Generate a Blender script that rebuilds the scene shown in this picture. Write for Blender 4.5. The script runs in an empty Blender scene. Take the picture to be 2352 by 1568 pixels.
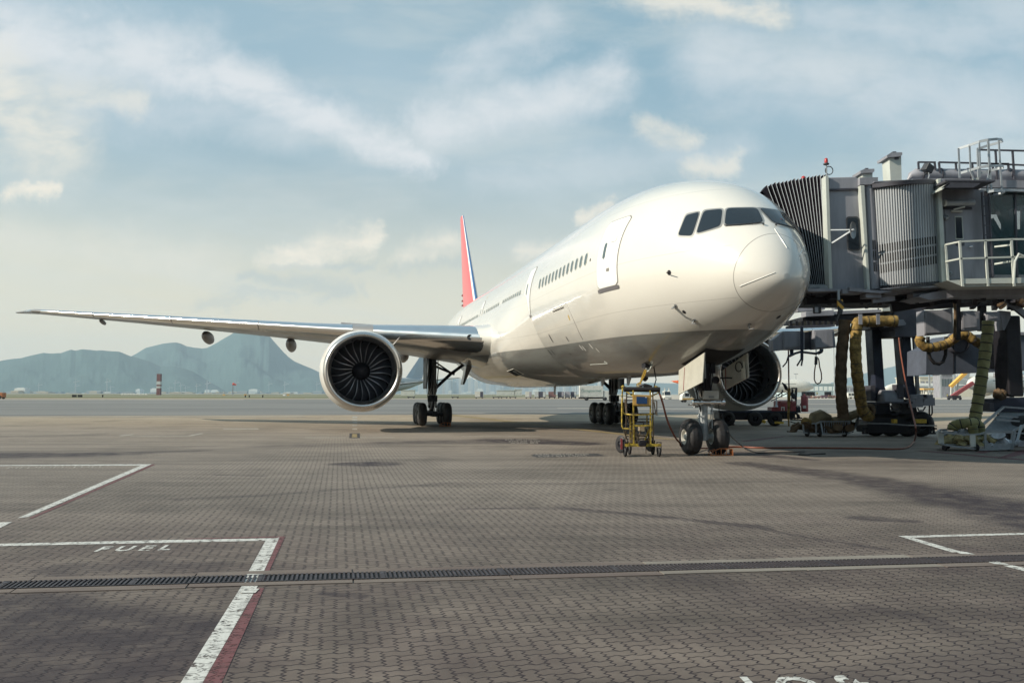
import bpy, bmesh, math, random
from math import sin, cos, pi, radians, sqrt, tan, atan2
from mathutils import Matrix, Vector
random.seed(7)
SC = bpy.context.scene
C = SC.collection
# ------------------------------------------------------------------ camera, world, sun, exposure
HAZE = 0.000095
FPX, PITCH, ROLL, CAMZ = 1989.2, 0.0601, 0.0015, 1.83
cd = bpy.data.cameras.new('camera'); cam = bpy.data.objects.new('camera', cd); C.objects.link(cam)
cd.sensor_width = 36.0; cd.lens = 36.0 * FPX / 2352.0
cd.clip_start = 0.1; cd.clip_end = 60000
cam.location = (0, 0, CAMZ)
cam.matrix_world = Matrix.Translation((0, 0, CAMZ)) @ Matrix.Rotation(pi / 2 + PITCH, 4, 'X') @ Matrix.Rotation(ROLL, 4, 'Z')
SC.camera = cam
SUN_EL, SUN_AZ = radians(31), radians(13)          # azimuth: from the left, this much behind the camera
to_sun = Vector((-cos(SUN_AZ) * cos(SUN_EL), -sin(SUN_AZ) * cos(SUN_EL), sin(SUN_EL)))
sl = bpy.data.lights.new('sun', 'SUN'); sun = bpy.data.objects.new('sun', sl); C.objects.link(sun)
sl.energy = 4.9; sl.angle = radians(0.6); sl.color = (1.0, 0.90, 0.74)
sun.rotation_euler = to_sun.to_track_quat('Z', 'Y').to_euler()
SC.view_settings.view_transform = 'Standard'
SC.view_settings.look = 'None'
SC.view_settings.exposure = 0.42
SC.view_settings.gamma = 1.0
SC.cycles.max_bounces = 6; SC.cycles.glossy_bounces = 4; SC.cycles.transmission_bounces = 4
SC.cycles.volume_bounces = 0; SC.cycles.transparent_max_bounces = 8
SC.cycles.caustics_reflective = False; SC.cycles.caustics_refractive = False
SC.cycles.sample_clamp_indirect = 6.0

def nn(nt, typ, **kw):
    n = nt.nodes.new(typ)
    for k, v in kw.items():
        if k == 'inp':
            for a, b in v.items(): n.inputs[a].default_value = b
        else: setattr(n, k, v)
    return n
def lk(nt, a, b): nt.links.new(a, b)
def math_(nt, op, a, b=None, c=None, clamp=False):
    n = nt.nodes.new('ShaderNodeMath'); n.operation = op; n.use_clamp = clamp
    for i, x in enumerate((a, b, c)):
        if x is None: continue
        if hasattr(x, 'is_linked') or hasattr(x, 'node'): nt.links.new(x, n.inputs[i])
        else: n.inputs[i].default_value = x
    return n.outputs[0]
def mixc(nt, f, a, b, typ='MIX'):
    n = nt.nodes.new('ShaderNodeMix'); n.data_type = 'RGBA'; n.blend_type = typ
    for i, x in ((0, f), (6, a), (7, b)):
        if hasattr(x, 'node'): nt.links.new(x, n.inputs[i])
        else: n.inputs[i].default_value = x if i == 0 else (tuple(x) + (1,))[:4]
    return n.outputs[2]
def smooth(nt, x, lo, hi, a=0.0, b=1.0):
    n = nt.nodes.new('ShaderNodeMapRange'); n.interpolation_type = 'SMOOTHSTEP'
    nt.links.new(x, n.inputs[0])
    for i, v in enumerate((lo, hi, a, b)): n.inputs[i + 1].default_value = v
    return n.outputs[0]
def noise(nt, vec, scale, detail=4, rough=.55, dist=0.0):
    n = nt.nodes.new('ShaderNodeTexNoise')
    n.inputs['Scale'].default_value = scale; n.inputs['Detail'].default_value = detail
    n.inputs['Roughness'].default_value = rough; n.inputs['Distortion'].default_value = dist
    if vec is not None: nt.links.new(vec, n.inputs['Vector'])
    return n.outputs['Fac']

W = bpy.data.worlds.new('World'); SC.world = W; W.use_nodes = True
nt = W.node_tree; nt.nodes.clear()
out = nn(nt, 'ShaderNodeOutputWorld'); bg = nn(nt, 'ShaderNodeBackground'); lk(nt, bg.outputs[0], out.inputs[0])
sky = nn(nt, 'ShaderNodeTexSky', sky_type='NISHITA', sun_disc=False)
sky.sun_elevation = SUN_EL; sky.sun_rotation = atan2(to_sun.x, to_sun.y); sky.air_density = 1.0; sky.dust_density = 1.6; sky.ozone_density = 1.2
geo = nn(nt, 'ShaderNodeTexCoord')
sep = nn(nt, 'ShaderNodeSeparateXYZ'); lk(nt, geo.outputs['Generated'], sep.inputs[0])
dx, dy, dz = sep.outputs
zc = math_(nt, 'MAXIMUM', dz, 0.0)
den = math_(nt, 'ADD', zc, 0.13)
px = math_(nt, 'DIVIDE', dx, den); py = math_(nt, 'DIVIDE', dy, den)
# rotate so that the long cirrus streaks run down from left to right
def comb(nt, x, y, z=0.0):
    n = nt.nodes.new('ShaderNodeCombineXYZ')
    for i, v in enumerate((x, y, z)):
        if hasattr(v, 'node'): nt.links.new(v, n.inputs[i])
        else: n.inputs[i].default_value = v
    return n.outputs[0]
A = radians(58)
rx = math_(nt, 'ADD', math_(nt, 'MULTIPLY', px, cos(A)), math_(nt, 'MULTIPLY', py, sin(A)))
ry = math_(nt, 'SUBTRACT', math_(nt, 'MULTIPLY', py, cos(A)), math_(nt, 'MULTIPLY', px, sin(A)))
streak = noise(nt, comb(nt, math_(nt, 'MULTIPLY', rx, .32), ry, 3.1), 1.25, 5, .52, .35)
patch = noise(nt, comb(nt, px, py, 1.7), .62, 3, .5, .2)
veil = math_(nt, 'MULTIPLY', smooth(nt, streak, .40, .68), smooth(nt, patch, .30, .62))
# named cloud banks in directions (x/y, z/y of the sky direction), frayed by noise
dyc = math_(nt, 'MAXIMUM', dy, .05)
gx = math_(nt, 'DIVIDE', dx, dyc); gy = math_(nt, 'DIVIDE', dz, dyc)
gv = comb(nt, gx, gy, 0.0)
w1 = math_(nt, 'MULTIPLY', math_(nt, 'SUBTRACT', noise(nt, gv, 6.0, 8, .68, .3), .5), .16)
w2 = math_(nt, 'MULTIPLY', math_(nt, 'SUBTRACT', noise(nt, comb(nt, gx, gy, 5.0), 7.0, 8, .70, .3), .5), .10)
gxs = math_(nt, 'ADD', gx, w1); gys = math_(nt, 'ADD', gy, w2)
fine = noise(nt, comb(nt, math_(nt, 'MULTIPLY', gx, 1.0), math_(nt, 'MULTIPLY', gy, 2.2), 9.0), 11, 7, .62, .2)
def sdir(u, v):
    a_, b_ = (u - 1176) / FPX, -(v - 784) / FPX
    c_, s_ = cos(PITCH), sin(PITCH); Y_ = c_ - b_ * s_; return a_ / Y_, (s_ + b_ * c_) / Y_
def bank(u0, v0, u1, v1, r0, r1, soft=0.0):
    (ax, ay), (bx, by) = sdir(u0, v0), sdir(u1, v1); L2 = (bx - ax) ** 2 + (by - ay) ** 2 + 1e-9
    t = math_(nt, 'DIVIDE', math_(nt, 'ADD', math_(nt, 'MULTIPLY', math_(nt, 'SUBTRACT', gxs, ax), bx - ax), math_(nt, 'MULTIPLY', math_(nt, 'SUBTRACT', gys, ay), by - ay)), L2, clamp=True)
    ex = math_(nt, 'SUBTRACT', math_(nt, 'SUBTRACT', gxs, ax), math_(nt, 'MULTIPLY', t, bx - ax)); ey = math_(nt, 'SUBTRACT', math_(nt, 'SUBTRACT', gys, ay), math_(nt, 'MULTIPLY', t, by - ay))
    d = math_(nt, 'SQRT', math_(nt, 'ADD', math_(nt, 'MULTIPLY', ex, ex), math_(nt, 'MULTIPLY', ey, ey)))
    w = math_(nt, 'ADD', math_(nt, 'MULTIPLY', t, (r1 - r0) / FPX), r0 / FPX)
    return smooth(nt, math_(nt, 'DIVIDE', d, w), 1.35, 0.0)
def banks(L):
    r = None
    for a in L:
        m_ = math_(nt, 'MULTIPLY', bank(*a[:6]), a[6]); r = m_ if r is None else math_(nt, 'MAXIMUM', r, m_)
    return r
cirrus = banks([(-100, 60, 420, 150, 120, 110, .9), (420, 150, 960, 370, 95, 50, 1.0), (200, 250, 700, 300, 70, 60, .45), (980, 290, 1400, 190, 70, 80, .85), (1040, 170, 1250, 60, 60, 70, .55), (1650, 150, 2300, 260, 110, 160, .6), (1900, 60, 2400, 60, 80, 120, .5), (1100, 420, 1700, 330, 40, 60, .3)])
warm = banks([(-60, 200, 120, 330, 150, 130, .75), (120, 210, 330, 240, 60, 40, .5), (1440, 0, 1800, 20, 50, 46, .72), (1480, 305, 1570, 300, 42, 38, .62), (1560, 385, 1680, 360, 42, 36, .62), (40, 455, 160, 432, 34, 24, .95), (600, 590, 740, 575, 26, 40, 1.0), (740, 560, 850, 545, 44, 34, 1.0), (930, 590, 1020, 565, 30, 36, .75), (1330, 500, 1390, 480, 24, 22, .8), (1200, 585, 1290, 565, 30, 24, .7), (0, 560, 500, 600, 80, 60, .35)])
shade_ = banks([(560, 640, 830, 655, 20, 30, .9), (640, 605, 860, 600, 14, 16, .8), (460, 690, 700, 680, 20, 14, .6), (560, 440, 900, 470, 40, 30, .55), (900, 620, 1040, 615, 14, 18, .6), (1480, 325, 1570, 322, 8, 8, .5)])
low = noise(nt, comb(nt, math_(nt, 'MULTIPLY', gx, 1.0), math_(nt, 'MULTIPLY', gy, 3.4), 2.0), 3.2, 6, .6, .2)
base = mixc(nt, 1.0, sky.outputs[0], (.80, 1.08, 1.04), 'MULTIPLY')
hz = smooth(nt, dz, .36, -.02)
base = mixc(nt, math_(nt, 'MULTIPLY', hz, .90), base, (9.9, 8.0, 5.4))
base = mixc(nt, math_(nt, 'MULTIPLY', smooth(nt, dz, .08, .38), .62), base, (2.8, 4.35, 5.15))
base = mixc(nt, math_(nt, 'MULTIPLY', veil, .30), base, (5.9, 6.6, 7.0))
base = mixc(nt, math_(nt, 'MULTIPLY', math_(nt, 'MULTIPLY', smooth(nt, low, .45, .68), smooth(nt, dz, .05, .16)), .28), base, (6.6, 6.7, 6.3))
base = mixc(nt, math_(nt, 'MULTIPLY', math_(nt, 'MULTIPLY', cirrus, smooth(nt, fine, .25, .60, .45, 1.0)), .92), base, (6.8, 7.0, 7.2))
base = mixc(nt, math_(nt, 'MULTIPLY', shade_, .6), base, (4.3, 4.9, 5.0))
base = mixc(nt, math_(nt, 'MULTIPLY', math_(nt, 'MULTIPLY', warm, smooth(nt, fine, .30, .60, .35, 1.0)), .92), base, (8.8, 8.0, 6.7))
lk(nt, base, bg.inputs[0]); bg.inputs[1].default_value = 0.090

# ------------------------------------------------------------------ pixel -> world (2352 px wide grid of the photograph), used to measure real positions
def rayw(u, v):
    u -= 1176; v -= 784
    cr, sr = cos(ROLL), sin(ROLL); u, v = u * cr + v * sr, -u * sr + v * cr
    c, s = cos(PITCH), sin(PITCH)
    return Vector((u / FPX, c + v / FPX * s, s - v / FPX * c))
def Wp(u, v, Y):
    d = rayw(u, v); t = Y / d.y
    return Vector((d.x * t, Y, CAMZ + d.z * t))
def G(u, v, z=0.0):
    d = rayw(u, v); t = (z - CAMZ) / d.z
    return Vector((d.x * t, d.y * t, z))

# ------------------------------------------------------------------ mesh builder
MW = {}
class MB:
    def __init__(s): s.v = []; s.f = []; s.m = []; s.mi = 0; s.T = None
    def add(s, vs, fs):
        n = len(s.v)
        for p in vs:
            p = Vector(p); s.v.append(s.T @ p if s.T else p)
        for f in fs: s.f.append([i + n for i in f]); s.m.append(s.mi)
        return s
    def box(s, c, d, rz=0.0, R=None):
        M = R if R else Matrix.Rotation(rz, 3, 'Z'); c = Vector(c)
        vs = [c + M @ Vector((a * d[0] / 2, b * d[1] / 2, e * d[2] / 2)) for a in (-1, 1) for b in (-1, 1) for e in (-1, 1)]
        return s.add(vs, [(0, 1, 3, 2), (4, 6, 7, 5), (0, 4, 5, 1), (2, 3, 7, 6), (0, 2, 6, 4), (1, 5, 7, 3)])
    def bb(s, x0, x1, y0, y1, z0, z1): return s.box(((x0 + x1) / 2, (y0 + y1) / 2, (z0 + z1) / 2), (abs(x1 - x0), abs(y1 - y0), abs(z1 - z0)))
    def beam(s, a, b, w, h=None):
        h = h or w; a = Vector(a); b = Vector(b); d = b - a; L = d.length
        if L < 1e-6: return s
        d.normalize(); up = Vector((0, 0, 1)) if abs(d.z) < .95 else Vector((0, 1, 0))
        x = d.cross(up).normalized(); z = x.cross(d)
        vs = [p + x * i * w / 2 + z * j * h / 2 for p in (a, b) for i, j in ((-1, -1), (1, -1), (1, 1), (-1, 1))]
        return s.add(vs, [(3, 2, 1, 0), (4, 5, 6, 7), (0, 1, 5, 4), (1, 2, 6, 5), (2, 3, 7, 6), (3, 0, 4, 7)])
    def rings(s, rs, closed=True, cap=True):
        n = len(rs[0]); vs = [p for r in rs for p in r]; fs = []
        for i in range(len(rs) - 1):
            for j in range(n if closed else n - 1):
                k = (j + 1) % n; fs.append((i * n + j, i * n + k, (i + 1) * n + k, (i + 1) * n + j))
        if cap and closed:
            fs.append(tuple(range(n))[::-1]); fs.append(tuple((len(rs) - 1) * n + j for j in range(n)))
        return s.add(vs, fs)
    def tube(s, path, r, n=8, cap=True):
        P = [Vector(p) for p in path]; rs = []; prev = None
        for i, p in enumerate(P):
            d = (P[min(i + 1, len(P) - 1)] - P[max(i - 1, 0)])
            if d.length < 1e-9: d = Vector((0, 0, 1))
            d.normalize()
            if prev is None:
                up = Vector((0, 0, 1)) if abs(d.z) < .9 else Vector((1, 0, 0)); x = d.cross(up).normalized()
            else:
                x = (prev - d * prev.dot(d)); x = x.normalized() if x.length > 1e-6 else d.orthogonal().normalized()
            prev = x; y = d.cross(x); rr = r[i] if isinstance(r, (list, tuple)) else r
            if isinstance(rr, tuple): ra, rb = rr
            else: ra = rb = rr
            rs.append([p + x * cos(2 * pi * k / n) * ra + y * sin(2 * pi * k / n) * rb for k in range(n)])
        return s.rings(rs, True, cap)
    def cyl(s, a, b, r, r2=None, n=16): return s.tube([a, b], [r, r if r2 is None else r2], n)
    def lathe(s, prof, o, axis=(0, 0, 1), n=32, cap=False):
        ax = Vector(axis).normalized(); x = ax.orthogonal().normalized(); y = ax.cross(x); o = Vector(o)
        return s.rings([[o + ax * h + (x * cos(2 * pi * k / n) + y * sin(2 * pi * k / n)) * r for k in range(n)] for r, h in prof], True, cap)
    def prism(s, pts, d):
        d = Vector(d); n = len(pts); P = [Vector(p) for p in pts]
        return s.add(P + [p + d for p in P], [tuple(range(n)), tuple(range(2 * n - 1, n - 1, -1))] + [(i, i + n, (i + 1) % n + n, (i + 1) % n) for i in range(n)])
    def quad(s, a, b, c, d): return s.add([a, b, c, d], [(0, 1, 2, 3)])
    def grid(s, rows):
        n = len(rows[0]); return s.add([p for r in rows for p in r], [(i * n + j, i * n + j + 1, (i + 1) * n + j + 1, (i + 1) * n + j) for i in range(len(rows) - 1) for j in range(n - 1)])
    def build(s, name, mat, parent=None, smooth=False, label=None, bevel=0, keep=False):
        me = bpy.data.meshes.new(name); M = MW.get(parent.name, Matrix()) if parent else Matrix()
        vs = s.v
        if parent and not keep: Mi = M.inverted(); vs = [Mi @ p for p in s.v]
        me.from_pydata([tuple(p) for p in vs], [], s.f)
        mats = mat if isinstance(mat, (list, tuple)) else [mat]
        for m in mats: me.materials.append(m)
        for p, i in zip(me.polygons, s.m): p.material_index = i
        bm = bmesh.new(); bm.from_mesh(me)
        bmesh.ops.recalc_face_normals(bm, faces=bm.faces); bm.to_mesh(me); bm.free()
        if smooth:
            for p in me.polygons: p.use_smooth = True
            me.set_sharp_from_angle(angle=radians(smooth if smooth > 1 else 40))
        o = bpy.data.objects.new(name, me); C.objects.link(o)
        if parent: o.parent = parent
        MW[o.name] = M
        if label: o['label'] = label
        if bevel:
            b = o.modifiers.new('bevel', 'BEVEL'); b.width = bevel; b.segments = 2; b.limit_method = 'ANGLE'; b.angle_limit = radians(50)
        return o
def thing(name, label, cat, loc=(0, 0, 0), rz=0.0, group=None):
    o = bpy.data.objects.new(name, None); C.objects.link(o); o.location = loc; o.rotation_euler = (0, 0, rz)
    o.empty_display_size = .3
    MW[o.name] = Matrix.Translation(loc) @ Matrix.Rotation(rz, 4, 'Z')
    o['label'] = label; o['category'] = cat
    if group: o['group'] = group
    return o
def tag(o, label, cat, group=None):
    o['label'] = label; o['category'] = cat
    if group: o['group'] = group
    return o
def struct(o, kind='structure'): o['kind'] = kind; return o
def dup(root, loc, rz=None, label=None, group=None, scale=None):
    def cp(o, par):
        c = o.copy(); C.objects.link(c)
        if par: c.parent = par
        for ch in [x for x in KIDS.get(o.name, [])]: cp(ch, c)
        return c
    if root.name not in KIDS: index_kids()
    r = cp(root, None); r.location = loc
    if rz is not None: r.rotation_euler = (0, 0, rz)
    if scale: r.scale = (scale, scale, scale) if not isinstance(scale, tuple) else scale
    if label: r['label'] = label
    if group: r['group'] = group
    return r
KIDS = {}
def index_kids():
    KIDS.clear()
    for o in bpy.data.objects:
        KIDS.setdefault(o.name, [])
    for o in bpy.data.objects:
        if o.parent: KIDS[o.parent.name].append(o)

# ------------------------------------------------------------------ materials
def pbr(name, col, rough=.5, metal=0.0, var=0.0, vscale=3.0, bump=0.0, bscale=30.0, coat=0.0, spec=.5, emit=None, alpha=None, streak=False):
    m = bpy.data.materials.new(name); m.use_nodes = True; nt = m.node_tree; b = nt.nodes['Principled BSDF']
    b.inputs['Base Color'].default_value = tuple(col) + (1,); b.inputs['Roughness'].default_value = rough
    b.inputs['Metallic'].default_value = metal; b.inputs['Coat Weight'].default_value = coat
    b.inputs['Coat Roughness'].default_value = .06
    b.inputs['Specular IOR Level'].default_value = spec
    tc = nn(nt, 'ShaderNodeTexCoord')
    if var:
        mp = nn(nt, 'ShaderNodeMapping'); lk(nt, tc.outputs['Object'], mp.inputs[0])
        if streak: mp.inputs['Scale'].default_value = (1, 1, .18)
        f = noise(nt, mp.outputs[0], vscale, 5, .6)
        f2 = smooth(nt, f, .3, .7, 1 - var, 1 + var * .5)
        c = mixc(nt, 1.0, col, (1, 1, 1), 'MULTIPLY')
        cc = nt.nodes.new('ShaderNodeVectorMath'); cc.operation = 'SCALE'; lk(nt, c, cc.inputs[0]); lk(nt, f2, cc.inputs['Scale'])
        lk(nt, cc.outputs[0], b.inputs['Base Color'])
        lk(nt, smooth(nt, f, .3, .7, min(1, rough * 1.25), rough * .85), b.inputs['Roughness'])
    if bump:
        f = noise(nt, tc.outputs['Object'], bscale, 4, .6)
        bp = nn(nt, 'ShaderNodeBump'); bp.inputs['Strength'].default_value = bump; bp.inputs['Distance'].default_value = .01
        lk(nt, f, bp.inputs['Height']); lk(nt, bp.outputs[0], b.inputs['Normal'])
    if emit: b.inputs['Emission Color'].default_value = tuple(emit[:3]) + (1,); b.inputs['Emission Strength'].default_value = emit[3]
    if alpha is not None: b.inputs['Alpha'].default_value = alpha
    return m
M = {}
M['white'] = pbr('white_paint', (.78, .78, .76), .28, coat=.6, var=.05, vscale=.6)
M['silver'] = pbr('polished_metal', (.74, .74, .75), .17, 1.0, var=.06, vscale=.8)
M['lip'] = pbr('satin_metal', (.60, .58, .56), .30, 1.0, var=.08, vscale=2)
M['wing'] = pbr('wing_grey', (.22, .22, .225), .32, coat=.2, var=.12, vscale=.5)
M['cowl'] = pbr('cowl_paint', (.66, .65, .62), .32, coat=.4, var=.06, vscale=.8)
M['duct'] = pbr('inlet_duct', (.16, .16, .18), .45, .3)
M['blade'] = pbr('fan_blade', (.085, .088, .105), .38, .4)
M['blade_edge'] = pbr('blade_edge', (.30, .30, .33), .40, .5)
M['dark'] = pbr('dark_metal', (.020, .019, .025), .45, .4, var=.2)
M['black'] = pbr('black_rubber', (.014, .013, .015), .62, var=.25, vscale=6, bump=.15)
M['void'] = pbr('dark_void', (.008, .008, .010), .8)
M['steel'] = pbr('grey_steel', (.30, .31, .32), .38, .5, var=.2, vscale=8)
M['gear'] = pbr('gear_grey', (.42, .45, .47), .35, .25, var=.25, vscale=10)
M['chrome'] = pbr('chrome', (.75, .75, .75), .12, 1.0)
M['hub'] = pbr('wheel_hub', (.62, .61, .56), .38, .1, var=.2, vscale=12)
M['doorw'] = pbr('gear_door_paint', (.42, .41, .36), .4, var=.1)
M['glass'] = pbr('cockpit_glass', (.016, .024, .034), .06, 0, spec=.45)
M['cabin_glass'] = pbr('cabin_glass', (.075, .105, .115), .3, 0)
M['seal'] = pbr('window_seal', (.035, .038, .045), .5)
M['frame'] = pbr('window_frame', (.27, .28, .285), .35, .2)
M['line'] = pbr('seam_grey', (.20, .19, .18), .5)
M['scuff'] = pbr('sill_grey', (.16, .15, .16), .4, .3)
M['red'] = pbr('tail_red', (.62, .115, .125), .35, coat=.2)
M['blue'] = pbr('tail_blue', (.09, .20, .42), .35)
M['yellow'] = pbr('yellow_paint', (.60, .40, .05), .45, var=.35, vscale=9)
M['orange'] = pbr('orange_rubber', (.20, .055, .028), .5, var=.15)
M['redmetal'] = pbr('red_paint', (.26, .045, .05), .45, var=.3, vscale=5)
M['redlamp'] = pbr('red_lamp', (.40, .03, .03), .3)
M['bgrey'] = pbr('bridge_grey', (.265, .27, .305), .42, .05, var=.30, vscale=1.8, streak=True)
M['bgrey2'] = pbr('bridge_grey_dark', (.065, .065, .082), .5, .1, var=.25, vscale=1.4)
M['blight'] = pbr('bridge_light_grey', (.47, .50, .47), .42, .0, var=.10, vscale=2)
M['alu'] = pbr('aluminium', (.33, .35, .375), .42, .15, var=.12, vscale=4, streak=True)
M['galv'] = pbr('galvanised', (.36, .39, .42), .38, .45, var=.15, vscale=8)
M['navy'] = pbr('navy_steel', (.026, .033, .058), .4, .2, var=.2)
M['hoseY'] = pbr('yellow_hose', (.26, .168, .045), .8, var=.6, vscale=5, bump=.5, bscale=9)
M['hoseB'] = pbr('brown_hose', (.11, .068, .034), .8, var=.45, vscale=3, bump=.6, bscale=7)
M['hoseG'] = pbr('olive_hose', (.235, .225, .10), .8, var=.35, vscale=2, bump=.4, bscale=6)
M['plastic'] = pbr('clear_plastic', (.42, .45, .50), .25, var=.3, vscale=9, coat=.5)
M['screen'] = pbr('blue_panel', (.02, .06, .16), .35, var=.2)
M['placard'] = pbr('amber_panel', (.55, .33, .09), .5, var=.2, vscale=8)
M['brass'] = pbr('rusty_orange', (.42, .15, .05), .5, var=.3, vscale=12)
M['dirtwhite'] = pbr('worn_white', (.60, .60, .56), .5, var=.15, vscale=3)
M['cream'] = pbr('cream_paint', (.58, .55, .46), .5, var=.1)
M['farblue'] = pbr('pale_concrete', (.52, .55, .56), .8, var=.1, vscale=.3)
M['hivis'] = pbr('hi_vis_cloth', (.45, .50, .10), .8)
M['denim'] = pbr('blue_cloth', (.07, .13, .24), .9)
M['skin'] = pbr('skin', (.42, .26, .18), .6)
M['hair'] = pbr('hair', (.02, .015, .012), .6)
# ------------------------------------------------------------------ ground
ALONG, ACROSS = radians(11.3), radians(8.4)        # paving: columns run away at 11.3 deg, rows cross at 8.4 deg
def seg_mask(nt, X, Y, a, b, w0, w1):
    ax, ay = a; bx, by = b; L2 = (bx - ax) ** 2 + (by - ay) ** 2
    t = math_(nt, 'DIVIDE', math_(nt, 'ADD', math_(nt, 'MULTIPLY', math_(nt, 'SUBTRACT', X, ax), bx - ax), math_(nt, 'MULTIPLY', math_(nt, 'SUBTRACT', Y, ay), by - ay)), L2, clamp=True)
    ex = math_(nt, 'SUBTRACT', math_(nt, 'SUBTRACT', X, ax), math_(nt, 'MULTIPLY', t, bx - ax))
    ey = math_(nt, 'SUBTRACT', math_(nt, 'SUBTRACT', Y, ay), math_(nt, 'MULTIPLY', t, by - ay))
    d = math_(nt, 'SQRT', math_(nt, 'ADD', math_(nt, 'MULTIPLY', ex, ex), math_(nt, 'MULTIPLY', ey, ey)))
    w = math_(nt, 'ADD', math_(nt, 'MULTIPLY', t, w1 - w0), w0)
    return smooth(nt, math_(nt, 'DIVIDE', d, w), 1.0, .35)
def paver_material():
    m = bpy.data.materials.new('block_paving'); m.use_nodes = True; nt = m.node_tree; b = nt.nodes['Principled BSDF']
    tc = nn(nt, 'ShaderNodeTexCoord'); P = tc.outputs['Object']
    s0 = nn(nt, 'ShaderNodeSeparateXYZ'); lk(nt, P, s0.inputs[0]); X, Y = s0.outputs[0], s0.outputs[1]
    # sheared grid: p = i*row + j*col
    r = (cos(ACROSS), sin(ACROSS)); c = (-sin(ALONG), cos(ALONG)); det = r[0] * c[1] - r[1] * c[0]
    U = 0.1095
    gi = math_(nt, 'DIVIDE', math_(nt, 'SUBTRACT', math_(nt, 'MULTIPLY', X, c[1]), math_(nt, 'MULTIPLY', Y, c[0])), det * U)
    gj = math_(nt, 'DIVIDE', math_(nt, 'SUBTRACT', math_(nt, 'MULTIPLY', Y, r[0]), math_(nt, 'MULTIPLY', X, r[1])), det * U)
    jit = noise(nt, P, 1.1, 2, .5)
    jj = math_(nt, 'MULTIPLY', math_(nt, 'SUBTRACT', jit, .5), .35)
    tri = math_(nt, 'PINGPONG', math_(nt, 'MULTIPLY', gj, 1.5), .5)
    wi = math_(nt, 'ADD', math_(nt, 'ADD', gi, math_(nt, 'MULTIPLY', math_(nt, 'SUBTRACT', tri, .25), .62)), jj)
    wj = math_(nt, 'ADD', gj, math_(nt, 'ADD', math_(nt, 'MULTIPLY', math_(nt, 'SINE', math_(nt, 'MULTIPLY', gi, 2 * pi)), .085), jj))
    ci = math_(nt, 'FLOOR', wi); cj = math_(nt, 'FLOOR', wj); fi = math_(nt, 'FRACT', wi); fj = math_(nt, 'FRACT', wj)
    k = math_(nt, 'FLOORED_MODULO', math_(nt, 'ADD', ci, cj), 4.0)
    def eq(v): return math_(nt, 'COMPARE', k, float(v), .5)
    k0, k1, k2, k3 = eq(0), eq(1), eq(2), eq(3)
    inf = lambda flag: math_(nt, 'MULTIPLY', flag, 9.0)
    # k=0 left half of a lying block (no joint on its right), 1 its right half, 3 upper?/lower halves of a standing block
    dl = math_(nt, 'ADD', fi, inf(k1)); dr = math_(nt, 'ADD', math_(nt, 'SUBTRACT', 1.0, fi), inf(k0))
    db = math_(nt, 'ADD', fj, inf(k3)); dt = math_(nt, 'ADD', math_(nt, 'SUBTRACT', 1.0, fj), inf(k2))
    d = math_(nt, 'MINIMUM', math_(nt, 'DIVIDE', math_(nt, 'MINIMUM', dl, dr), 1.2), math_(nt, 'MINIMUM', db, dt))
    wn = noise(nt, P, 3.0, 2)
    jw = math_(nt, 'ADD', math_(nt, 'MULTIPLY', wn, .07), .042)
    joint = smooth(nt, math_(nt, 'DIVIDE', d, jw), 1.15, .35)
    # one tone per block
    bi = math_(nt, 'SUBTRACT', ci, k1); bj = math_(nt, 'SUBTRACT', cj, k3)
    wnz = nn(nt, 'ShaderNodeTexWhiteNoise', noise_dimensions='2D'); lk(nt, comb(nt, bi, bj), wnz.inputs['Vector'])
    tone = math_(nt, 'ADD', math_(nt, 'MULTIPLY', wnz.outputs['Value'], .13), .93)
    grit = noise(nt, P, 38, 4, .7)
    big = noise(nt, P, .16, 5, .6, .3)
    mid = noise(nt, P, .9, 5, .6)
    mapn = nn(nt, 'ShaderNodeMapping'); lk(nt, P, mapn.inputs[0]); mapn.inputs['Rotation'].default_value = (0, 0, -ACROSS); mapn.inputs['Scale'].default_value = (.10, .9, 1)
    band = noise(nt, mapn.outputs[0], 1.0, 5, .6)
    # colours: brownish near, greyer and paler with distance; foreground vignette painted into the dark tone
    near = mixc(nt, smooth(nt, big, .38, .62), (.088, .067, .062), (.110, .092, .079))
    wear_vignette = mixc(nt, smooth(nt, mid, .35, .7), near, (.145, .120, .103))
    far = mixc(nt, smooth(nt, Y, 8, 18), wear_vignette, (.185, .160, .137))
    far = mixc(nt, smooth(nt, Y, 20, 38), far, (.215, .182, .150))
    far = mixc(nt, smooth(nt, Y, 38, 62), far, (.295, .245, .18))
    col = mixc(nt, 1.0, far, (1, 1, 1), 'MULTIPLY')
    sc = nn(nt, 'ShaderNodeVectorMath', operation='SCALE'); lk(nt, col, sc.inputs[0])
    t2 = math_(nt, 'MULTIPLY', tone, smooth(nt, grit, .2, .8, .86, 1.12))
    t3 = math_(nt, 'MULTIPLY', t2, math_(nt, 'MULTIPLY', smooth(nt, band, .3, .62, .70, 1.08), smooth(nt, noise(nt, comb(nt, X, math_(nt, 'MULTIPLY', Y, 1.0), 7.0), .33, 6, .68, .5), .34, .56, .78, 1.06)))
    lk(nt, t3, sc.inputs['Scale']); col = sc.outputs[0]
    # dark masks: stains with shapes of their own, other bands, shade painted lower left
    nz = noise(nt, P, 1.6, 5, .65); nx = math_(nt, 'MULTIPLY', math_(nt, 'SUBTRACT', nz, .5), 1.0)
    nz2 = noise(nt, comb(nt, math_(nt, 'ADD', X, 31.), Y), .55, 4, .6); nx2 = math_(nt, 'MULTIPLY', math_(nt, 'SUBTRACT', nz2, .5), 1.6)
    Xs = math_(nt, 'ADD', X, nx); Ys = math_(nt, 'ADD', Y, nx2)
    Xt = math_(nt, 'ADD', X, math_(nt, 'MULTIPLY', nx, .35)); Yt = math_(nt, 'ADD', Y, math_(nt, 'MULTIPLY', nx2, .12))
    def g2(u, v): p = G(u, v); return (p.x, p.y)
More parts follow.
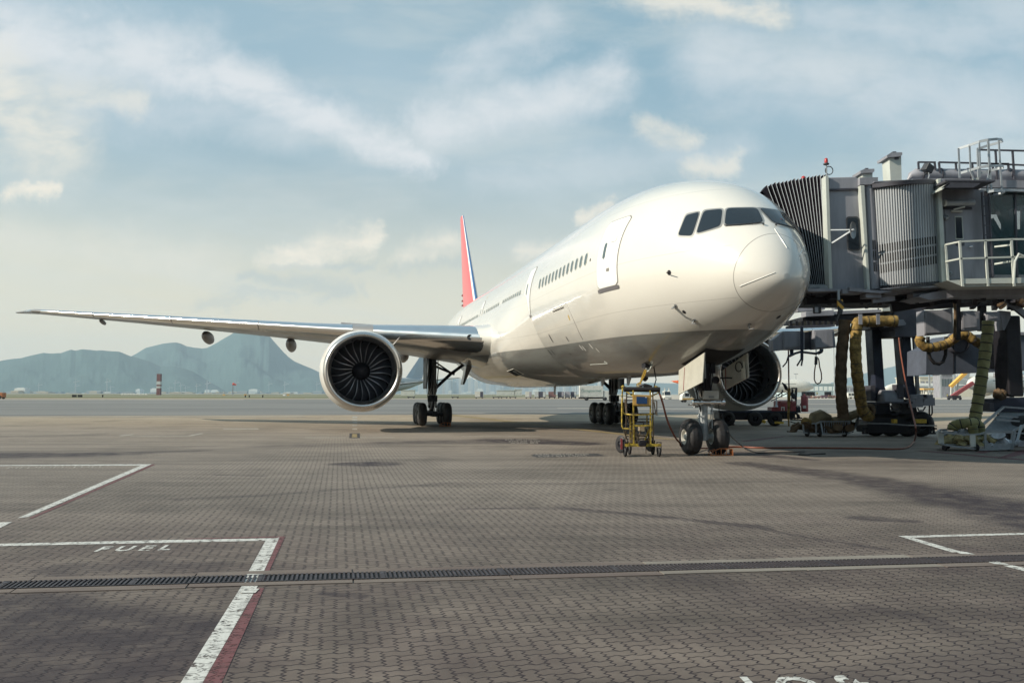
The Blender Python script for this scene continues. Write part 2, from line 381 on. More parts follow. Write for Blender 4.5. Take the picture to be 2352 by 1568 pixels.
    stain_shade = None
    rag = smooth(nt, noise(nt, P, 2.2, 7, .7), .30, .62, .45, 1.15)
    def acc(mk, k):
        nonlocal stain_shade
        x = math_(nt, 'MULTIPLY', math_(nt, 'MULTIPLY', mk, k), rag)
        stain_shade = x if stain_shade is None else math_(nt, 'MAXIMUM', stain_shade, x)
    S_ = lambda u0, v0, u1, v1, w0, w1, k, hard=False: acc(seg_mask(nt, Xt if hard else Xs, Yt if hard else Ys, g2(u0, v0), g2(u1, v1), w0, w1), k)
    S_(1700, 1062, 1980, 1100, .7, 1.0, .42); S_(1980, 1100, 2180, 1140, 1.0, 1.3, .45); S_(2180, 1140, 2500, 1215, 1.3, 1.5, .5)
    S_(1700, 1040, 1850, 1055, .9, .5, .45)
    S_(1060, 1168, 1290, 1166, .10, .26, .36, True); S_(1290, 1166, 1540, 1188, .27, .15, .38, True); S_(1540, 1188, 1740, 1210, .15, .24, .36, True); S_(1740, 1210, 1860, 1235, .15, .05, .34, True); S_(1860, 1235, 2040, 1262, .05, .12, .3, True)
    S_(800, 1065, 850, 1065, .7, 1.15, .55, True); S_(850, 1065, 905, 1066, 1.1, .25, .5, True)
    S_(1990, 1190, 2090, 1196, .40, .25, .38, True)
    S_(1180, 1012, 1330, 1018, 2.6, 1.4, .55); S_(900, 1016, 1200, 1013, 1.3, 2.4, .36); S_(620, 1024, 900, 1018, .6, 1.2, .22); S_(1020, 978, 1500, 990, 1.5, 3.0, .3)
    S_(-60, 1046, 200, 1044, 1.7, 1.5, .5); S_(200, 1044, 470, 1034, 1.4, .4, .32)  # dark band on the left apron, thinning out to the right
    S_(150, 1300, 480, 1300, .45, .3, .30); S_(-100, 1420, 420, 1450, 1.5, 1.0, .46); S_(-150, 1540, 330, 1520, 1.3, .7, .42); S_(760, 1190, 1000, 1200, .2, .3, .12); S_(1600, 1330, 1900, 1420, .3, .5, .14); S_(2000, 1560, 2400, 1500, .5, .6, .2)  # the first three paint shade of the lower-left foreground into the colour
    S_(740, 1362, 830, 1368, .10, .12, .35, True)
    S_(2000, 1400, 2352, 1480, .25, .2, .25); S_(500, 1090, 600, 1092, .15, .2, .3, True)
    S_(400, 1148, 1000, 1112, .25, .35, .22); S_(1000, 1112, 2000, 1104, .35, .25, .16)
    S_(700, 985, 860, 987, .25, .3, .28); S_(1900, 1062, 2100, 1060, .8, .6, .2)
    col = mixc(nt, math_(nt, 'MULTIPLY', stain_shade, 1.75, clamp=True), col, (.026, .019, .024))
    mh = seg_mask(nt, X, Y, g2(1403, 1124), g2(1403.5, 1124), .23, .23)
    col = mixc(nt, math_(nt, 'MULTIPLY', mh, .55), col, (.07, .06, .055))
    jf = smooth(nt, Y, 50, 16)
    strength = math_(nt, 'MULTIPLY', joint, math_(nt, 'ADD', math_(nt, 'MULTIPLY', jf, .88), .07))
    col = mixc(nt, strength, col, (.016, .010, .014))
    lk(nt, col, b.inputs['Base Color'])
    lk(nt, smooth(nt, grit, .2, .8, .62, .9), b.inputs['Roughness']); b.inputs['Specular IOR Level'].default_value = .35
    bp = nn(nt, 'ShaderNodeBump'); bp.inputs['Strength'].default_value = .55; bp.inputs['Distance'].default_value = .006
    h = math_(nt, 'ADD', math_(nt, 'MULTIPLY', joint, -1.0), math_(nt, 'MULTIPLY', grit, .35)); h = math_(nt, 'ADD', h, math_(nt, 'MULTIPLY', wnz.outputs['Value'], .25))
    lk(nt, h, bp.inputs['Height']); lk(nt, bp.outputs[0], b.inputs['Normal'])
    # shared by paint lying on the blocks
    return m
def paint_material(name, colr, worn=.5, joints=True):
    m = bpy.data.materials.new(name); m.use_nodes = True; nt = m.node_tree; b = nt.nodes['Principled BSDF']
    tc = nn(nt, 'ShaderNodeTexCoord'); P = tc.outputs['Object']
    n1 = noise(nt, P, 5.5, 6, .7); n2 = noise(nt, P, 30, 4, .7)
    f = math_(nt, 'MULTIPLY', smooth(nt, n1, .50, .66), .75)
    col = mixc(nt, f, colr, tuple(c * .35 for c in colr))
    col = mixc(nt, smooth(nt, n2, .3, .7, 0, .25), col, (.15, .13, .12))
    lk(nt, col, b.inputs['Base Color']); b.inputs['Roughness'].default_value = .7
    # worn through: joints and bald spots let the paving show
    tr = nn(nt, 'ShaderNodeBsdfTransparent'); mx = nn(nt, 'ShaderNodeMixShader')
    s0 = nn(nt, 'ShaderNodeSeparateXYZ'); lk(nt, P, s0.inputs[0]); X, Y = s0.outputs[0], s0.outputs[1]
    r = (cos(ACROSS), sin(ACROSS)); c = (-sin(ALONG), cos(ALONG)); det = r[0] * c[1] - r[1] * c[0]; U = .1095
    gi = math_(nt, 'DIVIDE', math_(nt, 'SUBTRACT', math_(nt, 'MULTIPLY', X, c[1]), math_(nt, 'MULTIPLY', Y, c[0])), det * U)
    gj = math_(nt, 'DIVIDE', math_(nt, 'SUBTRACT', math_(nt, 'MULTIPLY', Y, r[0]), math_(nt, 'MULTIPLY', X, r[1])), det * U)
    jit = noise(nt, P, 1.1, 2, .5); jj = math_(nt, 'MULTIPLY', math_(nt, 'SUBTRACT', jit, .5), .35)
    tri = math_(nt, 'PINGPONG', math_(nt, 'MULTIPLY', gj, 1.5), .5)
    wi = math_(nt, 'ADD', math_(nt, 'ADD', gi, math_(nt, 'MULTIPLY', math_(nt, 'SUBTRACT', tri, .25), .62)), jj)
    wj = math_(nt, 'ADD', gj, math_(nt, 'ADD', math_(nt, 'MULTIPLY', math_(nt, 'SINE', math_(nt, 'MULTIPLY', gi, 2 * pi)), .055), jj))
    ci = math_(nt, 'FLOOR', wi); cj = math_(nt, 'FLOOR', wj); fi = math_(nt, 'FRACT', wi); fj = math_(nt, 'FRACT', wj)
    k = math_(nt, 'FLOORED_MODULO', math_(nt, 'ADD', ci, cj), 4.0)
    eq = lambda v: math_(nt, 'MULTIPLY', math_(nt, 'COMPARE', k, float(v), .5), 9.0)
    d = math_(nt, 'MINIMUM', math_(nt, 'MINIMUM', math_(nt, 'ADD', fi, eq(1)), math_(nt, 'ADD', math_(nt, 'SUBTRACT', 1.0, fi), eq(0))),
              math_(nt, 'MINIMUM', math_(nt, 'ADD', fj, eq(3)), math_(nt, 'ADD', math_(nt, 'SUBTRACT', 1.0, fj), eq(2))))
    joint = smooth(nt, d, .055, .02)
    bald = math_(nt, 'MULTIPLY', smooth(nt, noise(nt, P, 9, 6, .72), .53, .64), worn)
    a = math_(nt, 'MAXIMUM', math_(nt, 'MULTIPLY', joint, .75 if joints else 0.0), bald)
    lk(nt, a, mx.inputs[0]); lk(nt, b.outputs[0], mx.inputs[1]); lk(nt, tr.outputs[0], mx.inputs[2])
    lk(nt, mx.outputs[0], nt.nodes['Material Output'].inputs[0])
    return m
def ground_mat(name, c1, c2, sc=(.02, .2), rough=.85, joints=None, c3=None):
    m = bpy.data.materials.new(name); m.use_nodes = True; nt = m.node_tree; b = nt.nodes['Principled BSDF']
    tc = nn(nt, 'ShaderNodeTexCoord'); mp = nn(nt, 'ShaderNodeMapping'); lk(nt, tc.outputs['Object'], mp.inputs[0])
    mp.inputs['Rotation'].default_value = (0, 0, -.17); mp.inputs['Scale'].default_value = (sc[0], sc[1], 1)
    n1 = noise(nt, mp.outputs[0], 1, 6, .62, .4); n2 = noise(nt, tc.outputs['Object'], 2.0, 4, .6)
    col = mixc(nt, smooth(nt, n1, .32, .66), c1, c2)
    if c3: col = mixc(nt, math_(nt, 'MULTIPLY', smooth(nt, noise(nt, mp.outputs[0], 3.5, 5, .65), .52, .70), .7), col, c3)
    col = mixc(nt, smooth(nt, n2, .3, .7, 0, .2), col, tuple(x * .6 for x in c1))
    lk(nt, col, b.inputs['Base Color']); b.inputs['Roughness'].default_value = rough; b.inputs['Specular IOR Level'].default_value = .3
    return m
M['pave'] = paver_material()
M['taxi'] = ground_mat('taxiway_asphalt', (.115, .117, .118), (.215, .215, .205), (.010, .11), .78, c3=(.075, .075, .08))
M['conc'] = ground_mat('far_concrete', (.44, .40, .33), (.36, .34, .30), (.01, .1))
M['grass'] = ground_mat('mown_grass', (.085, .10, .045), (.16, .16, .08), (.006, .05), .95)
M['land'] = ground_mat('reclaimed_land', (.30, .28, .22), (.22, .22, .18), (.001, .01), .95)
M['paint'] = paint_material('white_line_paint', (.56, .57, .55), 1.0)
M['paintred'] = paint_material('red_line_paint', (.13, .036, .042), .7)
M['painty'] = paint_material('yellow_line_paint', (.26, .20, .09), .8, False)
M['paintfar'] = paint_material('faded_line_paint', (.34, .32, .28), .9, False)
M['drainc'] = ground_mat('drain_concrete', (.115, .090, .082), (.165, .142, .126), (.6, 3.5), .85, c3=(.10, .085, .08))
M['drainw'] = ground_mat('pale_drain_concrete', (.165, .148, .132), (.225, .208, .185), (.6, 3.5), .85, c3=(.17, .15, .135))
M['grate'] = pbr('drain_grate', (.045, .038, .044), .55, .3, var=.35, vscale=7)
M['hill'] = ground_mat('wooded_hills', (.028, .070, .072), (.06, .105, .095), (.0008, .0012), 1.0)  # teal of the distant haze mixed into the dark green
M['sea'] = pbr('sea_water', (.20, .26, .28), .35)

def sheet(name, pts, z, mat, parent=None):
    b = MB(); b.add([(p[0], p[1], z) for p in pts], [tuple(range(len(pts)))]); return b.build(name, mat, parent)
struct(sheet('ground', [(-11000, -850), (11000, -850), (11000, 10300), (-11000, 10300)], -.02, M['land']))
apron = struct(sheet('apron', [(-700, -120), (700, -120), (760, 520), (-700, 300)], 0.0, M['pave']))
struct(sheet('taxiway', [(-900, -130), (-40.5, 68.4), (56, 88.3), (900, 258), (900, 420), (45, 290), (-200, 240), (-900, 90)], .004, M['taxi']))
struct(sheet('far_apron', [(30, 288), (900, 418), (900, 1500), (140, 1500), (20, 700)], .004, M['conc']))
struct(sheet('grass', [(-1200, 250), (-25, 330), (20, 470), (-20, 520), (-1200, 470)], .008, M['grass']))
struct(sheet('grass_strip', [(-1500, 640), (90, 640), (140, 1100), (-1500, 1400)], .008, M['grass']))
struct(sheet('sea', [(-11000, 2600), (11000, 2600), (11000, 10290), (-11000, 10290)], .05, M['sea']))
def stripe(name, pts, mat, z=.004):
    b = MB(); b.add([tuple(G(u, v, z)) for u, v in pts], [tuple(range(len(pts)))]); return b.build(name, mat, apron)
P_, R_ = M['paint'], M['paintred']
# box round the fuel hydrant: far edge, right edge with red border
stripe('painted_line', [(-60, 1249), (-60, 1254.5), (626, 1240.5), (636, 1235), (400, 1239)], P_)
stripe('painted_line', [(610, 1240.9), (642, 1233), (594, 1337), (556, 1338)], P_, .0042)
stripe('painted_line', [(556, 1343), (593, 1343), (446, 1600), (394, 1600)], P_, .0042)
stripe('painted_border', [(642, 1232.6), (655, 1231.5), (609, 1331), (596, 1336)], R_, .0040)
stripe('painted_border', [(591, 1349), (607, 1349), (494, 1600), (446.5, 1600)], R_, .0040)
stripe('painted_border', [(420, 1236.5), (657, 1230.8), (640, 1233.2), (430, 1238.3)], R_, .0036)
stripe('painted_line', [(0, 1067.6), (345, 1065.2), (330, 1068.6), (0, 1069.4)], P_)
stripe('painted_line', [(330, 1065.6), (349, 1065.2), (66, 1186), (40, 1189)], P_, .0042)
stripe('painted_border', [(350, 1065.6), (358, 1065.8), (76, 1189), (66, 1189)], R_, .0038)
stripe('painted_line', [(-40, 1201), (28, 1197.5), (-2, 1213), (-40, 1232)], P_)
stripe('painted_line', [(2063, 1230), (2360, 1223), (2400, 1222), (2400, 1225.5), (2090, 1234)], P_)
stripe('painted_line', [(2063, 1230), (2095, 1233.5), (2215, 1268), (2186, 1267.5)], P_, .0042)
stripe('painted_line', [(2234, 1280), (2262, 1281), (2400, 1315), (2400, 1323)], P_, .0042)
stripe('painted_line', [(1010, 951.3), (1042, 951.4), (1480, 1001.5), (1456, 1001.5)], M['painty'])
stripe('painted_line', [(1170, 967), (1180, 967), (1555, 1009), (1535, 1009)], M['painty'], .0044)
for a in ([(270, 1000), (305, 996.5), (310, 997.5), (282, 1001)], [(430, 1000), (462, 994), (468, 995), (442, 1000.5)], [(512, 983.5), (592, 983), (596, 985.5), (514, 985.5)], [(300, 1001), (440, 1000.6), (440, 1001.4), (300, 1001.6)],
          [(700, 1004), (905, 1003.6), (905, 1004.6), (700, 1005)], [(1060, 1001.4), (1240, 1000.8), (1240, 1001.6), (1060, 1002.2)]):
    stripe('painted_line', a, M['paintfar'])
for v0 in (956, 962, 968, 975, 983): stripe('painted_dash', [(809.5, v0), (820.5, v0), (820.8, v0 + 3.4), (809.2, v0 + 3.4)], M['paintfar'])
M['asph'] = pbr('black_patch', (.035, .033, .036), .7, var=.3)
stripe('painted_patch', [(803, 994.5), (826, 994.5), (827, 1005.5), (802, 1005.5)], M['asph'], .0042)
stripe('painted_dash', [(809, 996), (820, 996), (820.6, 1004), (808, 1004)], M['painty'], .0052)
for u0, v0, u1 in ((700, 914.2, 1050), (0, 917.2, 560), (1280, 936.5, 1420), (1380, 939, 1620), (1850, 927, 2100), (2130, 930, 2352), (1900, 942.6, 2352), (0, 956, 700)):
    stripe('painted_line', [(u0, v0), (u1, v0 - .4), (u1, v0 + .7), (u0, v0 + 1.1)], M['paintfar'], .012)
# paint carried over the drain edge slabs
for q_, mt_ in (([(552, 1360.5), (586, 1360.5), (596, 1350.6), (560, 1350.6)], P_), ([(560, 1326), (598, 1325), (604, 1317), (568, 1317)], P_), ([(2186, 1264), (2216, 1266), (2240, 1272), (2208, 1271)], P_), ([(2262, 1287), (2292, 1288), (2320, 1296), (2284, 1294)], P_)):
    stripe('painted_line', q_, mt_, .0105)
# lettering
def lettering(txt, org, ex, ey, size, mat, parent, z=.0046, align='LEFT', name='lettering', bold=.0, n=None):
    cu = bpy.data.curves.new('t', 'FONT'); cu.body = txt; cu.size = 1.0; cu.align_x = align; cu.offset = bold; cu.resolution_u = 3
    o = bpy.data.objects.new('t', cu); C.objects.link(o)
    dg = bpy.context.evaluated_depsgraph_get(); me = bpy.data.meshes.new_from_object(o.evaluated_get(dg))
    C.objects.unlink(o); bpy.data.objects.remove(o); bpy.data.curves.remove(cu)
    if n: xm = max(v.co.x for v in me.vertices); size = (1.0 / xm, size[1])
    ex = Vector(ex); ey = Vector(ey); org = Vector(org); Mi = MW[parent.name].inverted() if parent else Matrix()
    for v in me.vertices: v.co = Mi @ (org + ex * v.co.x * size[0] + ey * v.co.y * size[1])
    me.name = name; me.materials.clear(); me.materials.append(mat)
    r = bpy.data.objects.new(name, me); C.objects.link(r)
    if parent: r.parent = parent
    return r
a0, a1 = G(213, 1265.5, .0046), G(389, 1261.5, .0046); up0 = G(236, 1254, .0046) - a0
ex = (a1 - a0); lettering('F U E L', a0, ex, up0 / .72, (1.0, 1.0), P_, apron, bold=.03, n=1)
t0, t1 = G(12, 1075.6, .0046), G(300, 1072.2, .0046)
lettering('MEDIUM  FUEL', t0, (t1 - t0) / 8.2, (G(20, 1071.5, .0046) - t0) / .72, (1, 1), M['paintfar'], apron)
b0, b1 = G(1740, 1606, .0046), G(2150, 1600, .0046)
lettering('I O ft', b0, (b1 - b0) / 3.0, (G(1690, 1552, .0046) - b0) / .72, (1.0, 1.0), P_, apron, bold=.02)
stripe('painted_patch', [(1228, 1042.2), (1372, 1041), (1392, 1046.5), (1234, 1050.2), (1219, 1045.5)], M['asph'], .0042)
q0, q1 = G(1229, 1044.6, .0052), G(1385, 1043.2, .0052)
lettering('A340 200 L06 A330', q0, (q1 - q0) / 10.2, (G(1227, 1042.3, .0052) - q0) / .72, (1, 1), M['paintfar'], apron)
q0, q1 = G(1238, 1049.0, .0052), G(1372, 1046.6, .0052)
lettering('CSX1 B77 CSX7S', q0, (q1 - q0) / 8.8, (G(1234, 1046.2, .0052) - q0) / .72, (1, 1), M['paintfar'], apron)
for v0, u0, u1, s in ((1010.5, 1160, 1246, 'B747 400 STAND'), (1014.5, 1168, 1262, 'B767 300  A320'), (1018, 1172, 1250, 'A300 B4')):
    q0, q1 = G(u0, v0, .0052), G(u1, v0 - .5, .0052)
    lettering(s, q0, (q1 - q0) / (len(s) * .6), (G(u0, v0 - 2.4, .0052) - q0) / .72, (1, 1), M['paintfar'], apron)
# red hatching at the right
for p in ([(2235, 1040), (2262, 1033), (2300, 1026), (2308, 1028), (2262, 1040)], [(2290, 1052), (2345, 1032), (2400, 1024), (2400, 1030), (2330, 1048)], [(2120, 1034), (2400, 1058), (2400, 1061), (2100, 1034.5)], [(1700, 1012), (1800, 1001), (1806, 1002), (1712, 1014)]):
    stripe('painted_line', p, R_, .0050)

# drain channel
dr = struct(bpy.data.objects.new('drain', None)); C.objects.link(dr); MW['drain'] = Matrix()
dL0, dL1, dR0, dR1 = G(-300, 1346), G(-300, 1362), G(2600, 1266), G(2600, 1281)
dirx = (G(2352, 1276) - G(0, 1338)).normalized(); diry = Vector((-sin(ALONG), cos(ALONG), 0))
p0 = G(0, 1345.5); 
def dpt(s, t, z=0.0): q = p0 + dirx * s + diry * t; return Vector((q.x, q.y, z))
hw = .165
L0, L1 = -6, 22
b = MB()
for k in range(int((L1 - L0) / 1.55)):
    s0 = L0 + k * 1.55
    for t0, t1 in ((-.31 - .03 * (k % 3 == 1), -hw - .002), (hw + .002, .34 + .04 * (k % 2))):
        zt = .006 + .0015 * (k % 3); b.mi = 1 if s0 > 6.3 and k % 5 else 0
        b.add([dpt(s0 + .006, t0, -.1), dpt(s0 + 1.54, t0, -.1), dpt(s0 + 1.54, t1, -.1), dpt(s0 + .006, t1, -.1), dpt(s0 + .006, t0, zt), dpt(s0 + 1.54, t0, zt), dpt(s0 + 1.54, t1, zt), dpt(s0 + .006, t1, zt)],
              [(0, 1, 2, 3), (4, 7, 6, 5), (0, 4, 5, 1), (1, 5, 6, 2), (2, 6, 7, 3), (3, 7, 4, 0)])
b.build('concrete_edge', [M['drainc'], M['drainw']], dr)
b = MB(); b.add([dpt(L0, -hw, .0035), dpt(L1, -hw, .0035), dpt(L1, hw, .0035), dpt(L0, hw, .0035)], [(0, 1, 2, 3)]); b.build('channel', M['void'], dr)
b = MB(); pitch = .046
for k in range(int((L1 - L0) / pitch)):
    s0 = L0 + k * pitch; wbar = .022
    if k % 26 == 0: wbar = .05
    b.add([dpt(s0, -hw, .014), dpt(s0 + wbar, -hw, .014), dpt(s0 + wbar, hw, .014), dpt(s0, hw, .014), dpt(s0, -hw, .0045), dpt(s0 + wbar, -hw, .0045), dpt(s0 + wbar, hw, .0045), dpt(s0, hw, .0045)],
          [(0, 1, 2, 3), (1, 5, 6, 2), (3, 7, 4, 0), (0, 4, 5, 1), (2, 6, 7, 3)])
for t0, t1 in ((-hw, -hw + .016), (hw - .016, hw)):
    b.add([dpt(L0, t0, .016), dpt(L1, t0, .016), dpt(L1, t1, .016), dpt(L0, t1, .016)], [(0, 1, 2, 3)])
b.build('grate', M['grate'], dr)
# ------------------------------------------------------------------ airliner (local: x to its port side, y aft from the nose, z up)
ALPHA = .1967
NOSE = Vector((6.94, 20.42, 0)); RA = Matrix.Rotation(ALPHA, 4, 'Z'); AM = Matrix.Translation(NOSE) @ RA
AI = AM.inverted()
jet = thing('airliner', 'white wide-body airliner with grey belly and red tail fin parked at the boarding bridge', 'airliner', NOSE, ALPHA)
def pch(xs, ys, q):
    n = len(xs); h = [xs[i + 1] - xs[i] for i in range(n - 1)]; d = [(ys[i + 1] - ys[i]) / h[i] for i in range(n - 1)]
    m = [d[0]] + [0 if d[i - 1] * d[i] <= 0 else 2 * d[i - 1] * d[i] / (d[i - 1] + d[i]) for i in range(1, n - 1)] + [d[-1]]
    if q <= xs[0]: return ys[0]
    if q >= xs[-1]: return ys[-1]
    i = 0
    while xs[i + 1] < q: i += 1
    t = (q - xs[i]) / h[i]
    return ys[i] * (1 + 2 * t) * (1 - t) ** 2 + m[i] * h[i] * t * (1 - t) ** 2 + ys[i + 1] * t * t * (3 - 2 * t) + m[i + 1] * h[i] * t * t * (t - 1)
Y0 = .808
NY = [0.808, .919, 1.179, 1.642, 2.291, 3.125, 4.051, 5.256, 6.831, 8.684, 11.0, 40, 44, 48, 52, 56, 60, 62.6, 63.2]
ZT = [4.70, 5.20, 5.66, 6.16, 6.74, 7.33, 7.81, 8.20, 8.52, 8.70, 8.79, 8.79, 8.78, 8.74, 8.66, 8.50, 8.25, 8.0, 7.9]
ZB = [4.70, 4.47, 4.26, 4.00, 3.71, 3.43, 3.14, 2.84, 2.58, 2.44, 2.42, 2.42, 2.75, 3.5, 4.4, 5.35, 6.3, 6.9, 7.05]
WW = [0.0, .39, .72, 1.10, 1.50, 1.95, 2.36, 2.74, 3.0, 3.08, 3.1, 3.1, 3.02, 2.75, 2.3, 1.75, 1.05, .5, .25]
ZM = [4.70, 4.78, 4.86, 4.96, 5.08, 5.24, 5.38, 5.5, 5.6, 5.65, 5.67, 5.67, 5.85, 6.2, 6.6, 7.0, 7.35, 7.5, 7.5]
SQ = [sqrt(max(0, y - Y0)) for y in NY]
def sec(y):
    q = sqrt(max(0, y - Y0)); return [pch(SQ, A, q) for A in (ZT, ZB, WW, ZM)]
def fpt(y, th, off=0.0):
    zt, zb, w, zm = sec(y); s = sin(th); hz = (zt - zm) if s > 0 else (zm - zb)
    p = Vector((w * cos(th), y, zm + hz * s))
    if off:
        n = Vector((cos(th) / max(w, .01), 0, s / max(hz, .01))).normalized(); p += n * off
    return p
def fside(y, z, side=-1, off=0.0):
    zt, zb, w, zm = sec(y); hz = (zt - zm) if z > zm else (zm - zb)
    s = max(-1, min(1, (z - zm) / hz)); th = math.asin(s)
    p = fpt(y, th, off); p.x *= -side * -1
    return Vector((side * abs(p.x), p.y, p.z))
def inside(p):
    if p.y <= Y0 or p.y >= 63.1: return False
    zt, zb, w, zm = sec(p.y); hz = (zt - zm) if p.z > zm else (zm - zb)
    if w < 1e-4 or hz < 1e-4: return False
    return (p.x / w) ** 2 + ((p.z - zm) / hz) ** 2 < 1
def hit(u, v, off=.008):
    o = AI @ Vector((0, 0, CAMZ)); d = (AI.to_3x3() @ rayw(u, v)); t = 14.0
    while t < 70 and not inside(o + d * t): t += .12
    if t >= 70: return None
    lo, hi = t - .12, t
    for _ in range(18):
        mid = (lo + hi) / 2
        if inside(o + d * mid): hi = mid
        else: lo = mid
    p = o + d * hi; zt, zb, w, zm = sec(p.y); hz = (zt - zm) if p.z > zm else (zm - zb)
    e = .05; z2 = sec(p.y + e); 
    def F(q):
        a = sec(q.y); h = (a[0] - a[3]) if q.z > a[3] else (a[3] - a[1]); return (q.x / max(a[2], .01)) ** 2 + ((q.z - a[3]) / max(h, .01)) ** 2
    n = Vector([F(p + Vector(k)) - F(p - Vector(k)) for k in ((.02, 0, 0), (0, .02, 0), (0, 0, .02))]).normalized()
    return p + n * off

def livery():
    m = bpy.data.materials.new('airliner_livery'); m.use_nodes = True; nt = m.node_tree; b = nt.nodes['Principled BSDF']
    tc = nn(nt, 'ShaderNodeTexCoord'); s0 = nn(nt, 'ShaderNodeSeparateXYZ'); lk(nt, tc.outputs['Object'], s0.inputs[0]); X, Y, Z = s0.outputs
    zl = math_(nt, 'ADD', math_(nt, 'MULTIPLY', smooth(nt, Y, .8, 20), .20), 3.55)
    grey = smooth(nt, math_(nt, 'SUBTRACT', zl, Z), -.01, .01)
    n1 = noise(nt, tc.outputs['Object'], .8, 4, .6); mp = nn(nt, 'ShaderNodeMapping'); lk(nt, tc.outputs['Object'], mp.inputs[0]); mp.inputs['Scale'].default_value = (1, .25, 2.2)
    n2 = noise(nt, mp.outputs[0], 1.3, 5, .65)
    white = mixc(nt, smooth(nt, n1, .3, .7, 0, .35), (.66, .645, .605), (.62, .60, .56))
    gry = mixc(nt, smooth(nt, n2, .35, .7), (.235, .245, .235), (.19, .19, .185))
    col = mixc(nt, grey, white, gry)
    # panel seams: frames, stringers, radome joint
    def band(expr, w): return smooth(nt, math_(nt, 'ABSOLUTE', expr), w, w * .3)
    fr = math_(nt, 'SUBTRACT', math_(nt, 'PINGPONG', math_(nt, 'ADD', Y, .4), 2.665), 2.665)
    fr = band(fr, .007)
    fr = math_(nt, 'MULTIPLY', fr, smooth(nt, Y, 9, 10.5))
    st = math_(nt, 'MAXIMUM', band(math_(nt, 'SUBTRACT', Z, 5.62), .008), math_(nt, 'MAXIMUM', band(math_(nt, 'SUBTRACT', Z, 4.28), .008), band(math_(nt, 'SUBTRACT', Z, 7.5), .008)))
    st = math_(nt, 'MULTIPLY', st, smooth(nt, Y, 1.7, 1.8))
    ra = band(math_(nt, 'SUBTRACT', Y, math_(nt, 'ADD', math_(nt, 'MULTIPLY', math_(nt, 'SUBTRACT', Z, 5.0), -.20), 1.55)), .013)
    seams = math_(nt, 'MAXIMUM', math_(nt, 'MULTIPLY', math_(nt, 'MAXIMUM', fr, st), .42), math_(nt, 'MULTIPLY', ra, .8))
    col = mixc(nt, seams, col, (.16, .15, .14))
    # dirt streaks under the belly and behind hatches
    dirt = math_(nt, 'MULTIPLY', smooth(nt, n2, .52, .75), math_(nt, 'MULTIPLY', grey, .35)); col = mixc(nt, dirt, col, (.15, .13, .115))
    lk(nt, col, b.inputs['Base Color']); lk(nt, smooth(nt, grey, 0, 1, .20, .34), b.inputs['Roughness'])
    b.inputs['Coat Weight'].default_value = .8; b.inputs['Coat Roughness'].default_value = .05
    w1 = noise(nt, tc.outputs['Object'], .9, 2, .5); bp = nn(nt, 'ShaderNodeBump'); bp.inputs['Strength'].default_value = .25; bp.inputs['Distance'].default_value = .02
    lk(nt, w1, bp.inputs['Height']); lk(nt, bp.outputs[0], b.inputs['Normal']); lk(nt, bp.outputs[0], b.inputs['Coat Normal'])
    return m
M['livery'] = livery()
NS = 112
ys = [Y0 + 10.2 * (i / 44) ** 2 for i in range(1, 45)] + [11 + 1.5 * k for k in range(1, 20)] + [40 + .9 * k for k in range(1, 25)] + [62.2, 62.6, 62.95, 63.15]
rs = [[fpt(y, 2 * pi * k / NS) for k in range(NS)] for y in ys]
bm_ = MB(); tip = fpt(Y0, 0); tip.x = 0
n0 = len(rs[0]); bm_.rings(rs, True, False)
bm_.add([(0, Y0, 4.70)] + rs[0], [(0, 1 + (k + 1) % NS, 1 + k) for k in range(NS)])
bm_.add([(0, 63.2, 7.5)] + rs[-1], [(0, 1 + k, 1 + (k + 1) % NS) for k in range(NS)])
fus = bm_.build('fuselage', M['livery'], jet, smooth=60, keep=True)

# belly fairing: the lower body swelling out round the wing root
def sst(a, b_, x): t = max(0, min(1, (x - a) / (b_ - a))); return t * t * (3 - 2 * t)
def fair(y, th):
    d = math.degrees(th); d = d - 360 if d > 180 else d
    if d < -90: d = -180 - d
    elif d > 90: d = 180 - d
    B = sst(15.5, 21.5, y) * (1 - sst(31.5, 41.0, y)); g = sst(14, -32, d) * 1.0 if d > -32 else 1 - .72 * sst(-32, -75, d)
    return fpt(y, th, -.03 + .03 * (B > 0) * min(1, B * 8) * (g > .02) + .86 * B * g)
sst_ = sst
def sst(a, b_, x):
    if a > b_: return 1 - sst_(b_, a, x)
    return sst_(a, b_, x)
b = MB(); b.rings([[fair(14.5 + 27.5 * i / 60, 2 * pi * k / 96) for k in range(96)] for i in range(61)], True, True)
b.build('belly_fairing', M['livery'], jet, smooth=60, keep=True)

# ---- surface patches
def patch(side, yc, zc, w, h, r, off, rows=14, cols=4, slant=0.0):
    pts = []
    for i in range(rows + 1):
        t = i / rows; z = -h / 2 + h * t
        if abs(z) > h / 2 - r: dz = abs(z) - (h / 2 - r); ins = r - sqrt(max(0, r * r - dz * dz))
        else: ins = 0
        hw = w / 2 - ins
        pts.append([fside(yc - hw + 2 * hw * j / cols + slant * z, zc + z, side, off) for j in range(cols + 1)])
    return pts
def put(name, side, yc, zc, w, h, r, off, mat, parent=jet, rows=14, cols=4, label=None):
    b = MB(); b.grid(patch(side, yc, zc, w, h, r, off, rows, cols)); o = b.build(name, mat, parent, smooth=60, keep=True)
    if label: o['label'] = label
    return o
WIN_Z = 6.17
wy = [8.15 + .533 * k for k in range(13)] + [18.45 + .50 * k for k in range(9)] + [23.75 + .5 * k for k in range(4)] + [25.75 + .5 * k for k in range(4)] + [28.05] + [30.35 + .53 * k for k in range(15)]
for y in wy:
    for side in (-1, 1):
        if side == 1 and y > 20: continue
        b = MB(); b.mi = 0; b.grid(patch(side, y, WIN_Z, .30, .45, .14, .006, 10, 3)); b.mi = 1; b.grid(patch(side, y, WIN_Z, .225, .40, .11, .010, 10, 3))
        b.build('cabin_window', [M['blight'], M['cabin_glass']], jet, smooth=60, keep=True)
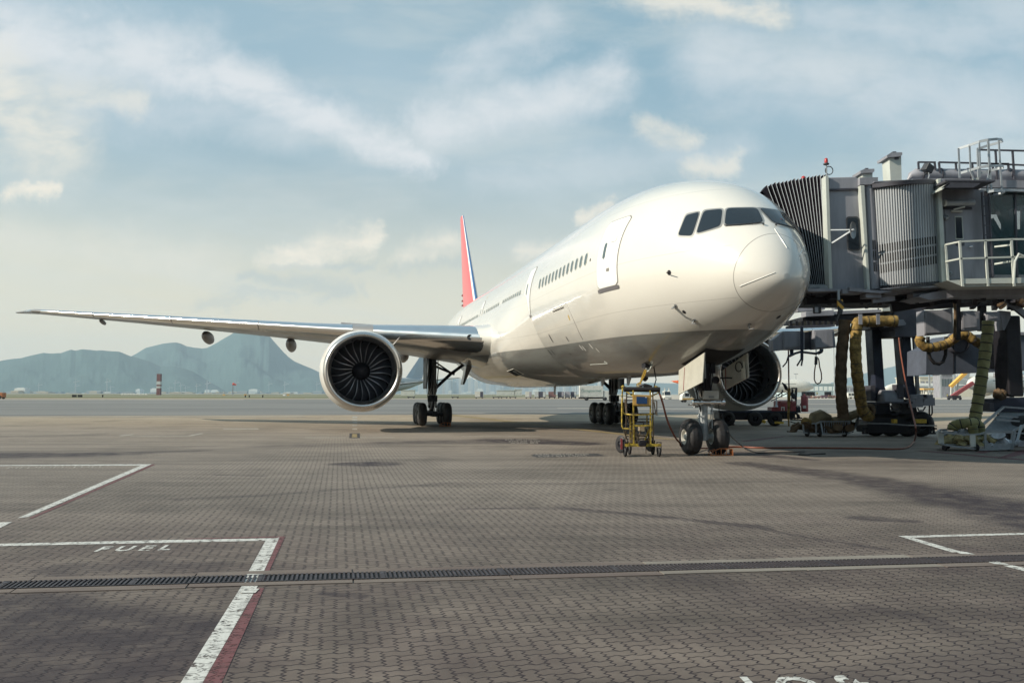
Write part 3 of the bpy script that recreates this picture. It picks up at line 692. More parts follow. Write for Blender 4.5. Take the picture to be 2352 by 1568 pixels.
def door(side, yc, zlo, zhi, w, win=True):
    zc = (zlo + zhi) / 2; h = zhi - zlo
    d = put('door', side, yc, zc, w + .055, h + .06, .17, .007, M['line'], rows=26)
    put('door_panel', side, yc, zc, w, h, .15, .013, M['white'], d, rows=26)
    if win: put('door_window', side, yc + .18, zlo + 1.12, .17, .50, .07, .019, M['cabin_glass'], d); 
    put('sill', side, yc, zlo - .07, w + .06, .11, .02, .02, M['scuff'], d, rows=4)
    if w > 1.2:
        put('latch', side, yc - .28, zlo + 1.4, .30, .16, .01, .018, M['line'], d, rows=3); put('latch', side, yc - .28, zlo + 1.4, .28, .14, .01, .020, M['white'], d, rows=3)
        put('handle', side, yc - .15, zlo + .5, .20, .10, .02, .018, M['line'], d, rows=3)
    return d
door(-1, 6.28, 5.05, 7.12, 1.38)
door(1, 6.28, 5.05, 7.12, 1.38)
door(-1, 16.75, 5.10, 7.1, 1.10)
door(-1, 29.2, 5.2, 7.0, .70)
door(-1, 38.9, 5.15, 7.0, 1.0)
# cockpit glazing measured on the surface, mirrored to port
def bil(q, s, t):
    a, b_, c, d = [Vector((p[0], p[1], 0)) for p in q]
    return (a * (1 - s) + b_ * s) * (1 - t) + (d * (1 - s) + c * s) * t
def rnd(s, t, r=.09):
    # pull the corners of the unit square in
    S, T = s * 2 - 1, t * 2 - 1; k = 1 - r * (abs(S) ** 6) * (abs(T) ** 6)
    return .5 + S * k / 2, .5 + T * k / 2
def pane(q, off, grow=0.0, mirror=False, bulge=0):
    cx = sum(p[0] for p in q) / 4; cy = sum(p[1] for p in q) / 4
    qq = []
    for p in q:
        dxy = Vector((p[0] - cx, p[1] - cy)); L = dxy.length; qq.append((cx + dxy.x * (1 + grow / L), cy + dxy.y * (1 + grow / L)))
    rows = []
    for i in range(11):
        row = []
        for j in range(11):
            s, t = rnd(j / 10, i / 10); p = bil(qq, s, t); h = hit(p.x, p.y, off)
            if h is None: h = hit(p.x - 3, p.y, off) or Vector((0, 2, 6.3))
            if mirror: h.x = -h.x
            row.append(h)
        rows.append(row)
    return rows
Q = lambda pts: [((2600 + x / 3.136) / 1.7415, (650 + y / 3.136) / 1.7415) for x, y in pts]
panes = [Q([(455, 668), (622, 624), (530, 920), (352, 914)]), Q([(678, 612), (907, 588), (882, 797), (580, 895)]), Q([(963, 577), (1338, 573), (1420, 752), (938, 790)])]
for q in panes:
    for mir in (False, True):
        b = MB(); b.grid(pane(q, .008, 5.2, mir)); fr = b.build('cockpit_window', M['frame'], jet, smooth=60, keep=True)
        b = MB(); b.grid(pane(q, .014, .9, mir)); b.build('window_seal', M['seal'], fr, smooth=60, keep=True)
        b = MB(); b.grid(pane(q, .018, 0.0, mir)); b.build('window_pane', M['glass'], fr, smooth=60, keep=True)
def wiper(pts, mir=1):
    P = [hit(*Q([p])[0], .035) for p in pts]; P = [Vector((p.x * mir, p.y, p.z)) for p in P]
    b = MB(); b.tube(P, .014, 6); b.tube([P[-1], P[-1] + (P[-2] - P[-1]) * .3], .03, 6); b.build('wiper', M['seal'], jet, keep=True)
for mir in (1, -1): wiper([(935, 799), (1110, 789), (1280, 778), (1385, 768), (1428, 785)], mir)
# radome lightning strips
for a, c_ in (((1563, 832), (1718, 1072)), ((1128, 1552), (1570, 1380)), ((1945, 1045), (1870, 1165))):
    q0, q1 = Q([a])[0], Q([c_])[0]; P = [hit(q0[0] + (q1[0] - q0[0]) * i / 10, q0[1] + (q1[1] - q0[1]) * i / 10, .004) for i in range(11)]
    P = [p for p in P if p]; b = MB(); b.tube(P, .011, 5); b.build('lightning_strip', M['white'], jet, keep=True)
# probes and small vents
def probe(u, v, L=.22):
    p = hit(u, v, .0); b = MB(); n = (hit(u, v, .1) - p).normalized(); ax = Vector((0, -1, 0))
    b.lathe([(.07, 0), (.07, .006), (0.001, .008)], p + n * .002, n, 14)
    b.tube([p, p + n * .10, p + n * .12 + ax * L], [.02, .014, .010], 6); b.build('probe', M['dark'], jet, keep=True)
probe(1537, 626)
def pitot(u, v):
    p = hit(u, v, 0); n = (hit(u, v, .1) - p).normalized(); ax = Vector((0, -1, 0)); b = MB()
    b.prism([p, p + Vector((0, .16, 0)), p + Vector((0, .06, 0)) + n * .16, p + n * .16 + ax * .02], (0, 0, .02)); b.tube([p + n * .15 + Vector((0, .05, 0)), p + n * .15 + ax * .20], .016, 8)
    b.lathe([(.05, 0), (.05, .006), (.001, .008)], p + n * .002, n, 12); b.build('pitot_tube', M['steel'], jet, keep=True)
for u, v in ((1552, 702), (1596, 735), (1722, 744)): pitot(u, v)
def spot(u, v, r, mat=M['dark'], name='vent', el=1.0, tall=1.0):
    c0 = hit(u, v, .006); P = []
    n = (hit(u, v, .1) - hit(u, v, 0)).normalized(); x = Vector((0, 1, 0)); x = (x - n * x.dot(n)).normalized(); y = n.cross(x)
    b = MB(); b.add([c0] + [c0 + x * cos(2 * pi * k / 16) * r * el + y * sin(2 * pi * k / 16) * r * tall for k in range(16)], [(0, 1 + k, 1 + (k + 1) % 16) for k in range(16)]); return b.build(name, mat, jet, keep=True)
spot(1571, 716, .055); spot(1788, 728, .06, el=1.6)
Q3 = lambda x, y: ((1700 + x / 2.24) / 1.7415, (850 + y / 2.24) / 1.7415)
for x, y, r, e, t in ((1128, 1125, .05, 1, 4), (1120, 1253, .05, 1, 3), (1146, 1250, .05, 1, 3), (837, 1048, .05, 1, 2.5), (1276, 1132, .04, 1, 3), (1303, 1266, .03, 1, 2), (1481, 425, .045, 1, 1.2)): spot(*Q3(x, y), r, el=e, tall=t)
for x, y, r in ((1290, 940, .05), (1400, 1208, .06), (1425, 1215, .06), (1488, 1195, .06), (1548, 1232, .05), (560, 760, .05)): spot(*Q3(x, y), r, M['white'] if x > 1295 else M['yellow'], 'marking', 1, 2.2)
# cargo door outline and static port circle
def outline(pts, wd, name, mat=M['line'], closed=True):
    P = []
    n = len(pts)
    for i in range(n if closed else n - 1):
        a, c_ = pts[i], pts[(i + 1) % n]
        for k in range(8): P.append(hit(a[0] + (c_[0] - a[0]) * k / 8, a[1] + (c_[1] - a[1]) * k / 8, .003))
    if closed: P.append(P[0])
    P = [p for p in P if p]; b = MB(); b.tube(P, wd, 4); return b.build(name, mat, jet, keep=True)
outline([Q3(1135, 870), Q3(1268, 815), Q3(1375, 1060), Q3(1420, 1150)], .008, 'cargo_door_seam', closed=False)
outline([Q3(1150, 885), Q3(1255, 842)], .03, 'cargo_door_hinge', M['line'], False)
outline([Q3(1480, 1362), Q3(1640, 1352), Q3(1600, 1330)], .012, 'hatch_seam', M['blight'], False)

# ---- wing
def airfoil(n=26):
    up, lo = [], []
    for i in range(n + 1):
        x = (1 - cos(pi * i / n)) / 2; t = 5 * (.2969 * sqrt(x) - .126 * x - .3516 * x * x + .2843 * x ** 3 - .1036 * x ** 4)
        cam_ = .018 * (1 - (2 * x - .9) ** 2) if True else 0
        up.append((x, t + cam_)); lo.append((x, -t * .92 + cam_))
    return up, lo
UP, LO = airfoil()
def le(s): return 22.3 + .70 * (s - 3.1) if s < 30 else 41.13 + 1.75 * (s - 30)
def te(s):
    if s < 10: return 36.6 + (s - 3.1) * .02
    if s < 30: return 36.75 + (s - 10) * .375
    return 44.25 + (s - 30) * .86
def lez(s): return 4.45 + .0965 * (s - 3.1)
def wsec(s, side, f0=0, f1=1.0, swell=0.0, part='all'):
    c = te(s) - le(s); tk = (.135 if s < 5 else .135 - (s - 5) * .0055 if s < 12 else .0965) ; inc = radians(3.2 - .14 * s)
    zl = lez(s) - .0; pts = []
    def P(x, z): return Vector((side * s, le(s) + (x * cos(inc) + z * tk * sin(inc)) * c, zl + (z * tk * cos(inc) - x * sin(inc)) * c))
    if part == 'all': seq = UP[::-1] + LO[1:-1]
    else:
        seq = [p for p in UP if p[0] <= f1][::-1] + [p for p in LO[1:] if p[0] <= f1 * .85]
    q = [P(x, z) for x, z in seq]
    if swell:
        cc = P(f1 * .5, 0); q = [p + (p - cc).normalized() * swell for p in q]
    return q
SS = [2.2, 3.1, 4.5, 6, 8, 10, 12.5, 15, 18, 21, 24, 27, 29, 30, 30.8, 31.6, 32.1, 32.4]
for side in (-1, 1):
    b = MB(); b.rings([wsec(s, side) for s in SS], True, True); w = b.build('wing', M['wing'], jet, smooth=35, keep=True)
    for s0, s1 in ((3.9, 9.1), (10.15, 15.2), (15.26, 20.4), (20.46, 25.6), (25.66, 31.2)):
        k = 6; b = MB(); b.rings([wsec(s0 + (s1 - s0) * i / k, side, 0, .12, .012, 'le') for i in range(k + 1)], True, True); b.build('slat', M['silver'], w, smooth=50, keep=True)
    # root cap and landing light
    b = MB(); b.lathe([(.001, -.02), (.13, 0), (.14, .03)], wsec(4.55, side)[26] + Vector((0, -.03, -.02)), (0, -1, 0), 18); b.build('landing_light', M['glass'], w, smooth=True, keep=True)
    for s, L, r in ((13.75, 4.6, .30), (18.95, 4.0, .28), (25.4, 1.6, .10), (6.9, 3.6, .30)):
        zt_ = lez(s) - .60 if s < 20 else lez(s) - .28
        yc = te(s) - 1.5 if s < 20 else le(s) + 1.6; b = MB()
        pr = [(.01, 0), (.45, .08), (.8, .2), (1, .4), (1, .65), (.7, .85), (.05, 1)]
        b.rings([[Vector((side * s + cos(a) * r * k, yc - L * .5 + L * h, zt_ + sin(a) * r * k * 1.35 - .12 * h)) for a in [2 * pi * j / 16 for j in range(16)]] for k, h in pr], True, True)
        b.build('flap_fairing', M['duct'], w, smooth=True, keep=True)
# wing root fillet: blends wing into fuselage
for side in (-1, 1):
    rs = []
    for i, s in enumerate((2.5, 2.9, 3.3, 3.8, 4.3)):
        sw = [.34, .20, .10, .03, .004][i]; q = wsec(s, side); cc = sum(q, Vector()) / len(q)
        rs.append([p + Vector((0, (p.y - cc.y) * sw * .10, (p.z - cc.z) * sw * 1.1)) for p in q])
    b = MB(); b.rings(rs, True, False); b.build('wing_fillet', M['livery'], jet, smooth=60, keep=True)
# tail
b = MB(); fr = []
for t in [i / 10 for i in range(11)]:
    z = 8.3 + (17.9 - 8.3) * t; l = 49.3 + 8.9 * t; e = 57.6 + 2.5 * t; c = e - l
    tk = .105; U = [(x, zz) for x, zz in UP]; seq = [(x, 5 * .2 * 0 + zz) for x, zz in UP]
    def th(x): return 5 * tk * (.2969 * sqrt(x) - .126 * x - .3516 * x * x + .2843 * x ** 3 - .1036 * x ** 4)
    xs = [(1 - cos(pi * i / 20)) / 2 for i in range(21)]
    fr.append([Vector((th(x) * c, l + x * c, z)) for x in xs[::-1]] + [Vector((-th(x) * c, l + x * c, z)) for x in xs[1:-1]])
b.rings(fr, True, True); fin = b.build('tail_fin', M['red'], jet, smooth=50, keep=True)
for nm, f0, f1, mt, sw in (('leading_edge_blue', 0, .006, M['blue'], .012), ('white_band', .0, .035, M['white'], .008)):
    rr = []
    for t in [i / 10 for i in range(11)]:
        z = 8.35 + (17.9 - 8.35) * t; l = 49.35 + 8.85 * t; e = 57.6 + 2.5 * t; c = e - l
        xs = [f1 * i / 8 for i in range(9)]; rr.append([Vector(((th(x) * c + sw), l + x * c - (sw if x == 0 else 0), z)) for x in xs[::-1]] + [Vector((-(th(x) * c + sw), l + x * c - (sw if x == 0 else 0), z)) for x in xs])
    b = MB(); b.rings(rr, True, True); b.build(nm if nm == 'white_band' else 'blue_band', mt, fin, smooth=50, keep=True)
for z in (9.7, 10.1, 10.6): b = MB(); b.tube([(-.05, 57.9, z), (-.05, 58.25, z)], .07, 8); b.build('rudder_hinge', M['redmetal'], fin, keep=True)
for side in (-1, 1):
    b = MB(); rr = []
    for t in [i / 6 for i in range(7)]:
        s = .5 + 10.2 * t; l = 54.2 + 7.0 * t; c = 6.2 - 3.9 * t; zz = 6.9 + s * .12
        rr.append([Vector((side * s, l + x * c, zz + th(x) * c)) for x in xs[::-1]] + [Vector((side * s, l + x * c, zz - th(x) * c)) for x in xs[1:-1]])
    xs = [(1 - cos(pi * i / 16)) / 2 for i in range(17)]; rr = []
    for t in [i / 6 for i in range(7)]:
        s = .5 + 10.2 * t; l = 54.2 + 7.0 * t; c = 6.2 - 3.9 * t; zz = 6.9 + s * .12
        rr.append([Vector((side * s, l + x * c, zz + th(x) * c)) for x in xs[::-1]] + [Vector((side * s, l + x * c, zz - th(x) * c)) for x in xs[1:-1]])
    b.rings(rr, True, True); b.build('tailplane', M['wing'], jet, smooth=50, keep=True)

# ---- engines
def engine(side):
    def toe(b): b.v = [Vector((p.x + side * .030 * (p.y - 22.15), p.y, p.z)) for p in b.v]; return b
    s, yl, zc_ = side * 9.72, 22.15, 2.90; o = Vector((s, yl, zc_)); ax = (0, 1, 0)
    b = MB(); b.lathe([(1.812, .30), (1.90, .7), (1.955, 1.3), (1.97, 2.2), (1.93, 3.4), (1.80, 4.6), (1.66, 5.3), (1.60, 5.3), (1.62, 4.9)], o, ax, 72)
    b.lathe([(1.05, 4.9), (1.0, 5.6), (.72, 7.0), (.62, 7.0)], o, ax, 40)
    b.lathe([(.55, 6.2), (.45, 7.2), (.06, 8.2)], o, ax, 24)
    b.prism([Vector((s - .22, yl + 3.2, zc_ + 1.75)), Vector((s - .22, yl + 5.2, zc_ + 2.12)), Vector((s - .22, yl + 9.0, zc_ + 2.0)), Vector((s - .22, yl + 8.0, zc_ + .8)), Vector((s - .22, yl + 5.0, zc_ + 1.2))], (.44, 0, 0))
    e = toe(b).build('engine', M['cowl'], jet, smooth=40, keep=True)
    pr = []
    for i in range(25):
        a = pi * (i / 24) ** 1.0 - pi * .02; pr.append((1.745 + .135 * -cos(a + .0), .30 - .30 * sin(a)))
    # from inner throat round the highlight to the outer skin
    pr = [(1.44, .95), (1.445, .75), (1.465, .52), (1.50, .32), (1.545, .16), (1.595, .05), (1.65, .0), (1.705, .01), (1.75, .06), (1.785, .14), (1.81, .23), (1.82, .32)]
    b = MB(); b.lathe(pr, o, ax, 96); toe(b).build('inlet_lip', M['lip'], e, smooth=60, keep=True)
    b = MB(); b.lathe([(1.439, .95), (1.45, 1.2), (1.49, 1.5), (1.50, 2.3), (.4, 2.35)], o, ax, 72); toe(b).build('inlet_duct', M['duct'], e, smooth=50, keep=True)
    b = MB(); b.lathe([(.005, 1.12), (.12, 1.17), (.26, 1.32), (.40, 1.6), (.46, 1.85), (.46, 2.3)], o, ax, 32); toe(b).build('spinner', M['dark'], e, smooth=50, keep=True)
    b = MB(); b.lathe([(.3, 2.28), (1.5, 2.29)], o, ax, 48); toe(b).build('stator', M['void'], e, keep=True)
    for k in range(22):
        a0 = 2 * pi * k / 22 + .07; rows = []; ed = []
        for i in range(15):
            t = i / 14; r = .44 + (1.485 - .44) * t
            sweep = -(.444 * t - .384 * t * t)          # S-shaped leading edge
            ax_off = 1.42 + .10 * (1 - t) - .20 * sin(pi * t) + .16 * t ** 3
            stag = radians(28 + 36 * t); ch = .40 + .16 * sin(pi * min(1, t * 1.1)) - .06 * t
            row = []
            for j in range(4):
                q = j / 3; tang = ch * q * sin(stag); al = ch * q * cos(stag)
                ang = a0 + sweep + (tang) / r * -1
                row.append(Vector((s + r * sin(ang), yl + ax_off + al, zc_ + r * cos(ang))))
            rows.append(row); ed.append(row[0])
        b = MB(); b.mi = 0; b.grid(rows); b.mi = 1; b.tube(ed, [(.020 + .012 * (i / 14), .030) for i in range(15)], 5)
        toe(b).build('fan_blade', [M['blade'], M['blade_edge']], e, smooth=60, keep=True)
    # strake
    b = MB(); b.prism([Vector((s + (1.5 if side < 0 else -1.5), yl + 1.6, zc_ + 1.25)), Vector((s + (1.5 if side < 0 else -1.5), yl + 3.2, zc_ + 1.25)), Vector((s + (1.95 if side < 0 else -1.95), yl + 3.1, zc_ + 1.75)), Vector((s + (1.9 if side < 0 else -1.9), yl + 2.5, zc_ + 1.7))], (.03, 0, .03))
    toe(b).build('strake', M['cowl'], e, keep=True)
engine(-1); engine(1)

# ---- wheels and landing gear
def tyre(b, c, ax, R, w, hubr, mi=(0, 1), deep=.09):
    pr = []
    for i in range(21):
        a = pi * i / 20; x = -cos(a); y = sin(a)
        pr.append((hubr + (R - hubr) * (abs(y) ** .55), x * w / 2))
    pr = [(p[0] - (.012 if abs(abs(p[1]) - w * .14) < w * .03 else 0), p[1]) for p in pr]
    b.mi = mi[0]; b.lathe(pr, c, ax, 40)
    b.mi = mi[1]
    for sg in (-1, 1): b.lathe([(hubr + .004, sg * w * .36), (hubr, sg * w * .47), (hubr * .90, sg * w * .46), (hubr * .82, sg * (w * .46 - deep)), (hubr * .45, sg * (w * .40 - deep * .4)), (hubr * .28, sg * w * .46), (.004, sg * w * .47)], c, ax, 28)
    b.mi = 0
ng = jet
yn = 5.89
b = MB()
b.cyl((0, yn, .62), (0, yn, 1.55), .115, n=20); b.cyl((0, yn, 1.5), (0, yn + .05, 3.2), .17, n=20)
b.cyl((-.36, yn, .545), (.36, yn, .545), .085, n=14); b.cyl((0, yn, .45), (0, yn, .75), .13, n=16)
b.tube([(0, yn - .1, 1.55), (0, yn + .42, 1.15), (0, yn + .12, .72)], .035, 8)
b.cyl((-.35, yn, 1.52), (.35, yn, 1.52), .06, n=12)
for sx in (-1, 1):
    b.cyl((sx * .2, yn - .02, 1.5), (sx * .32, yn - .02, 1.5), .09, n=12); b.tube([(sx * .14, yn + .1, 1.7), (sx * .22, yn + .9, 3.3)], .05, 8)
    b.tube([(sx * .20, yn - .14, .8), (sx * .20, yn - .16, 1.9), (sx * .10, yn - .1, 2.5)], .018, 6); b.tube([(sx * .12, yn - .16, 1.0), (sx * .16, yn - .2, 1.4), (sx * .22, yn - .1, 2.7)], .012, 6)
strut = b.build('nose_gear', M['gear'], jet, smooth=50, keep=True)
b = MB(); b.box((0.10, yn - .24, 1.80), (.50, .16, .26)); b.build('taxi_light_box', M['dirtwhite'], strut, keep=True, bevel=.02)
b = MB(); b.box((0.10, yn - .325, 1.74), (.16, .01, .06)); b.build('label_plate', M['steel'], strut, keep=True)
b = MB(); b.cyl((-.30, yn - .16, 1.58), (.46, yn - .16, 1.58), .07, n=12)
for x in (-.36, -.16, .2, .52): b.lathe([(.02, -.10), (.09, -.07), (.105, 0), (.09, .07), (.02, .10)], (x, yn - .16, 1.58), (1, 0, 0), 14)
b.cyl((-.55, yn - .1, 1.50), (-.1, yn - .1, 1.52), .025, n=8); b.tube([(-.22, yn - .2, 1.95), (-.2, yn - .22, 1.75), (.0, yn - .2, 1.7), (.15, yn - .22, 1.95)], .02, 6)
b.build('steering_actuator', M['chrome'], strut, smooth=50, keep=True)
b = MB(); b.tube([(.42, yn - .12, 1.55), (.48, yn - .1, .9), (.36, yn, .3)], .012, 6); b.tube([(-.1, yn - .18, 2.3), (-.32, yn - .2, 1.9), (-.16, yn - .15, 1.3)], .02, 6)
for k in range(16):
    x0 = random.uniform(-.34, .3); b.tube([(x0, yn - .2, 2.9), (x0 + random.uniform(-.1, .1), yn - .22, 2.3), (x0 * .6, yn - .2, 1.75)], random.uniform(.012, .03), 6)
b.box((-.06, yn - .1, 2.25), (.34, .18, .5)); b.box((.16, yn - .05, 2.7), (.3, .25, .5)); b.lathe([(.02, -.1), (.11, -.05), (.11, .05), (.02, .1)], (.30, yn - .2, 2.25), (0, 1, 0), 12)
b.build('gear_plumbing', M['dark'], strut, smooth=40, keep=True)
for sx in (-1, 1):
    b = MB(); tyre(b, Vector((sx * .43, yn, .545)), (1, 0, 0), .545, .445, .235); b.build('wheel', [M['black'], M['hub']], strut, smooth=40, keep=True)
# bay, a dark skin patch painted for its unlit hollow, and doors
b = MB()
b.grid([[Vector((x, y, fside(y, 0, -1)[2] * 0 + (sec(y)[3] - (sec(y)[3] - sec(y)[1]) * sqrt(1 - (x / sec(y)[2]) ** 2)) - .012)) for x in [-.60 + 1.20 * k / 6 for k in range(7)]] for y in [4.32 + 1.85 * i / 10 for i in range(11)]])
bay = b.build('gear_bay_shade', M['void'], jet, keep=True)
for sx, ya, yb, dz in ((-1, 4.25, 6.15, 0), (1, 4.3, 5.95, .05)):
    x0 = sx * .64; b = MB()
    b.prism([Vector((x0, ya, 3.00)), Vector((x0, (ya + yb) / 2, 2.78)), Vector((x0, yb, 2.55)), Vector((x0 + sx * .05, yb - .05, 1.80 + dz * 3)), Vector((x0 + sx * .05, ya + .05, 2.16 + dz * 3))], (sx * .045, 0, 0))
    d = b.build('gear_door', M['doorw'], jet, keep=True, bevel=.01)
    b = MB(); b.beam((x0 + sx * (.048 if sx < 0 else -.004), ya + 1.42, 2.62), (x0 + sx * (.098 if sx < 0 else .0), ya + 1.42, 1.93), .018, .02); b.build('door_stripe', M['redmetal'], d, keep=True)
    b = MB(); b.cyl((x0 - sx * .03, ya + .15, 2.75), (x0 - sx * .03, ya + .12, 2.35), .02, n=8); b.box((x0 - sx * .02, ya + .2, 2.42), (.03, .22, .30)); b.build('door_rod', M['cream'] if sx > 0 else M['steel'], d, keep=True)
    b = MB(); b.tube([Vector((x0 - sx * .02, ya + .5 + .22 * cos(a) , 2.62 + .14 * sin(a))) for a in [2 * pi * k / 12 for k in range(13)]], .015, 6); b.beam((x0 - sx * .05, ya + .9, 2.3), (x0 - sx * .45, ya + .8, 2.3), .05); b.build('door_linkage', M['dark'], d, keep=True)
# main gear
for side in (-1, 1):
    x0 = side * 5.49; y0 = 5.89 + 25.88
    b = MB(); b.cyl((x0, y0, .75), (x0, y0, 1.9), .15, n=18); b.cyl((x0, y0 - .02, 1.75), (x0, y0 - .05, 4.9), .25, n=20)
    b.beam((x0, y0 - 1.7, .68), (x0, y0 + 1.7, .68), .26, .30)
    for k in (-1.47, 0, 1.47): b.cyl((x0 - .5, y0 + k, .665), (x0 + .5, y0 + k, .665), .10, n=12)
    b.tube([(x0, y0 - .3, 1.7), (x0, y0 - .75, 1.3), (x0, y0 - .3, .9)], .06, 8)
    b.box((x0, y0 - .25, 1.55), (.55, .3, .35)); b.cyl((x0 - .2, y0 - .3, 1.0), (x0 - .2, y0 - .3, 1.7), .05, n=10); b.cyl((x0 + .2, y0 - .3, 1.0), (x0 + .2, y0 - .3, 1.7), .05, n=10)
    g = b.build('main_gear', M['dark'], jet, smooth=50, keep=True)
    b = MB(); b.tube([(x0 - side * .15, y0 - .15, 2.1), (x0 - side * 1.05, y0 - .1, 2.95), (side * 3.35, y0 - .1, 3.75)], .095, 10); b.tube([(x0 - side * .2, y0 - .1, 3.4), (x0 - side * 1.3, y0 - .1, 2.95)], .07, 8)
    b.tube([(x0 - side * .1, y0 - .2, 3.7), (x0 - side * 1.0, y0 - .15, 3.1)], .045, 8)
    b.build('side_brace', M['dark'], g, smooth=50, keep=True)
    b = MB()
    for k in range(9):
        xx = x0 + random.uniform(-.28, .28); b.tube([(xx, y0 - .33, 4.4), (xx + random.uniform(-.06, .06), y0 - .36, 3.2), (xx + random.uniform(-.1, .1), y0 - .33, 2.0), (x0 + random.uniform(-.3, .3), y0 - .35, 1.1)], random.uniform(.015, .04), 6)
    b.build('hydraulic_lines', M['steel'], g, smooth=50, keep=True)
    b = MB(); b.cyl((x0 + .07, y0 - .30, .8), (x0 + .07, y0 - .30, 1.75), .06, n=12); b.cyl((x0 - .1, y0 - .28, .9), (x0 - .1, y0 - .28, 1.6), .05, n=12); b.build('oleo_strut', M['chrome'], g, smooth=50, keep=True)
    b = MB(); b.prism([(x0 + side * .35, y0 - 1.2, 4.7), (x0 + side * .35, y0 + 1.2, 4.7), (x0 + side * .38, y0 + 1.0, 2.1), (x0 + side * .38, y0 - .9, 2.1)], (side * .05, 0, 0)); b.build('gear_door', M['dark'], g, keep=True)
    b = MB(); b.prism([(side * 3.25, y0 - .6, 3.35), (side * 3.55, y0 - .6, 3.45), (side * 3.75, y0 - .4, 2.35), (side * 3.65, y0 - .4, 2.35)], (0, .9, 0)); b.build('gear_door', M['wing'], g, keep=True)
    for k in (-1.47, 0, 1.47):
        for sx in (-1, 1):
            b = MB(); tyre(b, Vector((x0 + sx * .70, y0 + k, .66)), (1, 0, 0), .66, .50, .27); b.build('wheel', [M['black'], M['steel']], g, smooth=40, keep=True)
# belly details
def ppix(q):
    w_ = AM @ q - Vector((0, 0, CAMZ)); c_, s_ = cos(PITCH), sin(PITCH); d_ = w_.y * c_ + w_.z * s_; return 1176 + w_.x / d_ * FPX, 784 - (-w_.y * s_ + w_.z * c_) / d_ * FPX
def fairhit(u, v):
    best = None
    for i in range(70):
        y = 17 + i * .08
        for k in range(60):
            th_ = pi + radians(10 + k * 1.2); q = fair(y, th_); a_, b2_ = ppix(q); e_ = (a_ - u) ** 2 + (b2_ - v) ** 2
            if best is None or e_ < best[0]: best = (e_, q, y, th_)
    return best
cor = [fairhit(*Q3(x, y)) for x, y in ((730, 1445), (797, 1397), (880, 1440), (808, 1482))]
n_ = Vector((-.75, -.1, -.65)); P4 = [c_[1] + n_ * .02 for c_ in cor]; cc_ = sum(P4, Vector()) / 4
b = MB(); b.add([cc_ + (p - cc_) * 1.10 for p in P4] + [p + n_ * .02 for p in P4], [(0, 1, 5, 4), (1, 2, 6, 5), (2, 3, 7, 6), (3, 0, 4, 7)]); ai_ = b.build('air_inlet', M['hub'], jet, keep=True)
b = MB(); b.add([p + n_ * .004 for p in P4], [(0, 1, 2, 3)]); b.build('inlet_opening', M['void'], ai_, keep=True)
for y, z1 in ((12.5, 2.15), (15.8, 2.15), (24, 1.78)): b = MB(); b.prism([(-.02, y, 2.45), (-.02, y + .5, 2.45), (-.02, y + .45, z1), (-.02, y + .3, z1)], (.04, 0, 0)); b.build('antenna', M['steel'], jet, keep=True)
for y in (11, 18): b = MB(); b.lathe([(.12, .0), (.12, -.06), (.05, -.14), (.005, -.16)], (0, y, 2.43), (0, 0, 1), 14); b.build('beacon', M['dark'], jet, smooth=True, keep=True)
# ground power socket
p = hit(1487, 838, 0); b = MB(); b.box(p + Vector((-.0, .05, -.02)), (.22, .34, .14)); sk = b.build('power_socket', M['dark'], jet, keep=True)
b = MB(); b.prism([p + Vector((.06, -.25, -.03)), p + Vector((.06, .28, -.05)), p + Vector((.0, .22, -.24)), p + Vector((.0, -.1, -.20))], (.02, 0, .02)); b.build('socket_cover', M['blight'], sk, keep=True)
SOCK = AM @ (p + Vector((-.05, .0, -.16)))
# ------------------------------------------------------------------ boarding bridge at the front door
def mk(ox, oy, sc): return lambda x, y: ((ox + x / sc) / 1.7415, (oy + y / sc) / 1.7415)
QA = mk(3050, 500, 2.0908); QB = mk(3050, 1150, 2.24); QC = mk(2400, 1400, 3.4836); QD = mk(2950, 1450, 5.226); QE = mk(2300, 1150, 2.24)
def PA(x, y, Y): return Wp(*QA(x, y), Y)
def PB(x, y, Y): return Wp(*QB(x, y), Y)
def PC(x, y, Y): return Wp(*QC(x, y), Y)
def PD(x, y, Y): return Wp(*QD(x, y), Y)
def PE(x, y, Y): return Wp(*QE(x, y), Y)
def slab(name, F, pts, Y, d, mat, par, bevel=0, smooth=False, label=None):
    b = MB(); b.prism([F(x, y, Y) for x, y in pts], (0, d, 0)); return b.build(name, mat, par, bevel=bevel, smooth=smooth, label=label)
def rect(x0, y0, x1, y1, lean=0): return [(x0, y0), (x1, y0), (x1 + lean, y1), (x0 + lean, y1)]
def rrect(x0, y0, x1, y1, r, lean=0, n=5):
    P = []
    for cx, cy, a0 in ((x1 - r, y0 + r, -90), (x1 - r, y1 - r, 0), (x0 + r, y1 - r, 90), (x0 + r, y0 + r, 180)):
        for i in range(n + 1):
            a = radians(a0 + 90 * i / n); y = cy + r * sin(a); P.append((cx + r * cos(a) + lean * (y - y0) / (y1 - y0), y))
    return P
br = thing('boarding_bridge', 'grey boarding bridge with black bellows docked at the front door of the large white airliner', 'boarding bridge', (9.2, 25.0, 0))
Yf = 24.9
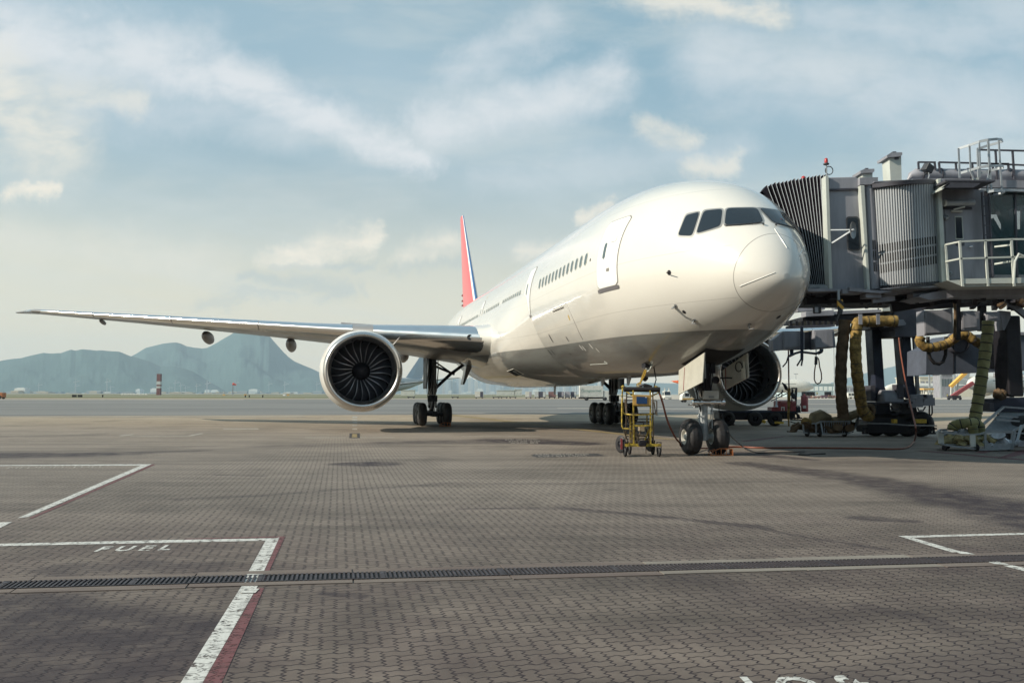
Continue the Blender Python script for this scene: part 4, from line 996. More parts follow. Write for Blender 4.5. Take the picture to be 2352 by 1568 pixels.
# bellows
b = MB(); N = 17; ribs = MB(); top = []
def bel(s, t):
    xt = 8 + (545 - 8) * s ** .92; yt = 532 - 104 * s ** .62
    xb = 318 + (566 - 318) * s; yb = 1336 + 22 * s
    x = xt + (xb - xt) * (t ** .92); y = yt + (yb - yt) * t
    return PA(x, y, 26.9 - 1.85 * s)
rows = []
for i in range(2 * N + 1):
    s = i / (2 * N); o = -.10 if i % 2 else .10
    col = [bel(s, t / 14) + Vector((0, o, 0)) for t in range(14, -1, -1)]
    tp = col[-1]; jag = (.05 if i % 2 else -.05) + random.uniform(-.015, .015)
    col[-1] = tp + Vector((0, 0, jag))
    col += [tp + Vector((.1 * k, .75 * k, .10 * sin(k * pi / 4) + jag)) for k in range(1, 5)]
    rows.append(col)
    if i % 2 and i > 0: ribs.tube([p + Vector((0, -.012, 0)) for p in col[:15]], .010, 5)
b.grid(rows); bl = b.build('bellows', pbr('bellows_fabric', (.010, .009, .014), .95, spec=.1, var=.5, vscale=5, bump=.6, bscale=12), br, keep=False)
ribs.build('bellows_rib', pbr('rib_edge', (.46, .49, .52), .6), bl, smooth=60)
b = MB(); b.beam(PA(385, 1357, 25.2), PA(572, 1357, 24.9), .10, .10)
for k in range(26): p = PA(388 + k * 7.2, 1350, 25.1); b.cyl(p + Vector((0, -.08, -.06)), p + Vector((0, -.08, .05)), .022, n=6)
b.build('bellows_sill', M['galv'], bl)
slab('corner_post', PA, [(528, 425), (552, 425), (586, 1388), (560, 1388)], Yf - .12, .35, M['blight'], br)
w1 = slab('cab_wall', PA, [(551, 545), (806, 540), (886, 1380), (584, 1368)], Yf, 3.2, M['bgrey'], br)
slab('wall_header', PA, [(552, 438), (780, 432), (812, 456), (812, 534), (553, 540)], Yf - .04, 3.0, M['bgrey'], br, bevel=.03)
slab('header_trim', PA, [(553, 535), (812, 529), (812, 541), (553, 547)], Yf - .06, .05, M['bgrey2'], br)
wn = slab('cab_window', PA, rrect(700, 765, 806, 1048, 22, 14), Yf - .03, .05, M['seal'], br)
slab('window_pane', PA, rrect(711, 778, 797, 1036, 16, 13), Yf - .04, .02, M['glass'], wn)
mr = thing('convex_mirror', 'oval convex mirror on a bracket in front of the bridge cab window', 'mirror', PA(757, 880, Yf - .5))
b = MB(); c0 = PA(757, 880, Yf - .5); b.lathe([(.01, -.03), (.09, -.02), (.13, 0), (.13, .02)], c0, (.15, -1, 0), 24)
for v in range(len(b.v)): b.v[v] = c0 + Vector(((b.v[v] - c0).x * .75, (b.v[v] - c0).y, (b.v[v] - c0).z * 1.9))
b.build('mirror_face', M['steel'], mr, smooth=60)
b = MB(); b.beam(PA(568, 878, Yf - .1), PA(748, 876, Yf - .5), .03); b.beam(PA(575, 992, Yf - .1), PA(744, 884, Yf - .5), .045); b.cyl(c0 + Vector((-.05, 0, 0)), c0 + Vector((0, -.08, 0)), .03, n=8); b.build('bracket', M['galv'], mr)
slab('corner_post', PA, [(816, 505), (856, 505), (902, 1378), (878, 1378)], Yf - .2, .4, M['blight'], br, bevel=.02)
b = MB(); b.tube([PA(886, 512, Yf), PA(932, 1375, Yf)], .165, 18); b.build('round_post', M['bgrey'], br, smooth=60)
b = MB()
for yy in (962, 1052, 1145):
    for xx in (905, 922): q = rect(xx + (yy - 500) * .05 - 8, yy, xx + (yy - 500) * .05, yy + 78, 4); b.prism([PA(x, y, Yf - .175) for x, y in q], (0, .02, 0))
b.build('post_slot', M['void'], br)
# roof boxes and stacks
slab('roof_box', PA, [(815, 440), (966, 437), (966, 470), (930, 497), (815, 500)], Yf - .2, .9, M['bgrey'], br)
st = slab('vent_stack', PA, rect(836, 398, 920, 440), Yf, .45, M['blight'], br); slab('stack_cap', PA, [(818, 383), (850, 370), (935, 366), (937, 388), (926, 398), (822, 403)], Yf - .08, .6, M['bgrey'], st); slab('stack_top', PA, rect(862, 360, 886, 370), Yf, .3, M['bgrey2'], st)
st = slab('vent_stack', PA, [(1060, 262), (1160, 258), (1164, 470), (1072, 472)], Yf + .2, .5, M['blight'], br); slab('stack_cap', PA, [(1042, 252), (1082, 232), (1168, 228), (1170, 248), (1158, 262), (1044, 272)], Yf + .12, .7, M['bgrey'], st)
slab('stack_top', PA, rect(1090, 222, 1120, 232), Yf + .2, .3, M['bgrey2'], st); slab('stack_louvre', PA, rect(1105, 262, 1140, 290), Yf + .19, .02, M['bgrey2'], st)
# beacons
bc = thing('warning_beacon', 'red beacon lamp on a thin mast with a coiled cable above the bellows', 'beacon', PA(533, 425, Yf))
b = MB(); b.cyl(PA(537, 430, Yf), PA(533, 330, Yf), .022, n=8); b.build('mast', M['galv'], bc)
b = MB(); p = PA(533, 332, Yf); b.lathe([(.085, 0), (.085, .03), (.05, .05)], p, (0, 0, 1), 14); b.build('lamp_base', M['seal'], bc)
b = MB(); b.lathe([(.05, .05), (.052, .11), (.045, .17), (.015, .195)], p, (0, 0, 1), 14); b.build('lamp_glass', M['redlamp'], bc, smooth=60)
b = MB(); c0 = PA(557, 381, Yf); b.tube([c0 + Vector((cos(a) * .11, 0, sin(a) * .12)) for a in [2 * pi * k / 20 for k in range(21)]], .014, 6); b.build('cable_coil', M['seal'], bc)
bc = thing('warning_beacon', 'small red beacon peeping over the black bellows roof', 'beacon', PA(343, 462, 26.2))
b = MB(); p = PA(343, 462, 26.2); b.lathe([(.07, -.1), (.075, .04), (.06, .10), (.02, .13)], p, (0, 0, 1), 14); b.build('lamp_glass', M['redlamp'], bc, smooth=60)
# corrugated roller curtain, bulging towards the camera
def cur(s, t):
    x = 930 + (1476 - 930) * s + (52 - 30 * s) * t; y = (515 - 22 * sin(pi * s * .7)) * (1 - t) + (1368 - 40 * s) * t
    return QA(x, y), Yf + .25 - .95 * sin(pi * (.10 + .80 * s)) ** .9
NSL = 25; rows = []
for i in range(NSL * 8 + 1):
    s = i / (NSL * 8); ph = (i % 8) / 8; row = []
    for t in (0, .25, .5, .75, 1):
        q, Y = cur(s, t); row.append(Wp(q[0], q[1], Y - .045 * abs(sin(pi * ph)) ** .7))
    rows.append(row)
b = MB(); b.grid(rows); cu = b.build('roller_curtain', M['alu'], br, smooth=60)
b = MB()
for k in range(NSL):
    s = (k + .97) / NSL
    if s > .99: continue
    for t0, t1 in ((.525, .60), (.62, .70), (.72, .80)):
        t0 += .05 - .05 * s * 1.2; t1 += .05 - .05 * s * 1.2; w = .0125
        P = []
        for ss, tt in ((s - w, t0), (s + w, t0), (s + w, t1), (s - w, t1)): q, Y = cur(ss, tt); P.append(Wp(q[0], q[1], Y - .040))
        b.add(P, [(0, 1, 2, 3)])
b.build('curtain_slot', M['void'], cu)
b = MB()
for k in range(NSL):
    q, Y = cur((k + .5) / NSL, .985); b.box(Wp(q[0], q[1], Y - .06), (.06, .04, .08))
b.build('curtain_clip', M['seal'], cu)
# roof rim over the curtain
b = MB(); up_, lo_ = [], []
for i in range(17):
    s = i / 16; q, Y = cur(s, 0); x = 918 + (1462 - 918) * s; y1 = 500 - 36 * sin(pi * s * .62)
    up_.append(PA(x, y1 - 8, Y - .15)); lo_.append(PA(x, y1 + 26, Y - .12))
n = 17; vs = up_ + lo_ + [p + Vector((0, 1.2, 0)) for p in up_] + [p + Vector((0, 1.0, 0)) for p in lo_]
b.add(vs, [(i, i + 1, n + i + 1, n + i) for i in range(16)] + [(i, 2 * n + i, 2 * n + i + 1, i + 1) for i in range(16)] + [(n + i, n + i + 1, 3 * n + i + 1, 3 * n + i) for i in range(16)])
b.build('roof_rim', M['bgrey2'], br, smooth=60)
slab('roof', PA, [(940, 470), (1465, 446), (1465, 456), (930, 482)], Yf - .3, 4.5, M['bgrey'], br)
slab('corner_post', PA, [(1464, 450), (1495, 447), (1545, 1370), (1503, 1372)], Yf - .42, .30, M['blight'], br, bevel=.02)
# service door wall
slab('door_wall', PA, [(1496, 520), (1850, 545), (1892, 1286), (1540, 1305)], Yf + .05, 2.5, M['bgrey'], br)
slab('roof_fascia', PA, [(1490, 447), (1824, 452), (1826, 486), (1565, 482), (1494, 520)], Yf - .35, 3.0, M['bgrey'], br)
aw = slab('awning', PA, [(1562, 479), (1828, 485), (1766, 524), (1500, 524)], Yf - 1.0, .05, M['bgrey2'], br); b = MB(); b.prism([PA(1502, 527, Yf - 1.0), PA(1564, 482, Yf - 1.0), PA(1564, 494, Yf - 1.0), PA(1504, 540, Yf - 1.0)], (0, .95, 0)); b.build('awning_edge', M['blight'], aw)
b = MB(); b.box((PA(1665, 500, Yf - .5)), (1.4, .95, .05)); b.build('awning_soffit', M['bgrey2'], aw)
b = MB(); b.tube([PA(1520, 653, Yf - .15), PA(1770, 650, Yf - .15)], .085, 14); lt = b.build('strip_light', M['alu'], br, smooth=60)
b = MB(); b.cyl(PA(1516, 653, Yf - .15), PA(1532, 653, Yf - .15), .10, n=14); b.build('light_end', M['dirtwhite'], lt)
dd = slab('service_door', PA, [(1522, 708), (1746, 708), (1780, 1284), (1548, 1292)], Yf + .03, .04, M['bgrey'], br, bevel=.01)
slab('door_frame', PA, [(1516, 686), (1752, 686), (1755, 704), (1518, 704)], Yf + .01, .05, M['bgrey2'], dd)
slab('door_window', PA, [(1608, 762), (1672, 762), (1684, 957), (1616, 957)], Yf + .02, .03, M['blight'], dd); slab('window_pane', PA, [(1615, 772), (1665, 772), (1675, 947), (1622, 947)], Yf + .012, .03, M['glass'], dd)
b = MB(); b.beam(PA(1598, 708, Yf - .1), PA(1694, 684, Yf - .25), .04); b.beam(PA(1576, 722, Yf), PA(1668, 722, Yf), .07, .05); b.build('door_closer', M['dirtwhite'], dd)
b = MB(); b.tube([PA(1728, 1018, Yf - .06), PA(1756, 1016, Yf - .06)], .02, 8); b.lathe([(.03, 0), (.03, -.05)], PA(1728, 1018, Yf), (0, 1, 0), 10); b.build('door_handle', M['chrome'], dd)
slab('notice', PA, rect(1618, 965, 1690, 1010), Yf + .02, .01, M['bgrey2'], dd)
for x, y in ((1535, 775), (1560, 1240)): b = MB(); b.lathe([(.07, 0), (.07, -.06), (.02, -.10)], PA(x, y, Yf), (0, 1, 0), 12); b.build('fitting', M['galv'], br, smooth=60)
# glazed tunnel to the right, running away from the camera a little
Yt = Yf + .5
slab('tunnel_fascia', PA, [(1824, 455), (2420, 470), (2420, 530), (1826, 522)], Yt - .25, 3.0, M['bgrey'], br)
slab('fascia_trim', PA, [(1826, 530), (2420, 538), (2420, 562), (1826, 550)], Yt - .32, .12, M['galv'], br)
gl = slab('tunnel_glass', PA, [(1900, 552), (2420, 560), (2420, 1290), (1935, 1285)], Yt - .1, .03, None or pbr('tinted_glass', (.04, .10, .11), .08, alpha=.42, coat=.5), br)
slab('tunnel_mullion', PA, [(1826, 545), (1890, 545), (1928, 1290), (1862, 1290)], Yt - .14, .10, M['bgrey2'], br)
for x0 in (2108, 2300): slab('tunnel_mullion', PA, [(x0, 555), (x0 + 14, 555), (x0 + 34, 1290), (x0 + 20, 1290)], Yt - .14, .10, M['bgrey2'], br)
b = MB(); b.beam(PA(1930, 590, Yt + .5), PA(2120, 1000, Yt + .5), .20); b.beam(PA(2120, 1000, Yt + .5), PA(2200, 1240, Yt + .5), .20); b.beam(PA(1905, 790, Yt + .6), PA(2060, 1050, Yt + .6), .14); b.beam(PA(2200, 600, Yt + .5), PA(2420, 1200, Yt + .5), .18); b.beam(PA(1985, 960, Yt + .6), PA(2050, 800, Yt + .6), .1)
b.build('truss', M['bgrey2'], br)
slab('tunnel_floor', PA, [(1860, 1288), (2420, 1288), (2420, 1310), (1860, 1310)], Yt, 3.0, M['bgrey2'], br)
slab('tunnel_roof', PA, [(1830, 552), (2420, 560), (2420, 575), (1830, 567)], Yt, 3.0, M['bgrey2'], br)
bw = slab('back_wall', PA, [(1850, 552), (2420, 560), (2420, 715), (1860, 715)], Yt + 2.9, .08, M['bgrey2'], br); slab('back_wall', PA, [(1870, 872), (2420, 872), (2420, 1250), (1870, 1250)], Yt + 2.9, .08, M['bgrey2'], br)
for x0 in (1850, 2005, 2060, 2165): slab('back_wall_post', PA, rect(x0, 700, x0 + 48, 880), Yt + 2.85, .08, M['bgrey2'], br)
# caged ladder between door wall and tunnel
ld = thing('caged_ladder', 'caged access ladder rising from the walkway to the bridge roof', 'ladder', PA(1900, 1290, Yf - .25))
b = MB()
b.beam(PA(1834, 560, Yf - .2), PA(1872, 1280, Yf - .2), .04); b.beam(PA(1892, 560, Yf - .2), PA(1928, 1280, Yf - .2), .04)
for k in range(9): yy = 600 + k * 80; b.beam(PA(1836 + (yy - 560) * .05, yy, Yf - .2), PA(1893 + (yy - 560) * .05, yy, Yf - .2), .025)
b.build('rungs', M['bgrey2'], ld)
def PL(x, y, Y=Yf - .6): return Wp(*mk(3650, 500, 5.226)(x, y), Y)
hoop = MB()
def hoops(pts, w=.07): 
    for a, c_ in zip(pts, pts[1:]): hoop.beam(PL(*a), PL(*c_), .02, w)
hoops([(960, 495, Yf - .3), (1190, 425, Yf - .6), (1400, 350, Yf - .9), (1580, 312, Yf - 1.0), (1760, 295, Yf - .9), (1860, 305, Yf - .7), (1888, 335, Yf - .4), (1800, 370, Yf - .2), (1580, 430, Yf - .05), (1345, 510, Yf)])
hoops([(1005, 1005, Yf - .3), (1215, 945, Yf - .6), (1400, 885, Yf - .9), (1600, 855, Yf - 1.0), (1780, 850, Yf - .8), (1900, 860, Yf - .5), (1900, 885, Yf - .3), (1780, 915, Yf - .15), (1620, 960, Yf - .05), (1440, 1005, Yf)])
hoops([(1560, 1400, Yf - .9), (1700, 1375, Yf - 1.0), (1860, 1375, Yf - .9), (1930, 1390, Yf - .6), (1880, 1430, Yf - .3), (1690, 1460, Yf - .1)])
hoop.build('cage_hoop', M['galv'], ld)
b = MB()
for pts, w in ((((960, 490), (990, 1110)), .05), (((1190, 425), (1215, 950), (1275, 1130)), .045), (((1395, 350), (1415, 900)), .04), (((1580, 312), (1610, 860), (1650, 1390)), .06), (((1800, 298), (1835, 860), (1870, 1370)), .045), (((1610, 960), (1560, 1190), (1570, 1400)), .045)):
    b = MB()
    for a, c_ in zip(pts, pts[1:]): b.beam(PL(*a), PL(*c_), w, .03)
    b.build('cage_upright', M['galv'], ld)
b = MB(); b.beam(PL(1375, 510, Yf), PL(1395, 1100, Yf), .09, .05); b.build('cage_upright', M['galv'], ld)
b = MB(); b.prism([PL(1278, 1125), PL(1390, 1095), PL(1390, 1150), PL(1285, 1178)], (0, .4, 0)); b.build('step_plate', M['blight'], ld)
# roof handrails
rl = thing('roof_handrail', 'dark tubular handrail along the bridge roof above the air duct', 'handrail', PL(1500, 1120, Yf + 1.2))
b = MB()
Yr = Yf + 1.4
for a, c_ in (((110, 778), (480, 782)), ((548, 780), (1560, 805)), ((1560, 805), (2500, 850)), ((1375, 520), (2500, 545)), ((120, 778), (130, 930)), ((462, 782), (480, 935)), ((552, 780), (575, 1000)), ((905, 790), (915, 935)), ((1245, 800), (1258, 915)), ((1735, 530), (1770, 1140)), ((2090, 540), (2130, 1140)), ((1675, 812), (1680, 915)), ((2000, 815), (2012, 950)), ((1640, 812), (2010, 812))):
    b.beam(PL(a[0], a[1], Yr), PL(c_[0], c_[1], Yr), .055, .045)
b.build('rail', M['bgrey2'], rl)
# air duct on the roof
b = MB(); c0 = PL(180, 1045, Yf + 1.6); c1 = PL(2600, 1075, Yf + 1.6); d_ = (c1 - c0).normalized()
b.tube([c0 + Vector((-.42, 0, -.16)), c0 + Vector((-.32, 0, -.03)), c0 + Vector((-.16, 0, .01)), c0, c1], [.03, .11, .19, .205, .205], 20); du = b.build('roof_duct', M['bgrey'], br, smooth=60)
b = MB()
for x in (180, 575, 1160, 2010): p = PL(x, 1047, Yf + 1.6); b.lathe([(.205, -.03), (.22, -.02), (.22, .02), (.205, .03)], p, d_, 20)
b.build('duct_band', M['bgrey2'], du, smooth=60)
b = MB(); p = PL(320, 910, Yf + .9); b.box(p, (.26, .24, .24), R=Matrix.Rotation(.5, 3, 'Y') @ Matrix.Rotation(.3, 3, 'Z')); b.beam(p + Vector((0, 0, -.1)), PL(235, 1060, Yf + .9), .05); b.beam(p + Vector((0, 0, -.1)), PL(300, 1040, Yf + .9), .05)
b.build('floodlight', M['seal'], br, bevel=.02); b = MB(); b.tube([PL(335, 980, Yf + .85), PL(350, 1060, Yf + .85), PL(330, 1120, Yf + .85)], .02, 6); b.build('light_stay', M['galv'], br)
# walkway in front of the door
wk = slab('walkway', PA, [(1545, 1300), (1680, 1352), (2500, 1335), (2500, 1300), (1700, 1292)], Yf - 1.3, 1.5, M['blight'], br)
slab('walkway_kerb', PA, [(1680, 1285), (2500, 1270), (2500, 1318), (1680, 1328)], Yf - 1.36, .06, M['blight'], wk)
b = MB(); Yw = Yf - 1.35
for y0_, y1_ in (((1000, 975), (955, 955)), ((1142, 1118), (1104, 1100))):
    b.beam(PA(1535, y0_[0], Yf - .5), PA(1652, y0_[1], Yw), .05, .045); b.beam(PA(1652, y0_[1], Yw), PA(2078, y1_[0], Yw), .05, .045); b.beam(PA(2078, y1_[0], Yw), PA(2500, y1_[1], Yw), .05, .045)
for x, yt in ((1536, 998), (1655, 975), (1868, 966), (2086, 956)):
    Yp = Yf - .5 if x == 1536 else Yw
    b.beam(PA(x - 6, yt, Yp), PA(x + 18, 1348, Yp), .055, .05)
b.beam(PA(1945, 1018, Yf - .8), PA(2075, 1003, Yw), .045); b.beam(PA(1945, 1162, Yf - .8), PA(2075, 1140, Yw), .045)
b.tube([PA(2100, 1330, Yw - .1), PA(2112, 1140, Yw - .1), PA(2145, 1078, Yw - .1), PA(2190, 1100, Yw - .1)], .035, 8)
b.build('handrail', M['blight'], wk)
# floor frame and underside machinery
slab('floor_beam', PA, [(380, 1368), (740, 1368), (740, 1400), (718, 1400), (718, 1388), (380, 1392)], Yf - .15, .4, M['bgrey'], br)
slab('floor_beam', PA, [(728, 1356), (900, 1378), (980, 1384), (1545, 1346), (1545, 1368), (980, 1406), (728, 1388)], Yf - .35, .5, M['bgrey'], br)
slab('floor_beam', PA, [(1085, 1364), (1545, 1336), (1545, 1352), (1085, 1378)], Yf - .5, .3, M['galv'], br)
slab('floor_plate', PA, [(380, 1380), (1545, 1380), (1545, 1412), (380, 1412)], Yf + .3, 4.2, M['bgrey2'], br)
slab('haunch', PB, [(1430, 60), (1640, 20), (2500, 10), (2500, 62), (1780, 66), (1700, 88), (1500, 110), (1395, 82)], Yf - .5, 1.2, M['bgrey'], br)
b = MB()
for k in range(46):
    x = random.uniform(385, 2300); y = random.uniform(40, 135) if x < 1700 else random.uniform(20, 130); w_ = random.uniform(.2, .9)
    if random.random() < .6: b.box(PB(x, y, Yf + random.uniform(.3, 2.5)), (w_, random.uniform(.2, .8), random.uniform(.05, .22)))
    else: b.beam(PB(x, y, Yf + random.uniform(.2, 1.5)), PB(x + random.uniform(-90, 130), y + random.uniform(-30, 60), Yf + random.uniform(.3, 2.2)), .08)
for x in (455, 600, 1050, 1320, 1520, 1760, 1900, 2080): b.beam(PB(x, 20, Yf + .6), PB(x, 150, Yf + .8), .12)
b.beam(PB(380, 125, Yf + .7), PB(1300, 95, Yf + .9), .22, .20); b.beam(PB(380, 72, Yf + 1.2), PB(2300, 60, Yf + 1.4), .25, .28); b.beam(PB(1150, 180, Yf + 1.4), PB(1700, 90, Yf + 1.2), .2, .3)
b.build('underframe', M['dark'], br)
b = MB()
for x, y, w_, h_ in ((780, 40, .55, .14), (970, 78, .45, .12), (1130, 55, .4, .10), (1400, 75, .5, .12)): b.box(PB(x, y, Yf - .05), (w_, .4, h_))
b.beam(PB(985, 118, Yf - .1), PB(1180, 96, Yf - .1), .10, .14); b.beam(PB(1085, 42, Yf - .1), PB(1640, 10, Yf - .1), .05, .06); b.beam(PB(1100, 60, Yf - .05), PB(1600, 28, Yf - .05), .05, .05)
b.build('underframe_rail', M['bgrey'], br)
b = MB(); b.cyl(PB(940, 20, Yf), PB(944, 85, Yf), .03, n=8); b.lathe([(.02, .1), (.07, .02), (.08, 0)], PB(944, 85, Yf), (0, 0, 1), 10); b.build('drain_fitting', M['galv'], br)
# striped feeler arm
hz_ = pbr('hazard_stripes', (.6, .35, .05), .5); nt = hz_.node_tree; tc = nn(nt, 'ShaderNodeTexCoord'); wv = nn(nt, 'ShaderNodeTexWave'); lk(nt, tc.outputs['Object'], wv.inputs[0]); wv.inputs['Scale'].default_value = 2.6; wv.bands_direction = 'DIAGONAL'
lk(nt, mixc(nt, smooth(nt, wv.outputs['Fac'], .45, .55), (.62, .36, .06), (.02, .02, .025)), nt.nodes['Principled BSDF'].inputs['Base Color'])
fa = thing('feeler_arm', 'black and orange striped arm hanging under the bridge cab', 'hanging arm', PB(690, 20, Yf - .2))
b = MB(); b.beam(PB(678, 20, Yf - .2), PB(682, 115, Yf - .2), .06); b.build('rod', M['galv'], fa)
b = MB(); b.beam(PB(690, 110, Yf - .2), PB(702, 195, Yf - .2), .16, .06); b.build('striped_plate', hz_, fa)
b = MB(); b.beam(PB(700, 195, Yf - .2), PB(690, 240, Yf - .2), .12, .08); b.beam(PB(690, 225, Yf - .2), PB(660, 295, Yf - .25), .05); b.tube([PB(706 + 26 * cos(a), 150 + 38 * sin(a), Yf - .15) for a in [2 * pi * k / 16 for k in range(17)]], .012, 6); b.build('cable_loop', M['seal'], fa)
fl = thing('floodlight', 'black floodlight hanging below the bridge cab beside the aircraft nose', 'floodlight', PB(488, 155, Yf + .3)); b = MB(); b.beam(PB(488, 150, Yf + .3), PB(488, 172, Yf + .3), .08); b.box(PB(489, 195, Yf + .3), (.22, .14, .24)); b.build('housing', M['seal'], fl, bevel=.03); b = MB(); b.box(PB(484, 200, Yf + .225), (.10, .02, .16)); b.build('lamp_glass', M['plastic'], fl)

# ------------------------------------------------------------------ second bridge, at the next door behind
b2 = thing('boarding_bridge', 'second boarding bridge standing behind the first on two dark drive columns with grey control boxes', 'boarding bridge', (17.5, 38.5, 0))
Y2 = 37.0
slab('cab_wall', PB, [(-700, -300), (1230, -300), (1230, 95), (-700, 150)], Y2 + .5, 3.0, M['bgrey'], b2)
slab('tunnel_wall', PB, [(1230, -320), (3100, -420), (3100, 10), (1230, 60)], Y2 + 3.5, 3.2, M['bgrey'], b2)
slab('cab_glass', PB, [(560, 118), (1200, 112), (1200, 150), (560, 165)], Y2 + .46, .05, pbr('aqua_glass', (.30, .48, .46), .15, coat=.4), b2)
slab('floor_beam', PB, [(650, 175), (1215, 150), (1215, 163), (650, 192)], Y2 - .1, .4, M['galv'], b2); slab('floor_beam', PB, [(640, 212), (1190, 190), (1190, 215), (640, 240)], Y2 - .3, 2.4, M['bgrey'], b2)
slab('junction_box', PB, rect(1075, 178, 1190, 210), Y2 - .4, .5, M['blight'], b2); slab('corner_post', PB, rect(1203, 100, 1238, 190), Y2 - .3, .3, M['blight'], b2)
slab('panel_box', PB, [(385, 215), (640, 200), (645, 250), (388, 262)], Y2 - .6, .6, M['bgrey'], b2, bevel=.02); slab('panel_box', PB, [(300, 150), (560, 150), (560, 195), (320, 215)], Y2 - .1, .6, M['bgrey'], b2)
slab('under_beam', PB, [(360, 262), (980, 238), (1150, 238), (1150, 268), (700, 300), (360, 300)], Y2 - .2, 2.6, M['dark'], b2)
slab('under_beam', PB, [(240, 342), (650, 330), (650, 346), (240, 362)], Y2 - .9, .5, M['bgrey2'], b2)
b = MB()
for k in range(9): x = 250 + k * 52; b.beam(PB(x, 300, Y2 - .7), PB(x + 5, 345, Y2 - .7), .10)
b.build('hanger', M['dark'], b2)
for pts in ([(185, 390), (352, 388), (377, 400), (378, 552), (190, 556)], [(462, 380), (640, 372), (658, 536), (475, 552)]):
    cb = slab('control_box', PB, pts, Y2 - 1.1, .7, M['bgrey'], b2, bevel=.01); x0, x1 = pts[0][0], pts[1][0]
    slab('box_door', PB, [(x0 + 12, pts[0][1] + 14), (x1 - 14, pts[1][1] + 12), (x1 - 6, 528), (x0 + 14, 540)], Y2 - 1.14, .03, M['bgrey'], cb, bevel=.006)
slab('control_box', PB, [(92, 470), (180, 400), (182, 560), (96, 566)], Y2 - 1.0, .6, M['bgrey'], b2); slab('control_box', PB, [(378, 400), (452, 388), (470, 548), (380, 556)], Y2 - .6, .5, M['bgrey2'], b2)
b = MB()
for x0 in (345, 358): b.tube([PB(x0, 350, Y2 - 1.3), PB(x0 + 2, 560, Y2 - 1.3), PB(x0 + 1, 640, Y2 - 1.3), PB(x0 - 36 + (x0 - 345) * 2, 700, Y2 - 1.3)], .035, 6)
b.tube([PB(240, 615, Y2 - 1.1), PB(290, 590, Y2 - 1.1), PB(340, 575, Y2 - 1.1), PB(480, 592, Y2 - 1.1), PB(540, 560, Y2 - 1.1)], .055, 6)
for k in range(5): b.tube([PB(245 + k * 7, 555, Y2 - 1), PB(250 + k * 6, 590, Y2 - 1), PB(240, 615, Y2 - 1)], .022, 5); b.tube([PB(515 + k * 7, 550, Y2 - 1), PB(515 + k * 5, 580, Y2 - 1), PB(500, 598, Y2 - 1)], .022, 5)
b.tube([PB(180, 710, Y2 - 1.3), PB(215, 670, Y2 - 1.3), PB(232, 610, Y2 - 1.3)], .03, 6)
b.build('cable_bundle', M['navy'], b2, smooth=60)
# hanging plug cable loop
hc = thing('plug_cable', 'dark power plug hanging in a cable loop below the right control box', 'cable', PB(480, 560, Y2 - 1.2))
b = MB(); b.tube([PB(480, 552, Y2 - 1.2), PB(480, 620, Y2 - 1.2)], .02, 8); b.tube([PB(482, 618, Y2 - 1.2), PB(478, 690, Y2 - 1.2)], .065, 8); b.build('plug', M['seal'], hc, smooth=60)
b = MB(); b.tube([PB(x, y, Y2 - 1.2) for x, y in ((475, 690), (465, 760), (464, 820), (475, 850), (493, 862), (518, 850), (530, 815), (526, 760), (512, 710), (505, 650), (498, 630))], .026, 8); b.build('cable', pbr('dull_red_cable', (.10, .035, .03), .6), hc, smooth=60)
# drive columns
def col(pts, Y, nm='drive_column', mt='navy'): return slab(nm, PB, pts, Y, .8, M[mt], b2, bevel=.04)
col([(978, 345), (1062, 345), (1098, 900), (1012, 900)], Y2 + 1.3); slab('column_collar', PB, [(966, 340), (1076, 340), (1076, 372), (966, 372)], Y2 + 1.2, 1.0, M['bgrey2'], b2)
col([(1240, 430), (1328, 430), (1372, 960), (1282, 960)], Y2 + .6)
slab('guide_rail', PB, [(1352, 430), (1378, 430), (1412, 955), (1386, 955)], Y2 + .4, .15, M['steel'], b2)
slab('head_bracket', PB, [(1190, 205), (1330, 165), (1445, 130), (1450, 330), (1440, 436), (1188, 440), (1188, 380), (1142, 345)], Y2, 1.6, M['bgrey2'], b2)
slab('bracket_block', PB, [(1172, 252), (1220, 250), (1218, 285), (1150, 288)], Y2 - .2, .5, M['bgrey'], b2); slab('bracket_block', PB, [(1146, 292), (1262, 285), (1288, 322), (1280, 335), (1140, 350)], Y2 - .3, .6, M['bgrey'], b2)
slab('column_shoe', PB, [(968, 880), (1010, 875), (1015, 1010), (975, 1010)], Y2 + 1.0, .8, M['bgrey2'], b2); slab('column_shoe', PB, [(1215, 868), (1262, 868), (1272, 985), (1222, 985)], Y2 + .4, .6, M['bgrey2'], b2)
slab('column_shoe', PB, [(1010, 895), (1100, 895), (1120, 1020), (1010, 1020)], Y2 + 1.2, 1.0, M['navy'], b2); slab('column_shoe', PB, [(1275, 895), (1365, 880), (1380, 985), (1275, 985)], Y2 + .5, .9, M['navy'], b2)
b = MB(); rs = []
for x in (1048, 1060, 1140, 1225, 1238):
    k = .8 if x in (1048, 1238) else 1; c0 = PB(x, 1030, Y2 + .9); rs.append([c0 + Vector((0, cos(a) * .45 * k, sin(a) * .55 * k)) for a in [pi * j / 10 for j in range(11)]])
b.rings(rs, True, True); b.build('motor_cover', M['bgrey'], b2, smooth=50)
b = MB(); b.beam(PB(845, 1030, Y2 + .4), PB(1330, 1030, Y2 + .4), .35, .07); b.beam(PB(900, 1048, Y2 + .6), PB(1140, 1048, Y2 + .6), .1, .06)
b.build('service_deck', M['bgrey2'], b2)
for pts in ([(1325, 958), (1475, 955), (1475, 998), (1325, 998)], [(1310, 1000), (1370, 1000), (1375, 1076), (1312, 1076)], [(1372, 998), (1440, 998), (1442, 1070), (1376, 1070)], [(1455, 985), (1545, 985), (1548, 1055), (1440, 1058)], [(1440, 958), (1530, 958), (1530, 985), (1440, 985)]):
    slab('relay_box', PB, pts, Y2 + .3, .5, M['bgrey'], b2, bevel=.01)
b = MB()
